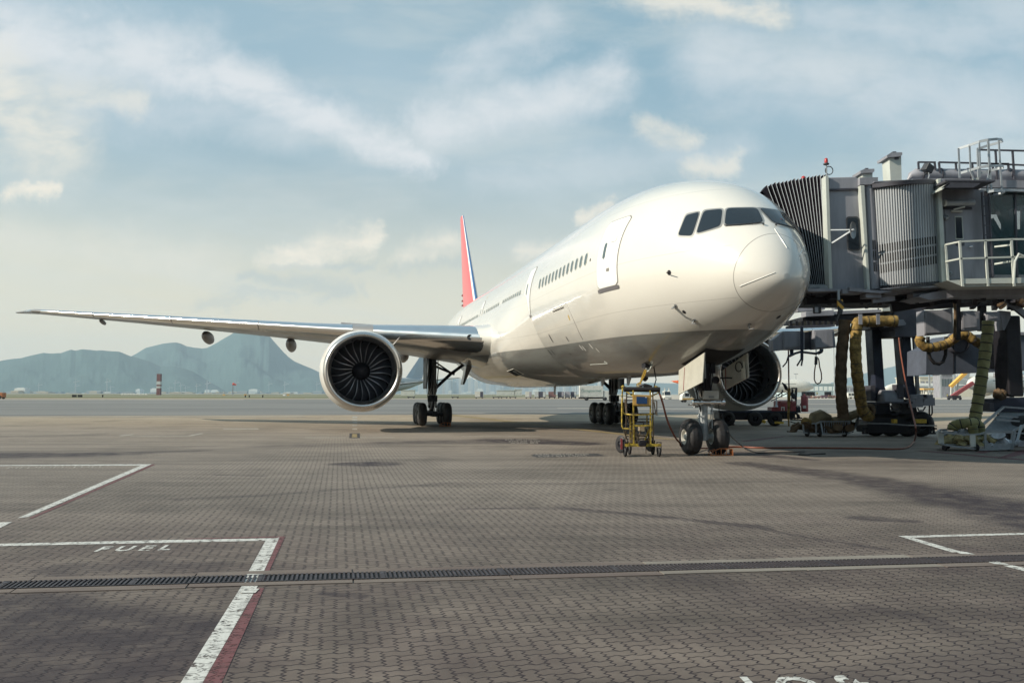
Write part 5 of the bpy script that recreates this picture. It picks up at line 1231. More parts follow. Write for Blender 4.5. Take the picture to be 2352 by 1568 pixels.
for pts in (((1390, 1075), (1400, 1100), (1440, 1100), (1460, 1065)), ((1496, 1056), (1494, 1120), (1500, 1142), (1514, 1142), (1521, 1120), (1519, 1056)), ((1135, 1110), (1160, 1135), (1210, 1135), (1245, 1105)), ((1145, 1060), (1170, 1092), (1215, 1092), (1240, 1055))):
    b.tube([PB(x, y, Y2 + .3) for x, y in pts], .032, 6)
b.build('cable_bundle', M['dark'], b2, smooth=60)
slab('gearbox', PB, [(1025, 1035), (1140, 1035), (1150, 1128), (1020, 1132)], Y2 + .7, .9, M['navy'], b2); slab('gearbox', PB, [(1238, 1030), (1370, 1030), (1390, 1128), (1225, 1132)], Y2 + .4, .9, M['dark'], b2)
slab('axle_post', PB, [(1062, 1125), (1115, 1125), (1118, 1190), (1060, 1190)], Y2 + .9, .5, M['dark'], b2); slab('axle_post', PB, [(1278, 1125), (1335, 1125), (1338, 1190), (1275, 1190)], Y2 + .6, .5, M['dark'], b2)
slab('bogie_frame', PB, [(950, 1185), (1000, 1165), (1140, 1168), (1340, 1168), (1480, 1195), (1480, 1235), (1430, 1300), (960, 1300), (940, 1235)], Y2 + .6, 1.4, M['dark'], b2)
b = MB(); b.beam(PB(880, 1214, Y2 + .2), PB(1120, 1218, Y2 + .1), .12, .05); b.beam(PB(1120, 1218, Y2 + .1), PB(1300, 1232, Y2), .12, .05); b.beam(PB(1300, 1232, Y2), PB(1555, 1236, Y2 + .3), .12, .05); b.build('bumper_rail', M['steel'], b2)
for x_, w_ in ((1412, .42), (1180, .13)): b = MB(); b.box(PB(x_, 1195, Y2 + .2), (w_, .3, .16)); b.build('hazard_block', M['yellow'], b2)
for x, Y in ((1010, Y2 + 1.2), (1150, Y2 + 1.0), (1300, Y2 + .8), (1420, Y2 + .7)):
    p = PB(x, 1330, Y); p.z = .55; b = MB(); tyre(b, p, (.25, 1, 0), .55, .5, .28); b.build('wheel', [M['black'], M['dark']], b2, smooth=40)
b = MB()
for x in (900, 1500): 
    for k in (0, 34): b.beam(PB(x + k, 1250, Y2 + .2), PB(x + k, 1310, Y2 + .2), .07)
    b.beam(PB(x, 1262, Y2 + .2), PB(x + 60, 1262, Y2 + .2), .07); b.beam(PB(x - 5, 1305, Y2 + .2), PB(x + 50, 1305, Y2 + .2), .07)
b.build('wheel_guard', M['dark'], b2)
# ------------------------------------------------------------------ air unit and boxes under the first bridge
Yu = 33.0
au = thing('air_conditioning_unit', 'large dark grey air unit with louvres slung below the bridge behind the olive hose', 'air unit', PB(1830, 780, Yu))
slab('casing', PB, [(1468, 560), (1600, 500), (1700, 430), (2500, 395), (2500, 740), (1900, 765), (1466, 784)], Yu, 1.6, pbr('unit_blue_grey', (.085, .10, .135), .45, var=.25, vscale=1), au)
b = MB()
for k in range(24): b.beam(PB(2040, 440 + k * 12, Yu - .03), PB(2215, 436 + k * 12, Yu - .03), .02, .03)
b.build('louvre', M['dark'], au); slab('louvre_panel', PB, [(2036, 428), (2220, 424), (2220, 722), (2036, 728)], Yu - .01, .02, M['void'], au)
slab('top_rail', PB, [(2040, 402), (2500, 396), (2500, 422), (2040, 428)], Yu - .1, .3, M['bgrey'], au); b = MB(); b.beam(PB(1712, 500, Yu - .01), PB(1712, 770, Yu - .01), .02); b.build('casing_seam', M['dark'], au)
b = MB(); b.lathe([(.42, 0), (.42, -.2), (.36, -.25)], PB(1735, 495, Yu - .0), (0, 1, 0), 28); b.build('fan_ring', M['bgrey2'], au, smooth=60)
for pts in ([(1446, 205), (1600, 200), (1706, 182), (1712, 408), (1450, 430)], [(1785, 210), (1880, 206), (1950, 212), (1950, 382), (1785, 384)], [(2005, 215), (2125, 218), (2128, 298), (2005, 305)]):
    eb = slab('electrical_box', PB, pts, 30.5, .6, M['bgrey'], br, bevel=.015)
    x0, y0_, x1, y1_ = pts[0][0], pts[0][1], pts[1][0] if len(pts) < 5 else pts[2][0], pts[-1][1]
    slab('box_door', PB, [(x0 + 12, y0_ + 16), (x1 - 12, y0_ + 8), (x1 - 10, y1_ - 34), (x0 + 12, y1_ - 20)], 30.46, .03, M['bgrey'], eb, bevel=.006)
b = MB(); b.beam(PB(1440, 160, 30.7), PB(2100, 120, 30.7), .3, .3); b.beam(PB(1740, 90, 30.6), PB(1748, 470, 30.6), .16); b.beam(PB(1965, 150, 30.8), PB(1965, 390, 30.8), .22)
for k in range(16): x = random.uniform(1450, 2340); b.beam(PB(x, random.uniform(70, 120), 30.3), PB(x + random.uniform(-60, 60), random.uniform(130, 190), 31.), random.uniform(.08, .2))
b.build('underframe', M['dark'], br)
b = MB(); b.tube([PB(1722, 130, 30.2), PB(1728, 250, 30.2), PB(1724, 380, 30.2), PB(1722, 450, 30.2), PB(1712, 480, 30.3)], .055, 8); b.build('brown_pipe', M['hoseB'], br, smooth=60)
b = MB(); b.tube([PB(x, y, 32.3) for x, y in ((1482, 440), (1484, 560), (1500, 630), (1540, 676), (1580, 684), (1620, 660), (1640, 600), (1645, 440))], .065, 10); b.build('cable_loop', M['black'], au, smooth=60)
def ribhose(nm, lab, pts, r, mat, pitch, ribr=.014, flat=None, grp=None, n=22, clos=None):
    # smooth path, rings of wire standing proud
    P = []
    for i in range(len(pts) - 1):
        p0 = pts[max(i - 1, 0)]; p1 = pts[i]; p2 = pts[i + 1]; p3 = pts[min(i + 2, len(pts) - 1)]
        for k in range(6):
            t = k / 6; P.append(.5 * ((2 * p1) + (p2 - p0) * t + (2 * p0 - 5 * p1 + 4 * p2 - p3) * t * t + (3 * p1 - p0 - 3 * p2 + p3) * t ** 3))
    P.append(pts[-1]); L = 0; T = []
    rr = [r * (1 + .05 * sin(i * 1.9) + .03 * sin(i * .7)) for i in range(len(P))]
    if flat: rr = [(a * flat[0], a * flat[1]) for a in rr]
    t = thing(nm, lab, 'air hose', (P[-1].x, P[-1].y, 0), group=grp)
    b = MB(); b.tube(P, rr, n); b.mi = 1
    if pitch:
        acc = pitch * .5
        for i in range(len(P) - 1):
            d = P[i + 1] - P[i]; l = d.length
            while acc < l:
                c0 = P[i] + d * (acc / l); a = rr[i] if not isinstance(rr[i], tuple) else max(rr[i]); b.lathe([(a * 1.00, -ribr), (a + ribr, -ribr * .5), (a + ribr, ribr * .5), (a * 1.00, ribr)], c0, d, 20); acc += pitch
            acc -= l
    b.build('sleeve', [mat, M['dark']], t, smooth=70)
    return t
ribhose('air_hose', 'olive ribbed air hose dropping from the bridge into the right hose trolley', [PB(2022, 300, 29.3), PB(2015, 420, 29.3), PB(1990, 620, 29.3), PB(1962, 820, 29.2), PB(1930, 1020, 29.2), PB(1908, 1150, 29.2), PB(1900, 1205, 29.1)], .185, M['hoseG'], .30, .017)
ribhose('air_hose', 'end of olive ribbed hose arching over the rim of the right hose trolley', [PB(1702, 1270, 29), PB(1715, 1238, 29), PB(1770, 1222, 28.9), PB(1850, 1212, 28.8), PB(1925, 1222, 28.9), PB(1945, 1262, 28.9), PB(1930, 1330, 28.9)], .165, M['hoseG'], .24, .016)
ribhose('air_hose', 'short olive hose length standing upright in the right hose trolley', [PB(1880, 1235, 28.7), PB(1890, 1300, 28.7), PB(1900, 1370, 28.7), PB(1905, 1410, 28.7)], .15, M['hoseG'], .22, .011)
ribhose('air_hose', 'yellow ribbed air hose bending down from the horizontal run under the rear bridge', [PB(1200, 300, Y2 - .3), PB(1100, 300, Y2 - .3), PB(980, 303, Y2 - .3), PB(880, 306, Y2 - .3), PB(846, 330, Y2 - .3), PB(838, 400, Y2 - .3), PB(832, 520, Y2 - .3), PB(838, 660, Y2 - .3), PB(850, 800, Y2 - .3), PB(868, 920, Y2 - .2), PB(885, 1040, Y2 - .1), PB(905, 1120, Y2), PB(940, 1150, Y2), PB(975, 1130, Y2)], .235, M['hoseY'], .36, .012)
ribhose('air_hose', 'flat brown fabric air hose hanging beside the yellow ribbed hose', [PB(738, 290, Y2 - .2), PB(728, 420, Y2 - .2), PB(712, 560, Y2 - .2), PB(703, 760, Y2 - .2), PB(704, 920, Y2 - .2), PB(714, 1060, Y2 - .1), PB(722, 1130, Y2), PB(722, 1170, Y2)], .25, M['hoseB'], 0, flat=(.45, 1.0))
ribhose('air_hose', 'orange brown hose curled between the control boxes and the air unit', [PB(1420, 440, 32.2), PB(1410, 490, 32.2), PB(1470, 535, 32.2), PB(1560, 530, 32.2), PB(1660, 500, 32.2), PB(1760, 430, 32.0), PB(1830, 430, 32.0), PB(1890, 470, 32.0), PB(1960, 510, 32.2)], .17, M['hoseY'], .28, .012)
ribhose('air_hose', 'dark brown hose slung high beside the large support column', [PB(2160, 170, 30.4), PB(2130, 130, 30.4), PB(2170, 60, 30.4), PB(2260, 100, 30.4), PB(2350, 150, 30.4)], .15, M['hoseB'], .22, .012)
b = MB()
for x0 in (878, 1036): b.prism([PB(x0 - 16, 236, Y2 - .75), PB(x0 + 16, 236, Y2 - .75), PB(x0 + 18, 330, Y2 - .75), PB(x0 - 14, 330, Y2 - .75)], (0, .04, 0))
b.build('hose_strap', M['bgrey'], b2)
# coiled end of brown hose
b = MB(); c0 = PB(955, 1100, Y2 + .1)
for k in range(3): b.tube([c0 + Vector((cos(a) * (.13 + .05 * k) + .03 * k, .10 * k, sin(a) * (.20 + .03 * k))) for a in [2 * pi * j / 18 + k for j in range(17)]], .075, 10)
o = b.build('hose_coil', M['hoseB'], None, smooth=60); tag(o, 'loosely coiled brown hose end held above the left hose trolley drawbar', 'air hose')
# ------------------------------------------------------------------ support column of the first bridge
Yc = 31.0
slab('support_column', PB, [(2176, 250), (2312, 250), (2345, 975), (2212, 975)], Yc, .9, M['dark'], br, bevel=.05); slab('column_bracket', PB, [(2130, 205), (2225, 215), (2225, 262), (2170, 380), (2156, 380)], Yc - .1, .5, M['bgrey'], br)
b = MB(); b.beam(PB(2100, 40, Yc - .4), PB(2420, 300, Yc - .4), .16, .2); b.build('diagonal_brace', M['bgrey'], br)
slab('axle_beam', PB, [(2070, 998), (2190, 990), (2500, 980), (2500, 1110), (2070, 1112)], Yc - .1, 1.0, M['navy'], br); slab('axle_box', PB, [(2034, 1030), (2070, 1028), (2082, 1105), (2040, 1108)], Yc - .2, .7, M['bgrey2'], br)
slab('axle_post', PB, [(2200, 1110), (2288, 1110), (2290, 1395), (2208, 1400)], Yc + .2, .6, M['navy'], br)
p = PB(2345, 1330, Yc - .5); p.z = .55; b = MB(); tyre(b, p, (.3, 1, 0), .55, .5, .25); b.build('wheel', [M['black'], M['dark']], br, smooth=40)
b = MB()
for k in range(26): a = random.uniform(0, 2 * pi); rr_ = random.uniform(0, 1); b.lathe([(.001, -.12), (.12, -.05), (.13, .05), (.001, .12)], PB(2125 + cos(a) * 40 * rr_, 955 + sin(a) * 26 * rr_, Yc + random.uniform(-.3, .3)), (random.random(), random.random(), random.random()), 8)
o = b.build('rag_bundle', M['hoseB'], None); tag(o, 'dark brown bundle of covers lying on the axle beam beside the support column', 'bundle')
# service stairs
ss = thing('service_stairs', 'grey steel stair with slatted treads leaning beside the right hose trolley', 'stairs', PB(2150, 1290, 30.0))
b = MB()
for k in range(34):
    t = k / 33; b.beam(PB(1992 + t * 330, 1278 - (0 if t < 1 else 0), 30.2), PB(2160 + t * 330, 1085, 31.1), .018, .03)
b.build('slat', M['galv'], ss)
b = MB(); b.beam(PB(1968, 1232, 29.9), PB(2160, 1068, 30.9), .07); b.beam(PB(2160, 1068, 30.9), PB(2500, 1092, 30.9), .06)
b.beam(PB(2085, 1180, 30.3), PB(2500, 1212, 30.4), .06); b.beam(PB(2120, 1148, 30.4), PB(2500, 1180, 30.5), .05); b.beam(PB(1985, 1290, 29.8), PB(2500, 1310, 29.8), .05); b.beam(PB(2230, 1290, 29.7), PB(2500, 1160, 30.4), .07)
b.beam(PB(2320, 1235, 29.8), PB(2270, 1420, 29.3), .07); b.build('stringer', M['galv'], ss)
b = MB(); b.tube([PB(2095, 1130, 30.8), PB(2150, 1165, 30.8), PB(2230, 1170, 30.8)], .03, 6); b.tube([PB(2260, 1165, 30.8), PB(2330, 1150, 30.8)], .03, 6); b.build('cable', M['dark'], ss)

# ------------------------------------------------------------------ hose trolleys
def crumple(name, mat, c, dims, n=5, par=None, seed=0, smooth_=30):
    rnd_ = random.Random(seed); b = MB()
    for k in range(n):
        o = Vector((rnd_.uniform(-.5, .5) * dims[0], rnd_.uniform(-.5, .5) * dims[1], rnd_.uniform(0, .4) * dims[2])) + Vector(c); r = rnd_.uniform(.5, .8) * min(dims[0], dims[1], .55); rs = []
        ax = Vector((rnd_.uniform(-1, 1), rnd_.uniform(-1, 1), rnd_.uniform(-.2, .2))).normalized()
        pts = [o + ax * (t - .5) * r * 2.6 + Vector((0, 0, .12 * sin(t * 7 + k))) for t in [i / 9 for i in range(10)]]
        b.tube(pts, [(r * .42 * (1 + .25 * sin(i * 2.7 + k)), r * .30 * (1 + .3 * cos(i * 3.1))) for i in range(10)], 9)
    b.v = [Vector((p.x, p.y, max(p.z, .16))) for p in b.v]
    return b.build(name, mat, par, smooth=smooth_)
tr = thing('hose_trolley', 'low wheeled cage trolley heaped with brown hose beside the flat hanging hose', 'trolley', PB(620, 1330, 38.0))
Ya, Yb_ = 37.4, 38.5
b = MB()
fr_t = [PB(365, 1218, Ya), PB(478, 1216, Ya), PB(520, 1198, Ya + .1), PB(780, 1196, Ya), PB(780, 1196, Yb_), PB(365, 1218, Yb_)]
fr_b = [PB(368, 1300, Ya), PB(480, 1306, Ya), PB(540, 1308, Ya), PB(772, 1308, Ya), PB(772, 1300, Yb_), PB(368, 1290, Yb_)]
for L_ in (fr_t, fr_b):
    for a, c_ in zip(L_, L_[1:] + L_[:1]): b.beam(a, c_, .055)
for a, c_ in zip(fr_t, fr_b): b.beam(a, c_, .06)
b.beam(PB(860, 1160, 38.3), PB(830, 1260, 37.6), .07); b.beam(PB(830, 1260, 37.6), PB(772, 1302, Ya), .07); b.beam(PB(1015, 1030, 38.5), PB(860, 1160, 38.2), .06)
b.build('frame', M['galv'], tr)
b = MB()
for k in range(11): b.beam(PB(556 + k * 21, 1204, Ya + .01), PB(556 + k * 20, 1306, Ya + .01), .022)
b.build('cage_bar', M['galv'], tr)
for x, Y in ((400, Ya + .1), (735, Ya + .1), (400, Yb_), (735, Yb_), (510, Ya)):
    p = PB(x, 1320, Y); p.z = .16; b = MB(); tyre(b, p, (1, .3, 0), .16, .09, .07, deep=.02); b.build('wheel', [M['black'], M['dark']], tr, smooth=40)
ch = crumple('hose_heap', M['hoseB'], PB(560, 1285, 37.95), (2.2, .8, .7), 16, None, 3); tag(ch, 'crumpled brown hose heaped in the left trolley', 'air hose')
b = MB(); b.tube([PB(452, 1218, 37.8), PB(470, 1175, 37.8), PB(520, 1160, 37.9), PB(570, 1182, 38), PB(590, 1220, 38)], [.25, .32, .34, .3, .2], 8); b.tube([PB(650, 1210, 37.9), PB(760, 1160, 38), PB(870, 1120, 38.3), PB(960, 1060, 38.5)], [.22, .2, .18, .16], 8)
b.tube([PB(620, 1200, 37.7), PB(740, 1180, 37.8), PB(860, 1130, 38)], [.2, .16, .12], 8)
o = b.build('hose_fold', pbr('tan_fabric', (.27, .21, .12), .8, var=.3, vscale=5, bump=.5, bscale=6), None, smooth=50); tag(o, 'tan folded hose fabric draped over the left trolley and its drawbar', 'air hose')
b = MB(); b.tube([PB(362, 1190, 37.6), PB(390, 1205, 37.5), PB(430, 1212, 37.5)], [.16, .2, .15], 8); o = b.build('yellow_cover', M['hoseY'], None, smooth=60); tag(o, 'yellow fabric lump at the left end of the left trolley', 'cover')
# right trolley
tr = thing('hose_trolley', 'low wheeled tray trolley holding olive hose and clear plastic at the right edge', 'trolley', PB(1900, 1450, 28.6))
Ya, Yb_ = 28.1, 29.3
b = MB()
T_ = [PB(1572, 1285, Ya + .3), PB(1620, 1300, Ya), PB(1880, 1318, Ya), PB(1950, 1310, Ya), PB(1995, 1296, Ya), PB(2262, 1290, Ya), PB(2240, 1284, Yb_), PB(1640, 1270, Yb_), PB(1590, 1272, Ya + .8)]
B_ = [PB(1590, 1390, Ya + .3), PB(1630, 1408, Ya), PB(1880, 1440, Ya), PB(1950, 1450, Ya), PB(1995, 1452, Ya), PB(2240, 1442, Ya), PB(2230, 1400, Yb_), PB(1650, 1390, Yb_), PB(1600, 1388, Ya + .8)]
for L_ in (T_, B_):
    for a, c_ in zip(L_, L_[1:] + L_[:1]): b.beam(a, c_, .05)
for i in (4, 5, 6, 7, 8): b.beam(T_[i], B_[i], .06)
b.build('frame', M['galv'], tr)
b = MB(); b.beam(PB(1596, 1300, Ya + .2), PB(1600, 1395, Ya + .2), .17, .06); b.beam(PB(1880, 1318, Ya - .02), PB(1884, 1425, Ya - .02), .17, .06); b.build('corner_plate', M['dirtwhite'], tr)
b = MB(); b.prism([PB(1995, 1398, Ya + .02), PB(2240, 1392, Ya + .02), PB(2238, 1445, Ya + .02), PB(1996, 1452, Ya + .02)], (0, .03, 0)); b.add([B_[1] + Vector((0, .05, .02)), B_[5] + Vector((0, .05, .02)), B_[6] + Vector((0, -.05, .02)), B_[7] + Vector((0, -.05, .02))], [(0, 1, 2, 3)]); b.build('tray', M['galv'], tr)
for x, Y in ((1632, Ya + .1), (1918, Ya), (2200, Ya + .2), (2200, Yb_), (1660, Yb_)):
    p = PB(x, 1435, Y); p.z = .12; b = MB(); tyre(b, p, (1, .2, 0), .12, .07, .05, deep=.02); b.build('wheel', [M['dark'], M['dark']], tr, smooth=40)
ch = crumple('hose_heap', pbr('straw_fabric', (.30, .25, .12), .8, var=.5, vscale=8, bump=.6, bscale=10), PB(1800, 1415, 28.7), (1.0, .6, .45), 20, None, 8); tag(ch, 'crumpled straw coloured hose lying in the right trolley', 'air hose')
ch = crumple('plastic_wrap', M['plastic'], PB(2070, 1430, 28.75), (1.4, .6, .35), 18, None, 11); tag(ch, 'crumpled clear plastic sheeting lying in the right half of the right trolley', 'plastic sheet')
ch = crumple('plastic_wrap', M['plastic'], PB(1790, 1330, 28.9), (.5, .4, .3), 6, None, 12); tag(ch, 'small wad of clear plastic on the straw coloured hose heap', 'plastic sheet')

# ------------------------------------------------------------------ yellow ladder cart with power cable
ct = thing('ladder_cart', 'yellow tubular ladder cart with blue panel parked left of the nose wheels', 'cart', PC(580, 1470, 25.6))
Y1, Y3 = 25.4, 26.3
yl = MB(); dk = MB()
for x0, x1, Y in ((462, 470, Y1), (700, 706, Y1)): yl.beam(PC(x0, 560, Y), PC(x1, 1310, Y), .038)
for x0, x1, Y in ((372, 358, Y3), (735, 742, Y3)): dk.beam(PC(x0, 560, Y), PC(x1, 1240, Y), .036)
yl.beam(PC(345, 1322, Y1), PC(850, 1322, Y1), .07, .08); yl.beam(PC(300, 1300, Y3), PC(760, 1300, Y3), .05, .05); yl.beam(PC(470, 1052, Y1), PC(708, 1052, Y1), .05); yl.beam(PC(460, 775, Y1), PC(706, 775, Y1), .04)
yl.tube([PC(315, 530, Y1 + .2), PC(308, 640, Y1 + .2), PC(318, 860, Y1 + .2), PC(345, 888, Y1 + .2), PC(470, 905, Y1)], .022, 8); yl.tube([PC(306, 700, Y1 + .15), PC(305, 1050, Y1 + .15), PC(318, 1090, Y1 + .15), PC(400, 1095, Y1 + .1)], .022, 8)
yl.beam(PC(470, 1060, Y1), PC(500, 1310, Y3), .035); yl.beam(PC(700, 1055, Y1), PC(630, 1250, Y1 + .3), .035); yl.beam(PC(736, 900, Y1 + .3), PC(720, 1130, Y1 + .3), .035); yl.beam(PC(425, 900, Y1 + .4), PC(425, 1240, Y1 + .4), .04); yl.beam(PC(470, 905, Y1), PC(735, 895, Y1), .04, .03); yl.beam(PC(655, 900, Y1 + .5), PC(655, 1030, Y1 + .5), .035)
yl.beam(PC(330, 545, Y3), PC(460, 640, Y1), .03); yl.beam(PC(820, 590, Y3), PC(700, 650, Y1), .03); yl.beam(PC(300, 1240, Y3), PC(270, 1240, Y3), .06)
for p in ((322, 515), (780, 520)): yl.lathe([(.02, -.07), (.06, 0), (.02, .07)], PC(p[0], p[1], Y1 + .3), (1, .2, 0), 10)

for y, x1 in ((610, 455), (655, 455), (700, 455), (745, 455), (1000, 640), (1060, 640), (1130, 640), (1165, 640), (1200, 640), (1235, 700), (960, 700)):
    rg = MB(); rg.beam(PC(366, y, Y3), PC(x1, y, Y3 - .05), .028); rg.build('rung', M['dark'], ct)
dk.beam(PC(400, 890, Y1 + .3), PC(735, 888, Y1 + .3), .45, .03); dk.beam(PC(350, 690, Y3), PC(372, 920, Y1 + .2), .05); dk.tube([PC(745, 700, Y1 + .4), PC(790, 705, Y1 + .4), PC(792, 905, Y1 + .4), PC(745, 875, Y1 + .4)], .02, 6); dk.beam(PC(752, 720, Y1 + .4), PC(775, 890, Y1 + .4), .03)
dk.beam(PC(480, 1080, Y1 + .2), PC(550, 1260, Y1 + .2), .03); dk.beam(PC(640, 1300, Y1), PC(641, 1440, Y1), .02); dk.beam(PC(540, 1000, Y3), PC(700, 1000, Y3), .04)
for x in (420, 450, 680, 700): dk.beam(PC(x, 1100, Y3 - .2), PC(x, 1290, Y3 - .2), .04)
dk.beam(PC(300, 1300, Y3), PC(742, 1240, Y3), .04); dk.beam(PC(372, 890, Y3), PC(735, 890, Y3), .03)
for xa, ya, xb, yb in ((420, 1110, 520, 1290), (560, 1140, 500, 1300), (640, 1090, 700, 1290), (385, 930, 440, 1100), (600, 1000, 610, 1060), (330, 1120, 380, 1250), (710, 1180, 760, 1290), (470, 1180, 700, 1190), (470, 1235, 640, 1225)): dk.beam(PC(xa, ya, Y1 + .35), PC(xb, yb, Y1 + .45), .025)
yl.mi = 1; yl.add(dk.v, dk.f); yl.build('tube_frame', [pbr('lemon_paint', (.40, .29, .04), .5, var=.8, vscale=9), pbr('brown_steel', (.10, .075, .05), .5, .2, var=.5, vscale=8)], ct)
b = MB(); b.tube([PC(330, 545, Y1 + .1), PC(835, 550, Y1 + .1)], .075, 12); b.tube([PC(610, 490, Y1 + .2), PC(660, 500, Y1 + .2), PC(720, 520, Y1 + .2)], .06, 10); b.build('foam_bar', M['black'], ct, smooth=60)
pn = slab('panel', PC, [(460, 622), (706, 628), (706, 768), (462, 768)], Y1 - .06, .04, M['placard'], ct); slab('panel_screen', PC, [(508, 646), (658, 650), (658, 748), (510, 746)], Y1 - .075, .02, M['screen'], pn); slab('panel_label', PC, rect(628, 652, 655, 662), Y1 - .08, .01, M['dirtwhite'], pn)
slab('tool_box', PC, [(550, 1055, ), (622, 1055), (628, 1130), (552, 1130)], Y1 + .1, .3, pbr('tan_box', (.30, .25, .18), .6, var=.3), ct); slab('tool_box', PC, [(545, 1260), (640, 1258), (648, 1335), (540, 1335)], Y1 - .12, .3, M['dark'], ct, bevel=.02)
slab('tool_box', PC, rect(420, 1180, 545, 1290), Y1 + .6, .3, pbr('dark_tan', (.14, .11, .08), .7, var=.4), ct)
for x, Y in ((350, Y1), (822, Y1), (410, Y3), (735, Y3)):
    p = PC(x, 1400, Y); p.z = .14; b = MB(); tyre(b, p, (1, .12, 0), .14, .08, .06, deep=.02); b.build('wheel', [M['black'], M['dark']], ct, smooth=40)
    b = MB(); 
    for sx in (-.06, .06): b.beam(p + Vector((sx, 0, 0)), p + Vector((sx, 0, .28)), .02, .06)
    b.beam(p + Vector((-.07, 0, .28)), p + Vector((.07, 0, .28)), .08, .02); b.build('caster', M['dark'], ct)
for x, Y, r in ((290, Y1 + .3, .26), (695, Y3, .22)):
    p = PC(x, 1310, Y); b = MB(); tyre(b, Vector((p.x, p.y, p.z)), (1, .5, 0), r, .10, .1, deep=.02); b.build('spare_wheel', [M['black'], M['dark']], ct, smooth=40)
b = MB(); b.beam(PC(300, 1230, Y1 + .1), PC(300, 1380, Y1 + .1), .05); b.build('red_post', M['redmetal'], ct)
# yellow cables from socket to cart
cb = thing('power_cable', 'bundle of yellow cables from the belly socket down to the ladder cart', 'cable', PC(560, 520, 25.8))
for k in range(5):
    b = MB(); a = SOCK + Vector((-.05 + k * .02, 0, 0)); e = PC(520 + k * 16, 530, Y1 + .3); b.tube([a, a * .75 + e * .25 + Vector((-.02, 0, -.05)), a * .4 + e * .6 + Vector((-.02 * k, .05, -.05)), e + Vector((-.02, 0, .12)), e], .012, 8); b.build('cable', M['yellow'] if k % 2 else M['hoseY'], cb, smooth=60)
b = MB(); b.tube([SOCK + Vector((.25, 0, .1)), SOCK + Vector((.32, 0, -.3)), PC(750, 520, Y1 + .2)], .018, 6); b.tube([PC(560, 495, Y1 + .3), PC(620, 485, Y1 + .2), PC(700, 505, Y1 + .2)], .035, 8); b.build('cord', M['dark'], cb, smooth=60)
def cable(nm, lab, pts, r, mat, n=8):
    P = []
    for i in range(len(pts) - 1):
        p0 = pts[max(i - 1, 0)]; p1 = pts[i]; p2 = pts[i + 1]; p3 = pts[min(i + 2, len(pts) - 1)]
        for k in range(6):
            t = k / 6; P.append(.5 * ((2 * p1) + (p2 - p0) * t + (2 * p0 - 5 * p1 + 4 * p2 - p3) * t * t + (3 * p1 - p0 - 3 * p2 + p3) * t ** 3))
    P.append(pts[-1]); P = [Vector((p.x, p.y, max(p.z, r))) for p in P]
    b = MB(); b.tube(P, r, n); o = b.build(nm, mat, None, smooth=70); tag(o, lab, 'cable'); return o
cable('ground_cable', 'thick orange cable curving down from the ladder cart to the nose wheels', [PC(800, 545, Y1 + .2), PC(835, 620, 25.5), PC(880, 760, 25.5), PC(930, 950, 25.6), PC(990, 1100, 25.7), PC(1060, 1230, 25.9), PC(1110, 1285, 26.1), PC(1180, 1350, 26.6), G(1640, 1029), G(1700, 1028)], .028, M['orange'])
cable('ground_cable', 'long orange cable looping down from the rear bridge and across the ground', [PB(1222, 450, 36.6), PB(1240, 600, 36.2), PB(1280, 830, 35.0), PB(1320, 1020, 33.0), PB(1352, 1160, 31.2), PB(1376, 1280, 29.6), G(*QB(1360, 1372), .05), G(*QB(1310, 1432)), G(*QB(1200, 1453)), G(*QB(900, 1448)), G(*QB(400, 1442)), G(*QB(0, 1442)), G(1700, 1028), G(1650, 1029)], .030, M['orange'])
cable('ground_cable', 'thin dark cord from the nose gear trailing over the paving in a loop', [PE(1312, 1120, 26.4), PE(1345, 1230, 26.2), PE(1390, 1320, 26.), G(*QE(1480, 1405), .12), G(*QE(1560, 1462)), G(*QE(1640, 1482)), G(*QE(1850, 1480)), G(*QE(1990, 1476)), G(*QE(2060, 1466)), G(*QE(2000, 1498)), G(*QE(2100, 1500)), G(*QB(420, 1497)), G(*QB(562, 1492))], .018, M['dark'])
cable('ground_cable', 'dark red hose dropping straight from the control box to the red loader', [PB(232, 560, Y2 - 1.2), PB(234, 700, Y2 - 1.2), PB(236, 850, Y2 - 1), PB(238, 905, Y2 - 1)], .03, pbr('maroon_hose', (.10, .03, .03), .6))
b = MB(); b.tube([PB(238, 900, Y2 - 1), PB(236, 1040, Y2 - 1)], .065, 10); b.tube([PB(236, 1040, Y2 - 1), PB(232, 1180, Y2 - 1)], .05, 8); b.tube([PB(234, 1180, Y2 - 1), PB(236, 1240, Y2 - 1)], .035, 8)
o = b.build('cable_plug', M['hoseY'], None, smooth=60); tag(o, 'dirty yellow plug and lanyard hanging at the end of the dark red hose', 'cable plug')
# wheel chocks
def chock(lab, p, rz, L=.62):
    t = thing('wheel_chock', lab, 'wheel chock', p, rz, 'cage wheel chocks'); b = MB()
    for sy in (-.11, .11):
        b.tube([(-L / 2, sy, .02), (-L / 2 + .06, sy, .14), (-.05, sy, .22), (L / 2, sy, .20), (L / 2, sy, .02), (-L / 2, sy, .02)], .012, 6)
    for x in (-.18, -.02, .14, L / 2): b.tube([(x, -.11, .2 if x > -.1 else .14), (x, -.12, .02)], .010, 6); b.tube([(x, .11, .2 if x > -.1 else .14), (x, .12, .02)], .010, 6); b.beam((x, -.11, .02), (x, .11, .02), .02)
    M_ = Matrix.Translation(p) @ Matrix.Rotation(rz, 4, 'Z'); b.v = [M_ @ q for q in b.v]; b.build('cage', M['brass'], t)
    b = MB(); b.lathe([(.001, -.02), (.09, -.02), (.09, .02), (.001, .02)], (L / 2 - .02, 0, .12), (1, 0, 0), 14); b.v = [M_ @ q for q in b.v]; b.build('end_disc', M['brass'], t)
chock('orange wire wheel chock in front of the far nose wheel', G(1655, 1046), .1, .68)
chock('orange wire wheel chock in front of the left main wheels', G(1022, 979), .1, .62)
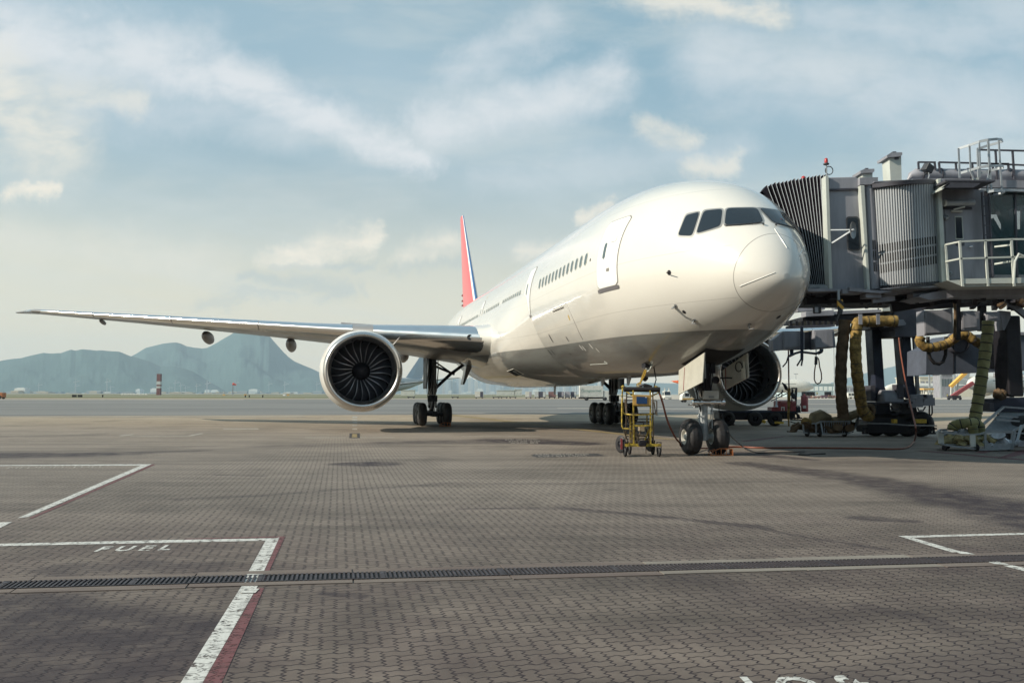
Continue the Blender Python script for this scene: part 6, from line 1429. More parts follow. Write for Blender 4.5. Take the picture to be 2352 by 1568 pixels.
b = MB(); p = G(1630, 1039); b.tube([p + Vector((-.05, 0, .02)), p + Vector((0, 0, .14)), p + Vector((.1, 0, .14)), p + Vector((.12, 0, .02))], .03, 8); o = b.build('wheel_chock', M['dark'], None); tag(o, 'small dark chock handle between the two nose wheels', 'wheel chock')
# ------------------------------------------------------------------ people
def person(p, rz, lab, shirt, trousers, S=1.0, arm=.25, grp=None, hi=True):
    t = thing('person', lab, 'person', p, rz, grp)
    def skin(name, nodes, edges, mat, par):
        me = bpy.data.meshes.new(name); me.from_pydata([tuple(Vector(n[:3]) * S) for n in nodes], edges, []); o = bpy.data.objects.new(name, me); C.objects.link(o); o.parent = par
        bm = bmesh.new(); bm.from_mesh(me); sk = bm.verts.layers.skin.verify()
        bm.verts.ensure_lookup_table()
        for i, n in enumerate(nodes): bm.verts[i][sk].radius = (n[3] * S, (n[4] if len(n) > 4 else n[3]) * S); bm.verts[i][sk].use_root = (i == 0)
        bm.to_mesh(me); bm.free(); o.modifiers.new('skin', 'SKIN'); sd = o.modifiers.new('sub', 'SUBSURF'); sd.levels = sd.render_levels = 1; me.materials.append(mat)
        o.modifiers['skin'].use_smooth_shade = True
        MW[o.name] = MW[t.name]; return o
    N = [(0, 0, .95, .15, .11), (0, 0, 1.15, .14, .10), (0, 0, 1.38, .17, .11), (0, 0, 1.50, .06), (0, 0, 1.62, .075, .09), (0, 0, 1.72, .07, .08)]; Ed = [(0, 1), (1, 2), (2, 3), (3, 4), (4, 5)]
    for s in (-1, 1):
        k = len(N); N += [(s * .19, 0, 1.42, .05), (s * (.24 + arm * .1), -.02, 1.15, .040), (s * (.25 + arm * .1), -.10 - arm * .2, .92, .030), (s * (.25 + arm * .1), -.13 - arm * .22, .84, .032)]; Ed += [(2, k), (k, k + 1), (k + 1, k + 2), (k + 2, k + 3)]
        for f in range(5):
            j = len(N); x = s * (.25 + arm * .1) + (f - 2) * .014 * s if f < 4 else s * (.25 + arm * .1) - s * .035; N += [(x, -.14 - arm * .23, .79 - (.0 if f < 4 else -.02), .009), (x, -.15 - arm * .24, .75 + abs(f - 1.5) * .006, .008)]; Ed += [(k + 3, j), (j, j + 1)]
        k = len(N); N += [(s * .10, 0, .86, .09), (s * .11, -.01, .50, .06), (s * .11, .02, .12, .042), (s * .11, -.10, .04, .045)]; Ed += [(0, k), (k, k + 1), (k + 1, k + 2), (k + 2, k + 3)]
    body = skin('body', N, Ed, M['skin'], t)
    T = [(0, 0, .96, .17, .13)]; E_ = []
    for s in (-1, 1): k = len(T); T += [(s * .10, 0, .84, .105), (s * .11, -.01, .50, .078), (s * .11, .01, .13, .068)]; E_ += [(0, k), (k, k + 1), (k + 1, k + 2)]
    skin('trousers', T, E_, trousers, t)
    T = [(0, 0, .98, .17, .125), (0, 0, 1.15, .165, .12), (0, 0, 1.38, .19, .13), (0, 0, 1.46, .10, .09)]; E_ = [(0, 1), (1, 2), (2, 3)]
    for s in (-1, 1): k = len(T); T += [(s * .20, 0, 1.41, .065), (s * (.24 + arm * .1), -.02, 1.18, .055)]; E_ += [(2, k), (k, k + 1)]
    skin('shirt', T, E_, shirt, t)
    b = MB(); b.lathe([(.01, .125), (.07, .11), (.098, .05), (.10, 0), (.085, -.05)], (0, .012, 1.70), (0, 0, 1), 14); M_ = MW[t.name] @ Matrix.Scale(S, 4); b.v = [M_ @ q for q in b.v]; b.build('hair', M['hair'], t, smooth=60)
    b = MB()
    for s in (-1, 1): b.rings([[Vector((s * .11 + cos(a) * w, y + sin(a) * .001, .055 + sin(a) * h)) for a in [2 * pi * k / 10 for k in range(10)]] for y, w, h in ((.08, .03, .04), (.03, .05, .055), (-.10, .05, .045), (-.18, .035, .03))], True, True)
    b.v = [M_ @ q for q in b.v]; b.build('shoes', M['hair'], t, smooth=60)
    return t
person(G(1679, 976.5), .3, 'worker in blue trousers and dark shirt standing behind the far engine', M['navy'], M['denim'])
person(PD(1665, 640, 380) * 1.0 + Vector((0, 0, -PD(1665, 640, 380).z + .9)), .2, 'driver in a hi-vis vest standing at the small tug before the long building', M['hivis'], M['navy'], 1.1)
person(Vector((Wp(*QB(1657, 950), 300).x, 300, 0)), .5, 'worker in a dark vest standing left of the red stairs in the distance', M['hivis'], M['navy'], 1.15)

# ------------------------------------------------------------------ red loader trailer behind the far engine
ld = thing('equipment_trailer', 'dark low trailer carrying red cabinets and hoses behind the far engine', 'trailer', PD(700, 1310, 50))
Yd = 49.6
slab('deck', PD, [(-400, 1000), (1320, 1000), (1320, 1045), (-400, 1045)], Yd, 2.0, M['navy'], ld)
slab('chassis', PD, [(-380, 1045), (1240, 1045), (1150, 1180), (60, 1200), (-380, 1180)], Yd + .2, 1.5, M['dark'], ld)
for x, Y in ((-200, Yd), (370, Yd), (780, Yd + .1), (370, Yd + 1.7), (780, Yd + 1.7)):
    p = PD(x, 1250, Y); p.z = .42; b = MB(); tyre(b, p, (.2, 1, 0), .42, .3, .2); b.build('wheel', [M['black'], M['dark']], ld, smooth=40)
for pts, mt in (([(720, 930), (850, 930), (850, 1010), (720, 1010)], 'redmetal'), ([(850, 800), (1035, 795), (1035, 1010), (850, 1010)], 'redmetal'), ([(1110, 800), (1225, 800), (1225, 1010), (1110, 1010)], 'redmetal'), ([(1240, 915), (1320, 925), (1320, 1000), (1240, 1000)], 'navy')):
    slab('cabinet', PD, pts, Yd - .1, .9, M[mt], ld, bevel=.02)
for x0, x1 in ((905, 1030), (1140, 1220)): slab('cabinet_label', PD, rect(x0, 805, x1, 838), Yd - .13, .02, pbr('faded_pink', (.40, .17, .16), .6), ld)
b = MB(); b.prism([PD(915, 1000, Yd - .14), PD(915, 925, Yd - .14), PD(985, 925, Yd - .14), PD(985, 1000, Yd - .14), PD(968, 1000, Yd - .14), PD(968, 942, Yd - .14), PD(930, 942, Yd - .14), PD(930, 1000, Yd - .14)], (0, .02, 0)); b.build('grab_handle', M['dirtwhite'], ld)
b = MB(); b.beam(PD(1140, 525, Yd), PD(1135, 800, Yd), .07); b.beam(PD(1232, 525, Yd), PD(1215, 900, Yd), .09); b.beam(PD(1130, 535, Yd), PD(1240, 535, Yd), .08); b.beam(PD(1165, 560, Yd + .1), PD(1155, 730, Yd + .1), .05); b.beam(PD(1205, 560, Yd + .1), PD(1195, 760, Yd + .1), .05); b.beam(PD(1070, 600, Yd), PD(1210, 720, Yd), .06)
b.beam(PD(700, 800, Yd), PD(1040, 640, Yd), .05); b.beam(PD(840, 700, Yd), PD(960, 590, Yd), .05); b.beam(PD(935, 560, Yd), PD(925, 720, Yd), .05); b.beam(PD(700, 760, Yd), PD(900, 640, Yd), .04)
b.build('mast_frame', M['dark'], ld)
b = MB()
for k in range(6): b.tube([PD(930 + k * 12, 420 + k * 26, Yd + .3), PD(1010 + k * 12, 470 + k * 24, Yd + .2), PD(1060 + k * 8, 560 + k * 16, Yd + .1), PD(1090 + k * 16, 640, Yd), PD(1180 + k * 8, 760, Yd)], .035, 6)
b.tube([PD(1230, 920, Yd), PD(1260, 890, Yd), PD(1290, 930, Yd)], .03, 6); b.build('hydraulic_hose', M['dark'], ld, smooth=60)
b = MB(); b.lathe([(.11, 0), (.04, .12), (.02, .72), (.001, .75)], PD(815, 925, Yd - .2), (0, 0, 1), 12); b.build('cone', M['plastic'], ld, smooth=60)
b = MB(); b.beam(PD(780, 1250, Yd - .3), PD(960, 1255, Yd - .3), .12); b.lathe([(.001, -.1), (.1, -.08), (.1, .08), (.001, .1)], PD(550, 1230, Yd - .2), (0, 1, 0), 12); b.build('yellow_bar', M['yellow'], ld, smooth=60)
b = MB(); b.beam(PD(1100, 1190, Yd - .3), PD(1420, 1200, Yd - .4), .06); b.beam(PD(1100, 1230, Yd - .2), PD(1330, 1300, Yd - .4), .05); b.beam(PD(1050, 1160, Yd), PD(1350, 1160, Yd), .08); b.tube([PD(1200, 1040, Yd), PD(1280, 1100, Yd), PD(1300, 1160, Yd)], .06, 8)
for x in (1180, 1240, 980): b.beam(PD(x, 1045, Yd), PD(x + 20, 1180, Yd), .07)
b.build('tow_bar', M['dark'], ld)
fe = thing('fire_extinguisher', 'red fire extinguisher strapped to the end of the equipment trailer', 'fire extinguisher', PD(1405, 1025, Yd - .1))
b = MB(); b.lathe([(.001, 0), (.19, .0), (.20, .06), (.20, .78), (.12, .90), (.06, .94), (.05, 1.0)], PD(1405, 1025, Yd - .1), (0, 0, 1), 18); b.build('cylinder', M['redmetal'], fe, smooth=50)
b = MB(); b.tube([PD(1400, 820, Yd - .1), PD(1360, 822, Yd - .1), PD(1320, 860, Yd - .1), PD(1300, 920, Yd - .1)], .022, 6); b.beam(PD(1395, 810, Yd - .1), PD(1445, 806, Yd - .1), .04); b.build('hose', M['dark'], fe)
b = MB(); b.box(PD(1400, 925, Yd - .31), (.18, .02, .16)); b.build('label', M['dirtwhite'], fe)

# ------------------------------------------------------------------ small vehicles on the far side of the apron
def wheels(b, xs, y0, y1, r=.4, w=.25):
    for x in xs:
        for y in (y0, y1): b.lathe([(.001, -w / 2), (r * .85, -w / 2), (r, -w / 4), (r, w / 4), (r * .85, w / 2), (.001, w / 2)], (x, y, r), (0, 1, 0), 14)
def local(b, t): b.v = [MW[t.name] @ p for p in b.v]; return b
def veh(name, lab, cat, p, rz, grp=None): return thing(name, lab, cat, (p[0], p[1], 0), rz, grp)
def van(lab, p, rz=0.0, L=5.2, H=2.3, Wd=2.0, mt='dirtwhite', rack=False, name='van'):
    t = veh(name, lab, 'van', p, rz); b = MB()
    b.prism([(-L / 2, -Wd / 2, .35), (L / 2, -Wd / 2, .35), (L / 2, -Wd / 2, 1.1), (L / 2 - 1.0, -Wd / 2, 1.35), (L / 2 - 1.6, -Wd / 2, H), (-L / 2 + .1, -Wd / 2, H), (-L / 2, -Wd / 2, H - .5)], (0, Wd, 0)); local(b, t).build('body', M[mt], t, bevel=.06)
    b = MB(); wheels(b, (-L * .3, L * .32), -Wd / 2 + .05, Wd / 2 - .05, .36); local(b, t).build('wheel', M['black'], t, smooth=50)
    b = MB()
    for sy in (-1, 1):
        y = sy * (Wd / 2 + .012)
        for x0, x1 in ((L / 2 - 2.5, L / 2 - 1.5), (L / 2 - 3.9, L / 2 - 2.6), (-L / 2 + .3, L / 2 - 4.1)):
            if x1 > x0: b.quad((x0, y, 1.35), (x1, y, 1.35), (x1 - .1, y, H - .25), (x0, y, H - .25))
    b.quad((L / 2 - .98, -Wd / 2 + .1, 1.38), (L / 2 - .98, Wd / 2 - .1, 1.38), (L / 2 - 1.54, Wd / 2 - .15, H - .12), (L / 2 - 1.54, -Wd / 2 + .15, H - .12)); local(b, t).build('window', M['glass'], t)
    if rack:
        b = MB()
        for sy in (-.7, .7): b.beam((0, sy, H), (0, sy, H + 1.1), .25, .3); b.beam((-1.6, sy, H), (1.4, sy, H + .3), .15)
        local(b, t).build('lift_frame', M['dirtwhite'], t)
    return t
def boxtruck(lab, p, rz, L=8, H=3.7, Wd=2.4, text=None, mt='dirtwhite'):
    t = veh('box_truck', lab, 'truck', p, rz); b = MB(); b.bb(-L / 2 + .2, L / 2 - 2.0, -Wd / 2, Wd / 2, .95, H); local(b, t).build('cargo_box', M[mt], t, bevel=.04)
    b = MB(); b.prism([(L / 2 - 1.9, -Wd / 2 + .1, .6), (L / 2, -Wd / 2 + .1, .6), (L / 2, -Wd / 2 + .1, 1.5), (L / 2 - .35, -Wd / 2 + .1, 2.6), (L / 2 - 1.9, -Wd / 2 + .1, 2.7)], (0, Wd - .2, 0)); local(b, t).build('cab', M[mt], t, bevel=.05)
    b = MB(); wheels(b, (-L * .25, L * .33), -Wd / 2 + .1, Wd / 2 - .1, .48, .3); b.bb(-L / 2, L / 2 - 2, -.5, .5, .5, .94); local(b, t).build('wheel', M['black'], t, smooth=50)
    b = MB()
    for k in range(6): b.bb(-L / 2 + .25, -L / 2 + 1.2, -Wd / 2 - .04, -Wd / 2 - .01, 1.2 + k * .4, 1.26 + k * .4)
    local(b, t).build('rail_ladder', M['galv'], t)
    if text:
        M_ = MW[t.name]; o = lettering(text, M_ @ Vector((-.95, -Wd / 2 - .03, 2.35)), M_.to_3x3() @ Vector((1, 0, 0)), Vector((0, 0, 1)), (1.0, 1.0), pbr('green_grey_letters', (.10, .24, .20), .6), t, align='CENTER')
        b = MB(); b.bb(-3.6, 1.9, -Wd / 2 - .025, -Wd / 2 - .02, 2.05, 2.12); b.bb(-2.2, 1.5, -Wd / 2 - .025, -Wd / 2 - .02, 1.5, 1.6); local(b, t).build('underline', M['blight'], t)
    return t
Xu = lambda u, Y: (u - 1176) / FPX * Y
boxtruck('white catering box truck with green lettering beyond the right main gear', (Xu(1365, 236), 236), 0.0, 8.6, 4.0, text='Gategourmet')
van('white van with a raised lifting frame facing the camera between cart and nose wheel', (Xu(1531, 290), 290), -pi / 2, 5, 2.7, 2.2, rack=True)
# pickup with yellow equipment
t = veh('service_truck', 'white and yellow service truck half hidden behind the nose gear door', 'truck', (Xu(1582, 190), 190), 0.1); b = MB()
b.prism([(-1.9, -1, .5), (-.1, -1, .5), (-.1, -1, 2.1), (-1.3, -1, 2.2), (-1.8, -1, 1.5)], (0, 2, 0)); b.bb(-.1, 3.2, -1, 1, .7, 1.1); local(b, t).build('body', M['dirtwhite'], t, bevel=.05)
b = MB(); b.bb(.2, 1.6, -.95, .9, 1.12, 2.3); b.bb(-1.8, .8, -1.06, -1.02, .55, .9); local(b, t).build('equipment', M['placard'], t, bevel=.03)
b = MB(); b.bb(1.8, 3.0, -.95, .9, 1.12, 2.0); b.bb(-.5, .6, -.8, .8, 2.2, 2.6); local(b, t).build('generator', M['galv'], t, bevel=.03)
b = MB(); wheels(b, (-1.2, 2.3), -.9, .9, .4); local(b, t).build('wheel', M['black'], t, smooth=50)
b = MB(); b.quad((-1.2, -1.02, 1.3), (-.3, -1.02, 1.3), (-.3, -1.02, 1.95), (-1.2, -1.02, 1.95)); local(b, t).build('window', M['glass'], t)
for lab, u, Y, rz, L in (('white minibus parked in front of the far white aircraft fuselage', 2051, 300, .1, 5.6), ('white van parked beside the orange roofed shelter', 2105, 310, .0, 4.2), ('white van partly hidden behind the hanging yellow hose', 1960, 330, .0, 5.2)):
    van(lab, (Xu(u, Y), Y), rz, L, 2.3)
# container dollies
cols = [M['farblue'], pbr('container_dark', (.06, .06, .09), .5), pbr('container_maroon', (.22, .12, .12), .5), M['dirtwhite'], pbr('container_grey', (.33, .32, .36), .5)]
def dolly(lab, u, Y, c, w=2.6, h=2.0, c2=None):
    t = veh('container_dolly', lab, 'dolly', (Xu(u, Y), Y), 0, 'cargo containers on dollies beyond the aircraft'); b = MB(); b.bb(-w / 2, w / 2, -.8, .8, .35, .5); wheels(b, (-w * .35, w * .35), -.7, .7, .22, .15); b.beam((w / 2, 0, .4), (w / 2 + .8, 0, .4), .08); local(b, t).build('chassis', M['dark'], t)
    b = MB(); b.prism([(-w / 2 + .25, -.8, .52), (w / 2, -.8, .52), (w / 2, -.8, .52 + h), (-w / 2, -.8, .52 + h), (-w / 2, -.8, .9)], (0, 1.6, 0)); local(b, t).build('container', c, t, bevel=.02)
    b = MB(); b.bb(w * .12, w * .46, -.84, -.805, .6, .45 + h); local(b, t).build('curtain', c2 or cols[1], t)
for i, (lab, u, c, c2, w) in enumerate((('white container dolly standing alone nearest the main gear', 1101, 3, 1, 3.2), ('white mesh container cart leading the row of dollies', 1214, 3, 4, 2.4), ('dark container with pale right half, first in the coupled row', 1245, 1, 0, 2.8), ('maroon container, second in the coupled row', 1268, 2, 2, 2.8), ('dark container, third in the coupled row', 1288, 1, 4, 2.4), ('grey container, fourth in the coupled row', 1303, 4, 4, 2.0), ('dark container nearest the catering truck', 1317, 1, 0, 2.2), ('small white container set back behind the mesh cart', 1234, 0, 3, 2.0))):
    dolly(lab, u, 330 + i * 1.5, cols[c], w, 2.1, cols[c2])
for u, lab in ((1140, 'empty flat dolly right of the lone container'), (1158, 'empty flat dolly midway to the mesh cart'), (1178, 'empty flat dolly just left of the mesh cart'), (1046, 'empty flat dolly left of the lone container'), (945, 'low pallet rack on the grass between engine and main gear')):
    t = veh('flat_dolly', lab, 'dolly', (Xu(u, 335), 335), 0, 'empty dollies beyond the aircraft'); b = MB(); b.bb(-1.4, 1.4, -.7, .7, .4, .6); wheels(b, (-1, 1), -.6, .6, .25, .15); b.beam((-1.3, 0, .6), (-1.3, 0, 1.0), .08); b.beam((1.3, 0, .6), (1.3, 0, 1.0), .08); local(b, t).build('bed', M['dark'], t)
# baggage tug and cage carts before the long building
t = veh('baggage_tug', 'white baggage tug with driver in front of the long building', 'tug', (Xu(1874, 380), 380), 0); b = MB(); b.prism([(-1.8, -.7, .3), (1.6, -.7, .3), (1.6, -.7, 1.3), (.4, -.7, 1.4), (.2, -.7, 1.0), (-1.8, -.7, 1.1)], (0, 1.4, 0)); local(b, t).build('body', M['dirtwhite'], t, bevel=.04); b = MB(); wheels(b, (-1.2, 1.1), -.7, .7, .35); local(b, t).build('wheel', M['black'], t)
for u, lab in ((1851, 'open dark cage cart coupled behind the baggage tug'), (1864, 'second cage cart with shelves next to the baggage tug'), (1902, 'reddish cage cart near the flat brown hose')):
    t = veh('cage_cart', lab, 'cart', (Xu(u, 382), 382), 0, 'cage carts by the long building'); b = MB(); b.bb(-1.5, 1.5, -.8, .8, .4, .6)
    for x in (-1.5, 0, 1.5):
        for y in (-.8, .8): b.beam((x, y, .6), (x, y, 2.9), .1)
    b.bb(-1.55, 1.55, -.85, .85, 2.85, 2.95); b.bb(-1.5, 1.5, .7, .78, .6, 2.8); b.bb(-1.5, 1.5, -.8, .8, 1.6, 1.7); local(b, t).build('cage', M['dark'], t); b = MB(); wheels(b, (-1.1, 1.1), -.7, .7, .28); local(b, t).build('wheel', M['black'], t)
b_ = random.Random(4)
for k in range(16):
    u = 1851 + k * 8.2; Y = 376 + b_.uniform(-6, 6); t = veh('flat_dolly', 'low reddish brown dolly in the long row before the far buildings', 'dolly', (Xu(u, Y), Y), b_.uniform(-.1, .1), 'brown dollies before the far buildings'); b = MB(); b.bb(-1.3, 1.3, -.7, .7, .5, .5 + b_.uniform(.3, .9)); wheels(b, (-.9, .9), -.6, .6, .3, .2); local(b, t).build('bed', pbr('dolly_brown_%d' % k, (b_.uniform(.07, .25), b_.uniform(.05, .14), b_.uniform(.05, .12)), .7) if k < 5 else bpy.data.materials['dolly_brown_%d' % (k % 5)], t)
# ------------------------------------------------------------------ buildings on the right
def building(name, lab, u0, u1, Y, H, dep, mat, win=None, roofm=None, nwin=6):
    x0, x1 = Xu(u0, Y), Xu(u1, Y); t = thing(name, lab, 'building', ((x0 + x1) / 2, Y, 0)); b = MB(); b.bb(x0, x1, Y, Y + dep, 0, H); b.build('wall', mat, t)
    b = MB(); b.bb(x0 - .5, x1 + .5, Y - .5, Y + dep + .5, H, H + H * .06); b.build('roof', roofm or M['bgrey'], t)
    w_ = (x1 - x0) / nwin
    for k in range(nwin): b = MB(); b.bb(x0 + w_ * (k + .14), x0 + w_ * (k + .86), Y - .12, Y - .02, H * .50, H * .82); b.build('window', win or M['cabin_glass'], t)
    return t
teal = pbr('building_teal', (.40, .50, .53), .7, var=.1, vscale=.1)
building('cargo_building', 'long pale teal cargo building with a row of white bay panels behind the hanging plug', 1806, 1922, 560, 8.2, 40, teal, pbr('white_panel', (.72, .76, .74), .6), teal, 11)
building('cargo_building', 'pale grey gatehouse with many openings seen between the two drive columns', 1932, 2006, 620, 7.5, 30, M['farblue'], M['bgrey'], M['farblue'], 8)
building('pier_building', 'low white pier building right of the far white fuselage', 2112, 2260, 640, 14, 40, M['cream'], M['bgrey'], M['cream'], 12)
building('control_hut', 'grey hut with two windows standing under the steel gantry', 2161, 2187, 500, 13, 10, M['bgrey'], M['cabin_glass'], M['bgrey2'], 4)
t = thing('bus_shelter', 'small shelter with an orange roof right of the second drive column', 'shelter', (Xu(2126, 330), 330, 0)); b = MB(); b.bb(Xu(2115, 330), Xu(2138, 330), 328, 333, 3.5, 4.1); b.build('roof', M['placard'], t); b = MB()
for u in (2116, 2123, 2130, 2137):
    for y in (328.5, 332.5): b.beam((Xu(u, 330), y, 0), (Xu(u, 330), y, 3.5), .25)
b.build('post', M['dirtwhite'], t)
t = thing('steel_gantry', 'white steel gantry frame beside the pier building', 'gantry', (Xu(2163, 420), 420, 0)); b = MB()
for u in (2134, 2160, 2192): b.beam((Xu(u, 420), 420, 0), (Xu(u, 420), 420, 12.5), .7)
b.beam((Xu(2132, 420), 420, 12.5), (Xu(2194, 420), 420, 12.5), .7, .9); b.build('frame', M['galv'], t)
for u, Y, H, lab in ((1916, 420, 30, 'tall lamp mast behind the flat brown hose'), (2063, 420, 38, 'tall lamp mast between the two drive columns'), (1828, 700, 18, 'thin antenna mast above the long cargo building'), (2198, 640, 26, 'slim mast near the gantry')):
    t = thing('lamp_mast', lab, 'mast', (Xu(u, Y), Y, 0)); b = MB(); b.tube([(Xu(u, Y), Y, 0), (Xu(u, Y), Y, H)], [.35, .16], 8); b.build('pole', M['galv'], t); b = MB(); b.bb(Xu(u, Y) - 1.6, Xu(u, Y) + 1.6, Y - .3, Y + .3, H - .3, H + .25); b.build('lamp_head', M['galv'], t)
# stairs at the far aircraft
t = thing('passenger_stairs', 'yellow mobile stairs raised against the red lettered airliner', 'stairs', (Xu(2200, 300), 292, 0)); b = MB(); b.beam((Xu(2182, 292), 292, 4.4), (Xu(2218, 292), 292, 9.2), 1.5, 1.0); b.build('stair_flight', pbr('bright_amber', (.75, .42, .08), .5), t); b = MB(); b.beam((Xu(2196, 292), 293, 0), (Xu(2204, 292), 293, 6.8), .5); b.beam((Xu(2182, 292), 292, 0), (Xu(2184, 292), 292, 4.4), .4); b.build('support', M['dirtwhite'], t)
t = thing('passenger_stairs', 'dark red belt loader sloping up to the red lettered airliner', 'belt loader', (Xu(2210, 285), 285, 0)); b = MB(); b.beam((Xu(2184, 285), 285, 1.0), (Xu(2234, 285), 285, 5.6), 1.2, 1.1); b.build('belt', M['redmetal'], t); b = MB(); b.bb(Xu(2182, 285), Xu(2202, 285), 284, 287, .5, 1.4); wheels(b, (Xu(2185, 285), Xu(2200, 285)), 284, 287, .5); b.build('chassis', M['dark'], t)
# ------------------------------------------------------------------ distant airliners
def simple_jet(lab, loc, rz, S=1.0, finm=None, bodym=None, tailm=None, text=None, cone=None):
    t = thing('distant_airliner', lab, 'airliner', loc, rz); M_ = MW[t.name] @ Matrix.Scale(S, 4)
    def fin_(b): b.v = [M_ @ p for p in b.v]; return b
    L, r = 58, 2.8; st = [(0, .05, -.5), (.6, .9, -.35), (2, 1.7, -.2), (4.5, 2.4, -.05), (8, 2.8, 0), (38, 2.8, 0), (46, 2.1, .5), (53, 1.1, 1.2), (58, .25, 1.8)]
    b = MB(); b.rings([[Vector((cos(a) * rr, y, 4.9 + dz + sin(a) * rr)) for a in [2 * pi * k / 28 for k in range(28)]] for y, rr, dz in st], True, True); fin_(b).build('fuselage', bodym or M['dirtwhite'], t, smooth=60)
    if cone: b = MB(); b.rings([[Vector((cos(a) * rr, y, 4.9 + dz + sin(a) * rr)) for a in [2 * pi * k / 28 for k in range(28)]] for y, rr, dz in ((44, 2.36, .38), (46, 2.13, .5), (53, 1.13, 1.2), (58.03, .28, 1.8))], True, True); fin_(b).build('tail_cone', cone, t, smooth=60)
    for s in (-1, 1):
        b = MB(); b.rings([[Vector((s * x, y0 + c * k, z + c * h)) for k, h in ((0, 0), (.3, .06), (1, 0), (.3, -.05))] for x, y0, c, z in ((2.2, 19, 10.5, 3.6), (9, 24.5, 6.5, 4.6), (29, 37.5, 2.2, 7.2))], True, True); fin_(b).build('wing', M['wing'], t)
        b = MB(); b.lathe([(1.35, 0), (1.5, .4), (1.55, 2), (1.2, 4.6), (.6, 5.5), (.05, 5.6)], (s * 9, 19.5, 2.5), (0, 1, 0), 22); b.lathe([(1.3, .3), (.01, 1.2)], (s * 9, 19.5, 2.5), (0, 1, 0), 22); b.beam((s * 9, 22, 3.8), (s * 9, 26, 4.4), .4, 1.0); fin_(b).build('engine', M['dirtwhite'], t, smooth=60)
        b = MB(); b.rings([[Vector((s * x, y0 + c * k, z + c * h)) for k, h in ((0, 0), (.3, .05), (1, 0), (.3, -.05))] for x, y0, c, z in ((.6, 50, 5.2, 6.2), (9, 55.5, 2.2, 7.0))], True, True); fin_(b).build('tailplane', tailm or M['wing'], t)
        b = MB(); b.cyl((s * 4.6, 28, .9), (s * 4.6, 28, 4), .25, n=8); wheels(b, (), 0, 0)
        for yy in (27.3, 28.7): b.lathe([(.001, -.5), (.6, -.5), (.6, .5), (.001, .5)], (s * 4.6, yy, .6), (1, 0, 0), 14)
        fin_(b).build('landing_gear', M['dark'], t)
    b = MB(); b.rings([[Vector((w_ * k2, y0 + c * k, z)) for k, k2 in ((0, 0), (.3, 1), (1, 0), (.3, -1))] for y0, c, w_, z in ((44, 11, .5, 7.2), (53.5, 4.0, .2, 16.2))], True, True); fin_(b).build('tail_fin', finm or M['dirtwhite'], t)
    b = MB(); b.cyl((0, 5, .5), (0, 5, 3), .15, n=8); b.lathe([(.001, -.4), (.45, -.4), (.45, .4), (.001, .4)], (0, 5, .45), (1, 0, 0), 14); fin_(b).build('landing_gear', M['dark'], t)
    b = MB()
    for s in (-1, 1):
        for y0_, y1_ in ((8, 17), (18, 27), (28, 40)):
            x = s * (sqrt(2.8 ** 2 - .8 ** 2) + .03); b.quad((x, y0_, 5.55), (x, y1_, 5.55), (x, y1_, 5.8), (x, y0_, 5.8))
    fin_(b).build('window_band', M['cabin_glass'], t)
    if text: 
        R3 = M_.to_3x3(); sd = -1; lettering(text, M_ @ Vector((2.83, 8, 6.7)), R3 @ Vector((0, 1, 0)), Vector((0, 0, 1)) * S, (2.0, 2.0), M['redmetal'], t, align='LEFT')
    return t
grf = pbr('pale_blue_tail', (.40, .50, .60), .5); orf = pbr('vermilion_tail', (.70, .14, .04), .5)
simple_jet('pale grey airliner seen tail on between the left engine and the main gear', (-80, 372, 0), radians(-31), 1.25, grf, M['farblue'])
simple_jet('airliner with an orange red tail peeping under the belly beside the nose gear door', (Xu(1545, 430) + 70, 430, 0), radians(88), 1.2, orf, M['dirtwhite'], orf, cone=orf)
simple_jet('white airliner with red lettering parked at the right edge behind the bridges', (Xu(2222, 300), 300, 0), radians(-62), 1.15, orf, M['dirtwhite'], text='INTERNATIONAL')
simple_jet('far white airliner fuselage showing between the two drive columns', (Xu(2030, 520) , 520, 0), radians(-75), 1.1, M['dirtwhite'], M['dirtwhite'])
# ------------------------------------------------------------------ far left airfield
def mast(name, lab, cat, u, Y, parts):
    t = thing(name, lab, cat, (Xu(u, Y), Y, 0))
    for nm, z0, z1, w_, m_ in parts: b = MB(); b.bb(Xu(u, Y) - w_ / 2, Xu(u, Y) + w_ / 2, Y - w_ / 2, Y + w_ / 2, z0, z1); b.build(nm, m_, t)
    return t
rm = pbr('chequer_red', (.16, .06, .06), .7)
mast('marker_tower', 'tall square tower banded in dark red and white in front of the hills', 'tower', 366.5, 800, [('red_band', 0, 6.4, 3.4, rm), ('white_band', 6.4, 8.2, 3.5, M['farblue']), ('red_band', 8.2, 9.6, 3.4, rm), ('white_band', 9.6, 12.6, 3.5, M['farblue']), ('red_band', 12.6, 19.5, 3.4, rm)])
t = mast('windsock_mast', 'thin mast with an orange red windsock left of the engine', 'mast', 536, 700, [('pole', 0, 9.0, .5, M['bgrey'])]); b = MB(); b.lathe([(.9, 0), (1.0, .6), (.45, 3.0)], (Xu(536, 700) - .2, 700, 9.4), (.8, 0, -.25), 12); b.build('windsock', pbr('vermilion', (.75, .10, .06), .5), t)
rr_ = random.Random(5)
for k in range(9):
    u = 283 + k * 6.7 + rr_.uniform(-1, 1); b = MB(); b.bb(-1.0, 1.0, -.6, .6, .4, 1.5); b.beam((-.8, 0, 0), (-.8, 0, .4), .2); b.beam((.8, 0, 0), (.8, 0, .4), .2); b.v = [p + Vector((Xu(u, 760), 760, 0)) for p in b.v]
    o = b.build('approach_light', M['white'], None); tag(o, 'small white approach light box in the row left of the banded tower', 'airfield light', 'approach lights left of the banded tower')
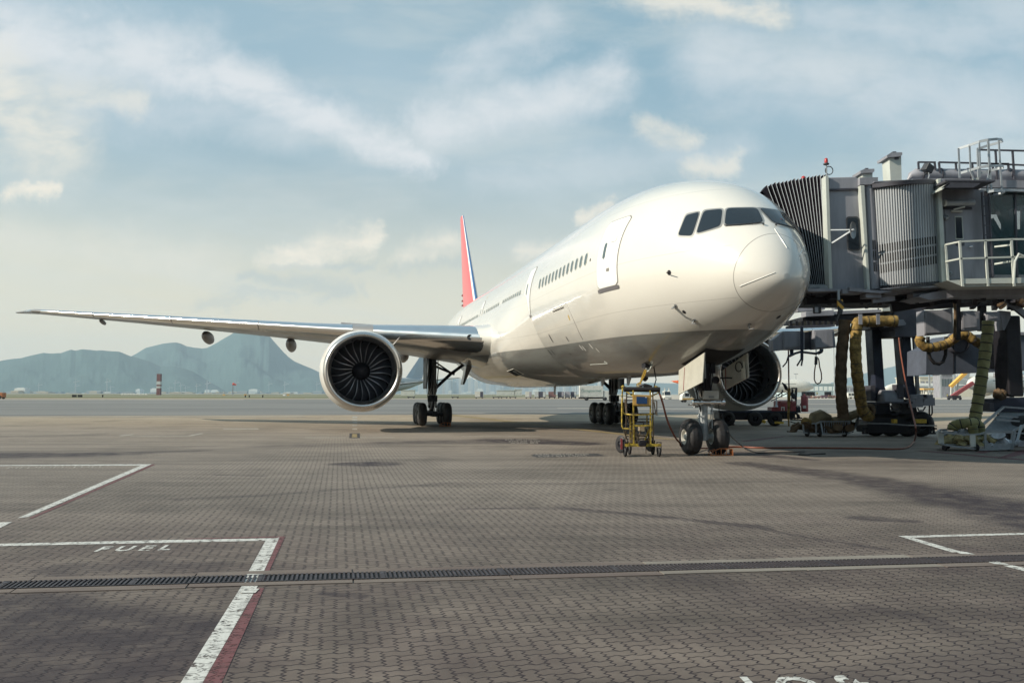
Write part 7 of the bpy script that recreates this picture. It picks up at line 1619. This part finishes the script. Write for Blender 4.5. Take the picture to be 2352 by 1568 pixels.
for u, lab in ((173, 'small black and white sign left of the approach lights'), (186, 'dark low sign board on the taxiway edge'), (238, 'tiny dark sign post on the taxiway edge'), (565, 'small marker post beyond the taxiway left of the engine'), (574, 'second small marker post nearer the engine'), (605, 'short dark marker post close to the engine')):
    Y = 360; b = MB(); b.bb(-.9 if u < 200 else -.2, .9 if u < 200 else .2, -.2, .2, .1, 1.1); b.v = [p + Vector((Xu(u, Y), Y, 0)) for p in b.v]; o = b.build('airfield_sign', M['dark'], None); tag(o, lab, 'sign')
for u, lab in ((516, 'small yellow airfield light left of the windsock mast'), (565, 'yellow green airfield light right of the windsock mast'), (654, 'white airfield box close to the engine'), (663, 'yellow airfield light nearest the engine')):
    b = MB(); b.bb(-.8, .8, -.5, .5, .2, 1.2); b.beam((0, 0, 0), (0, 0, .2), .3); b.v = [p + Vector((Xu(u, 600), 600, 0)) for p in b.v]; o = b.build('airfield_light', M['placard'] if u != 654 else M['white'], None); tag(o, lab, 'airfield light')
t = veh('tow_tractor', 'brown orange tractor cut off by the left edge of the picture', 'tractor', (Xu(-6, 260), 260), 0); b = MB(); b.bb(-2.5, 2.4, -1, 1, .5, 1.9); local(b, t).build('body', M['brass'], t, bevel=.05); b = MB(); wheels(b, (-1.6, 1.6), -1, 1, .55); local(b, t).build('wheel', M['black'], t)
# harbour buildings across the water, skyline of towers
cb_ = [pbr('far_white', (.62, .64, .62), .8), pbr('far_grey', (.34, .38, .40), .8), pbr('far_tan', (.50, .44, .34), .8)]
proto = []
for i in range(3): b = MB(); b.bb(-.5, .5, -.5, .5, 0, 1); b.bb(-.35, .35, -.35, .35, 1, 1.12); b.bb(-.51, .51, -.52, -.505, .3, .42); b.bb(-.51, .51, -.52, -.505, .6, .72); o = b.build('harbour_building', cb_[i], None); tag(o, 'low pale building on the far shore below the hills', 'building', 'low buildings along the far shore'); proto.append(o)
for k in range(110):
    o = proto[k % 3] if k < 3 else proto[k % 3].copy()
    if k >= 3: C.objects.link(o)
    Y = rr_.uniform(2500, 3600); u = rr_.uniform(0, 745) if k % 6 else rr_.uniform(950, 1600); o.location = (Xu(u, Y), Y, 0); o.scale = (rr_.uniform(8, 34), rr_.uniform(15, 40), rr_.uniform(2.5, 8) if k % 9 else rr_.uniform(10, 16))
b = MB(); b.beam((0, 0, 0), (0, 0, 46), 2.2); b.beam((-9, 0, 34), (22, 0, 38), 1.8); b.beam((0, 0, 46), (20, 0, 38), .8); cr0 = b.build('harbour_crane', cb_[1], None); tag(cr0, 'slender dockside crane rising from the far shore', 'crane', 'cranes along the far shore')
for k in range(16):
    o = cr0 if k == 0 else cr0.copy()
    if k: C.objects.link(o)
    Y = rr_.uniform(2600, 3200); u = rr_.uniform(380, 745) if k < 11 else rr_.uniform(60, 380); o.location = (Xu(u, Y), Y, 0); o.scale = (.6, .6, rr_.uniform(.5, 1.1))
tw = []
for i in range(3):
    b = MB(); b.bb(-11, 11, -9, 9, 0, 1.0 * 100)
    for k in range(5): b.bb(-10 + k * 4.4, -7.8 + k * 4.4, -9.6, -9.05, 4, 97)
    b.bb(-5, 5, -4, 4, 100, 106); o = b.build('apartment_tower', pbr('tower_%d' % i, ((.50, .52, .52), (.40, .44, .46), (.56, .54, .50))[i], .8), None); tag(o, 'hazy high rise tower in the skyline seen under the belly', 'tower block', 'hazy skyline of tower blocks under the belly'); tw.append(o)
for k in range(64):
    o = tw[k % 3] if k < 3 else tw[k % 3].copy()
    if k >= 3: C.objects.link(o)
    Y = rr_.uniform(5200, 6000); u = 965 + k * 6.6 + rr_.uniform(-3, 3); o.location = (Xu(u, Y), Y, 0); h = rr_.uniform(.55, 1.15) * (1 if 990 < u < 1300 else .75); o.scale = (rr_.uniform(.6, 1.3), 1, h)
for u, w_, H, Y, lab in ((938, 14, 5, 900, 'small white hut beyond the grass between engine and main gear'), (1162, 20, 5, 950, 'pair of low white cabins beyond the lone container'), (1190, 8, 6, 950, 'single white cabin beyond the empty dollies')):
    b = MB(); b.bb(-w_ / 2, w_ / 2, -4, 4, 0, H); b.bb(-w_ / 2 - .4, w_ / 2 + .4, -4.4, 4.4, H, H + .5); b.bb(-w_ * .3, -w_ * .1, -4.1, -4.02, 1.2, 3.4); b.bb(w_ * .1, w_ * .3, -4.1, -4.02, 1.2, 3.4); b.v = [p + Vector((Xu(u, Y), Y, 0)) for p in b.v]; o = b.build('cabin', M['dirtwhite'], None); tag(o, lab, 'building')
# ------------------------------------------------------------------ hills
def hills(name, pts, Y, depth, seed, foot=0.0):
    rn = random.Random(seed); NX = 420; u0, u1 = pts[0][0], pts[-1][0]; rows = []
    import mathutils
    for j in range(31):
        t = j / 30; row = []
        for i in range(NX + 1):
            u = u0 + (u1 - u0) * i / NX; k = 0
            while k < len(pts) - 2 and pts[k + 1][0] < u: k += 1
            a, c_ = pts[k], pts[k + 1]; f = max(0, min(1, (u - a[0]) / (c_[0] - a[0]))); v = a[1] + (c_[1] - a[1]) * f
            H = (903.7 - v) / FPX * (Y - depth * .4)
            yy = Y - depth * (1 - t) if t <= .6 else Y - depth * .4 + (t - .6) * depth
            prof = (t / .6) ** 1.1 if t <= .6 else max(0, 1 - (t - .6) * 1.6)
            x = (u - 1176) / FPX * Y; nz_ = mathutils.noise.fractal(Vector((x * .0032, yy * .0026, seed)), 1, 2, 6)
            ridge = mathutils.noise.fractal(Vector((x * .0011, yy * .0012, seed + 5)), 1, 2, 3)
            z = H * prof * (1 + (.40 * ridge + .22 * nz_) * (1 - prof) * 1.6) + nz_ * H * .012
            row.append(Vector((x * (yy / Y) if t > .6 else x * yy / Y, yy, max(z, -5))))
        rows.append(row)
    b = MB(); b.grid(rows); return struct(b.build(name, M['hill'], None, smooth=70))
h7 = lambda L_: [((x / 1.809) / 1.7415, (1150 + y / 1.809) / 1.7415) for x, y in L_]
hills('hills', h7([(-500, 640), (-200, 580), (0, 535), (80, 522), (150, 515), (220, 495), (310, 474), (360, 479), (440, 475), (510, 451), (545, 458), (590, 446), (690, 457), (730, 455), (860, 466), (905, 484), (945, 500), (1000, 512), (1080, 535), (1160, 573), (1260, 570), (1330, 585), (1400, 610), (1480, 660), (1600, 730), (1700, 775)]), 6200, 1500, 3)
hills('hills', h7([(800, 600), (900, 530), (945, 500), (985, 478), (1050, 436), (1120, 418), (1180, 405), (1265, 395), (1300, 402), (1350, 425), (1400, 435), (1460, 443), (1500, 436), (1550, 410), (1640, 355), (1700, 318), (1740, 295), (1800, 290), (1880, 306), (1910, 340), (1945, 355), (1985, 400), (2020, 440), (2080, 500), (2130, 535), (2200, 565), (2265, 590), (2310, 612), (2420, 680), (2520, 700), (2640, 690), (2760, 715), (2900, 760)]), 7600, 1900, 9)
hills('hills', [(900, 900), (960, 880), (1020, 868), (1100, 872), (1200, 876), (1320, 872), (1400, 880), (1500, 878), (1640, 882), (1740, 886), (1800, 878), (1815, 868), (1835, 874), (1860, 884), (1900, 880), (1960, 862), (2010, 850), (2060, 838), (2110, 846), (2170, 858), (2240, 866), (2360, 850), (2450, 860), (2600, 890)], 9500, 1500, 14)
# ------------------------------------------------------------------ terminal behind the camera (it shades and is mirrored in the paint)
tb = thing('terminal_building', 'long beige terminal facade behind the viewpoint', 'building', (0, -22, 0))
b = MB(); b.bb(-90, 130, -60, -22, 4.2, 15); b.bb(-90, 130, -60, -26, 0, 4.2); b.build('wall', pbr('terminal_wall', (.42, .38, .33), .7, var=.1, vscale=.2), tb)
b = MB(); b.bb(-92, 132, -62, -20.5, 15, 16.2); b.build('roof', M['bgrey'], tb)
for k in range(22): b = MB(); x = -86 + k * 9.8; b.bb(x, x + 7.6, -22.06, -21.98, 6.0, 13.2); b.build('window', M['glass'], tb)
# ------------------------------------------------------------------ haze
b = MB(); b.bb(-11500, 11500, -900, 10400, -6, 640); hz = b.build('haze', None, None); hz.data.materials.clear()
m = bpy.data.materials.new('haze_air'); m.use_nodes = True; nt = m.node_tree; nt.nodes.clear(); o_ = nn(nt, 'ShaderNodeOutputMaterial'); pv = nn(nt, 'ShaderNodeVolumePrincipled')
pv.inputs['Color'].default_value = (.64, .84, 1.0, 1); pv.inputs['Density'].default_value = HAZE; pv.inputs['Anisotropy'].default_value = .0; lk(nt, pv.outputs[0], o_.inputs['Volume'])
hz.data.materials.append(m); hz['kind'] = 'stuff'
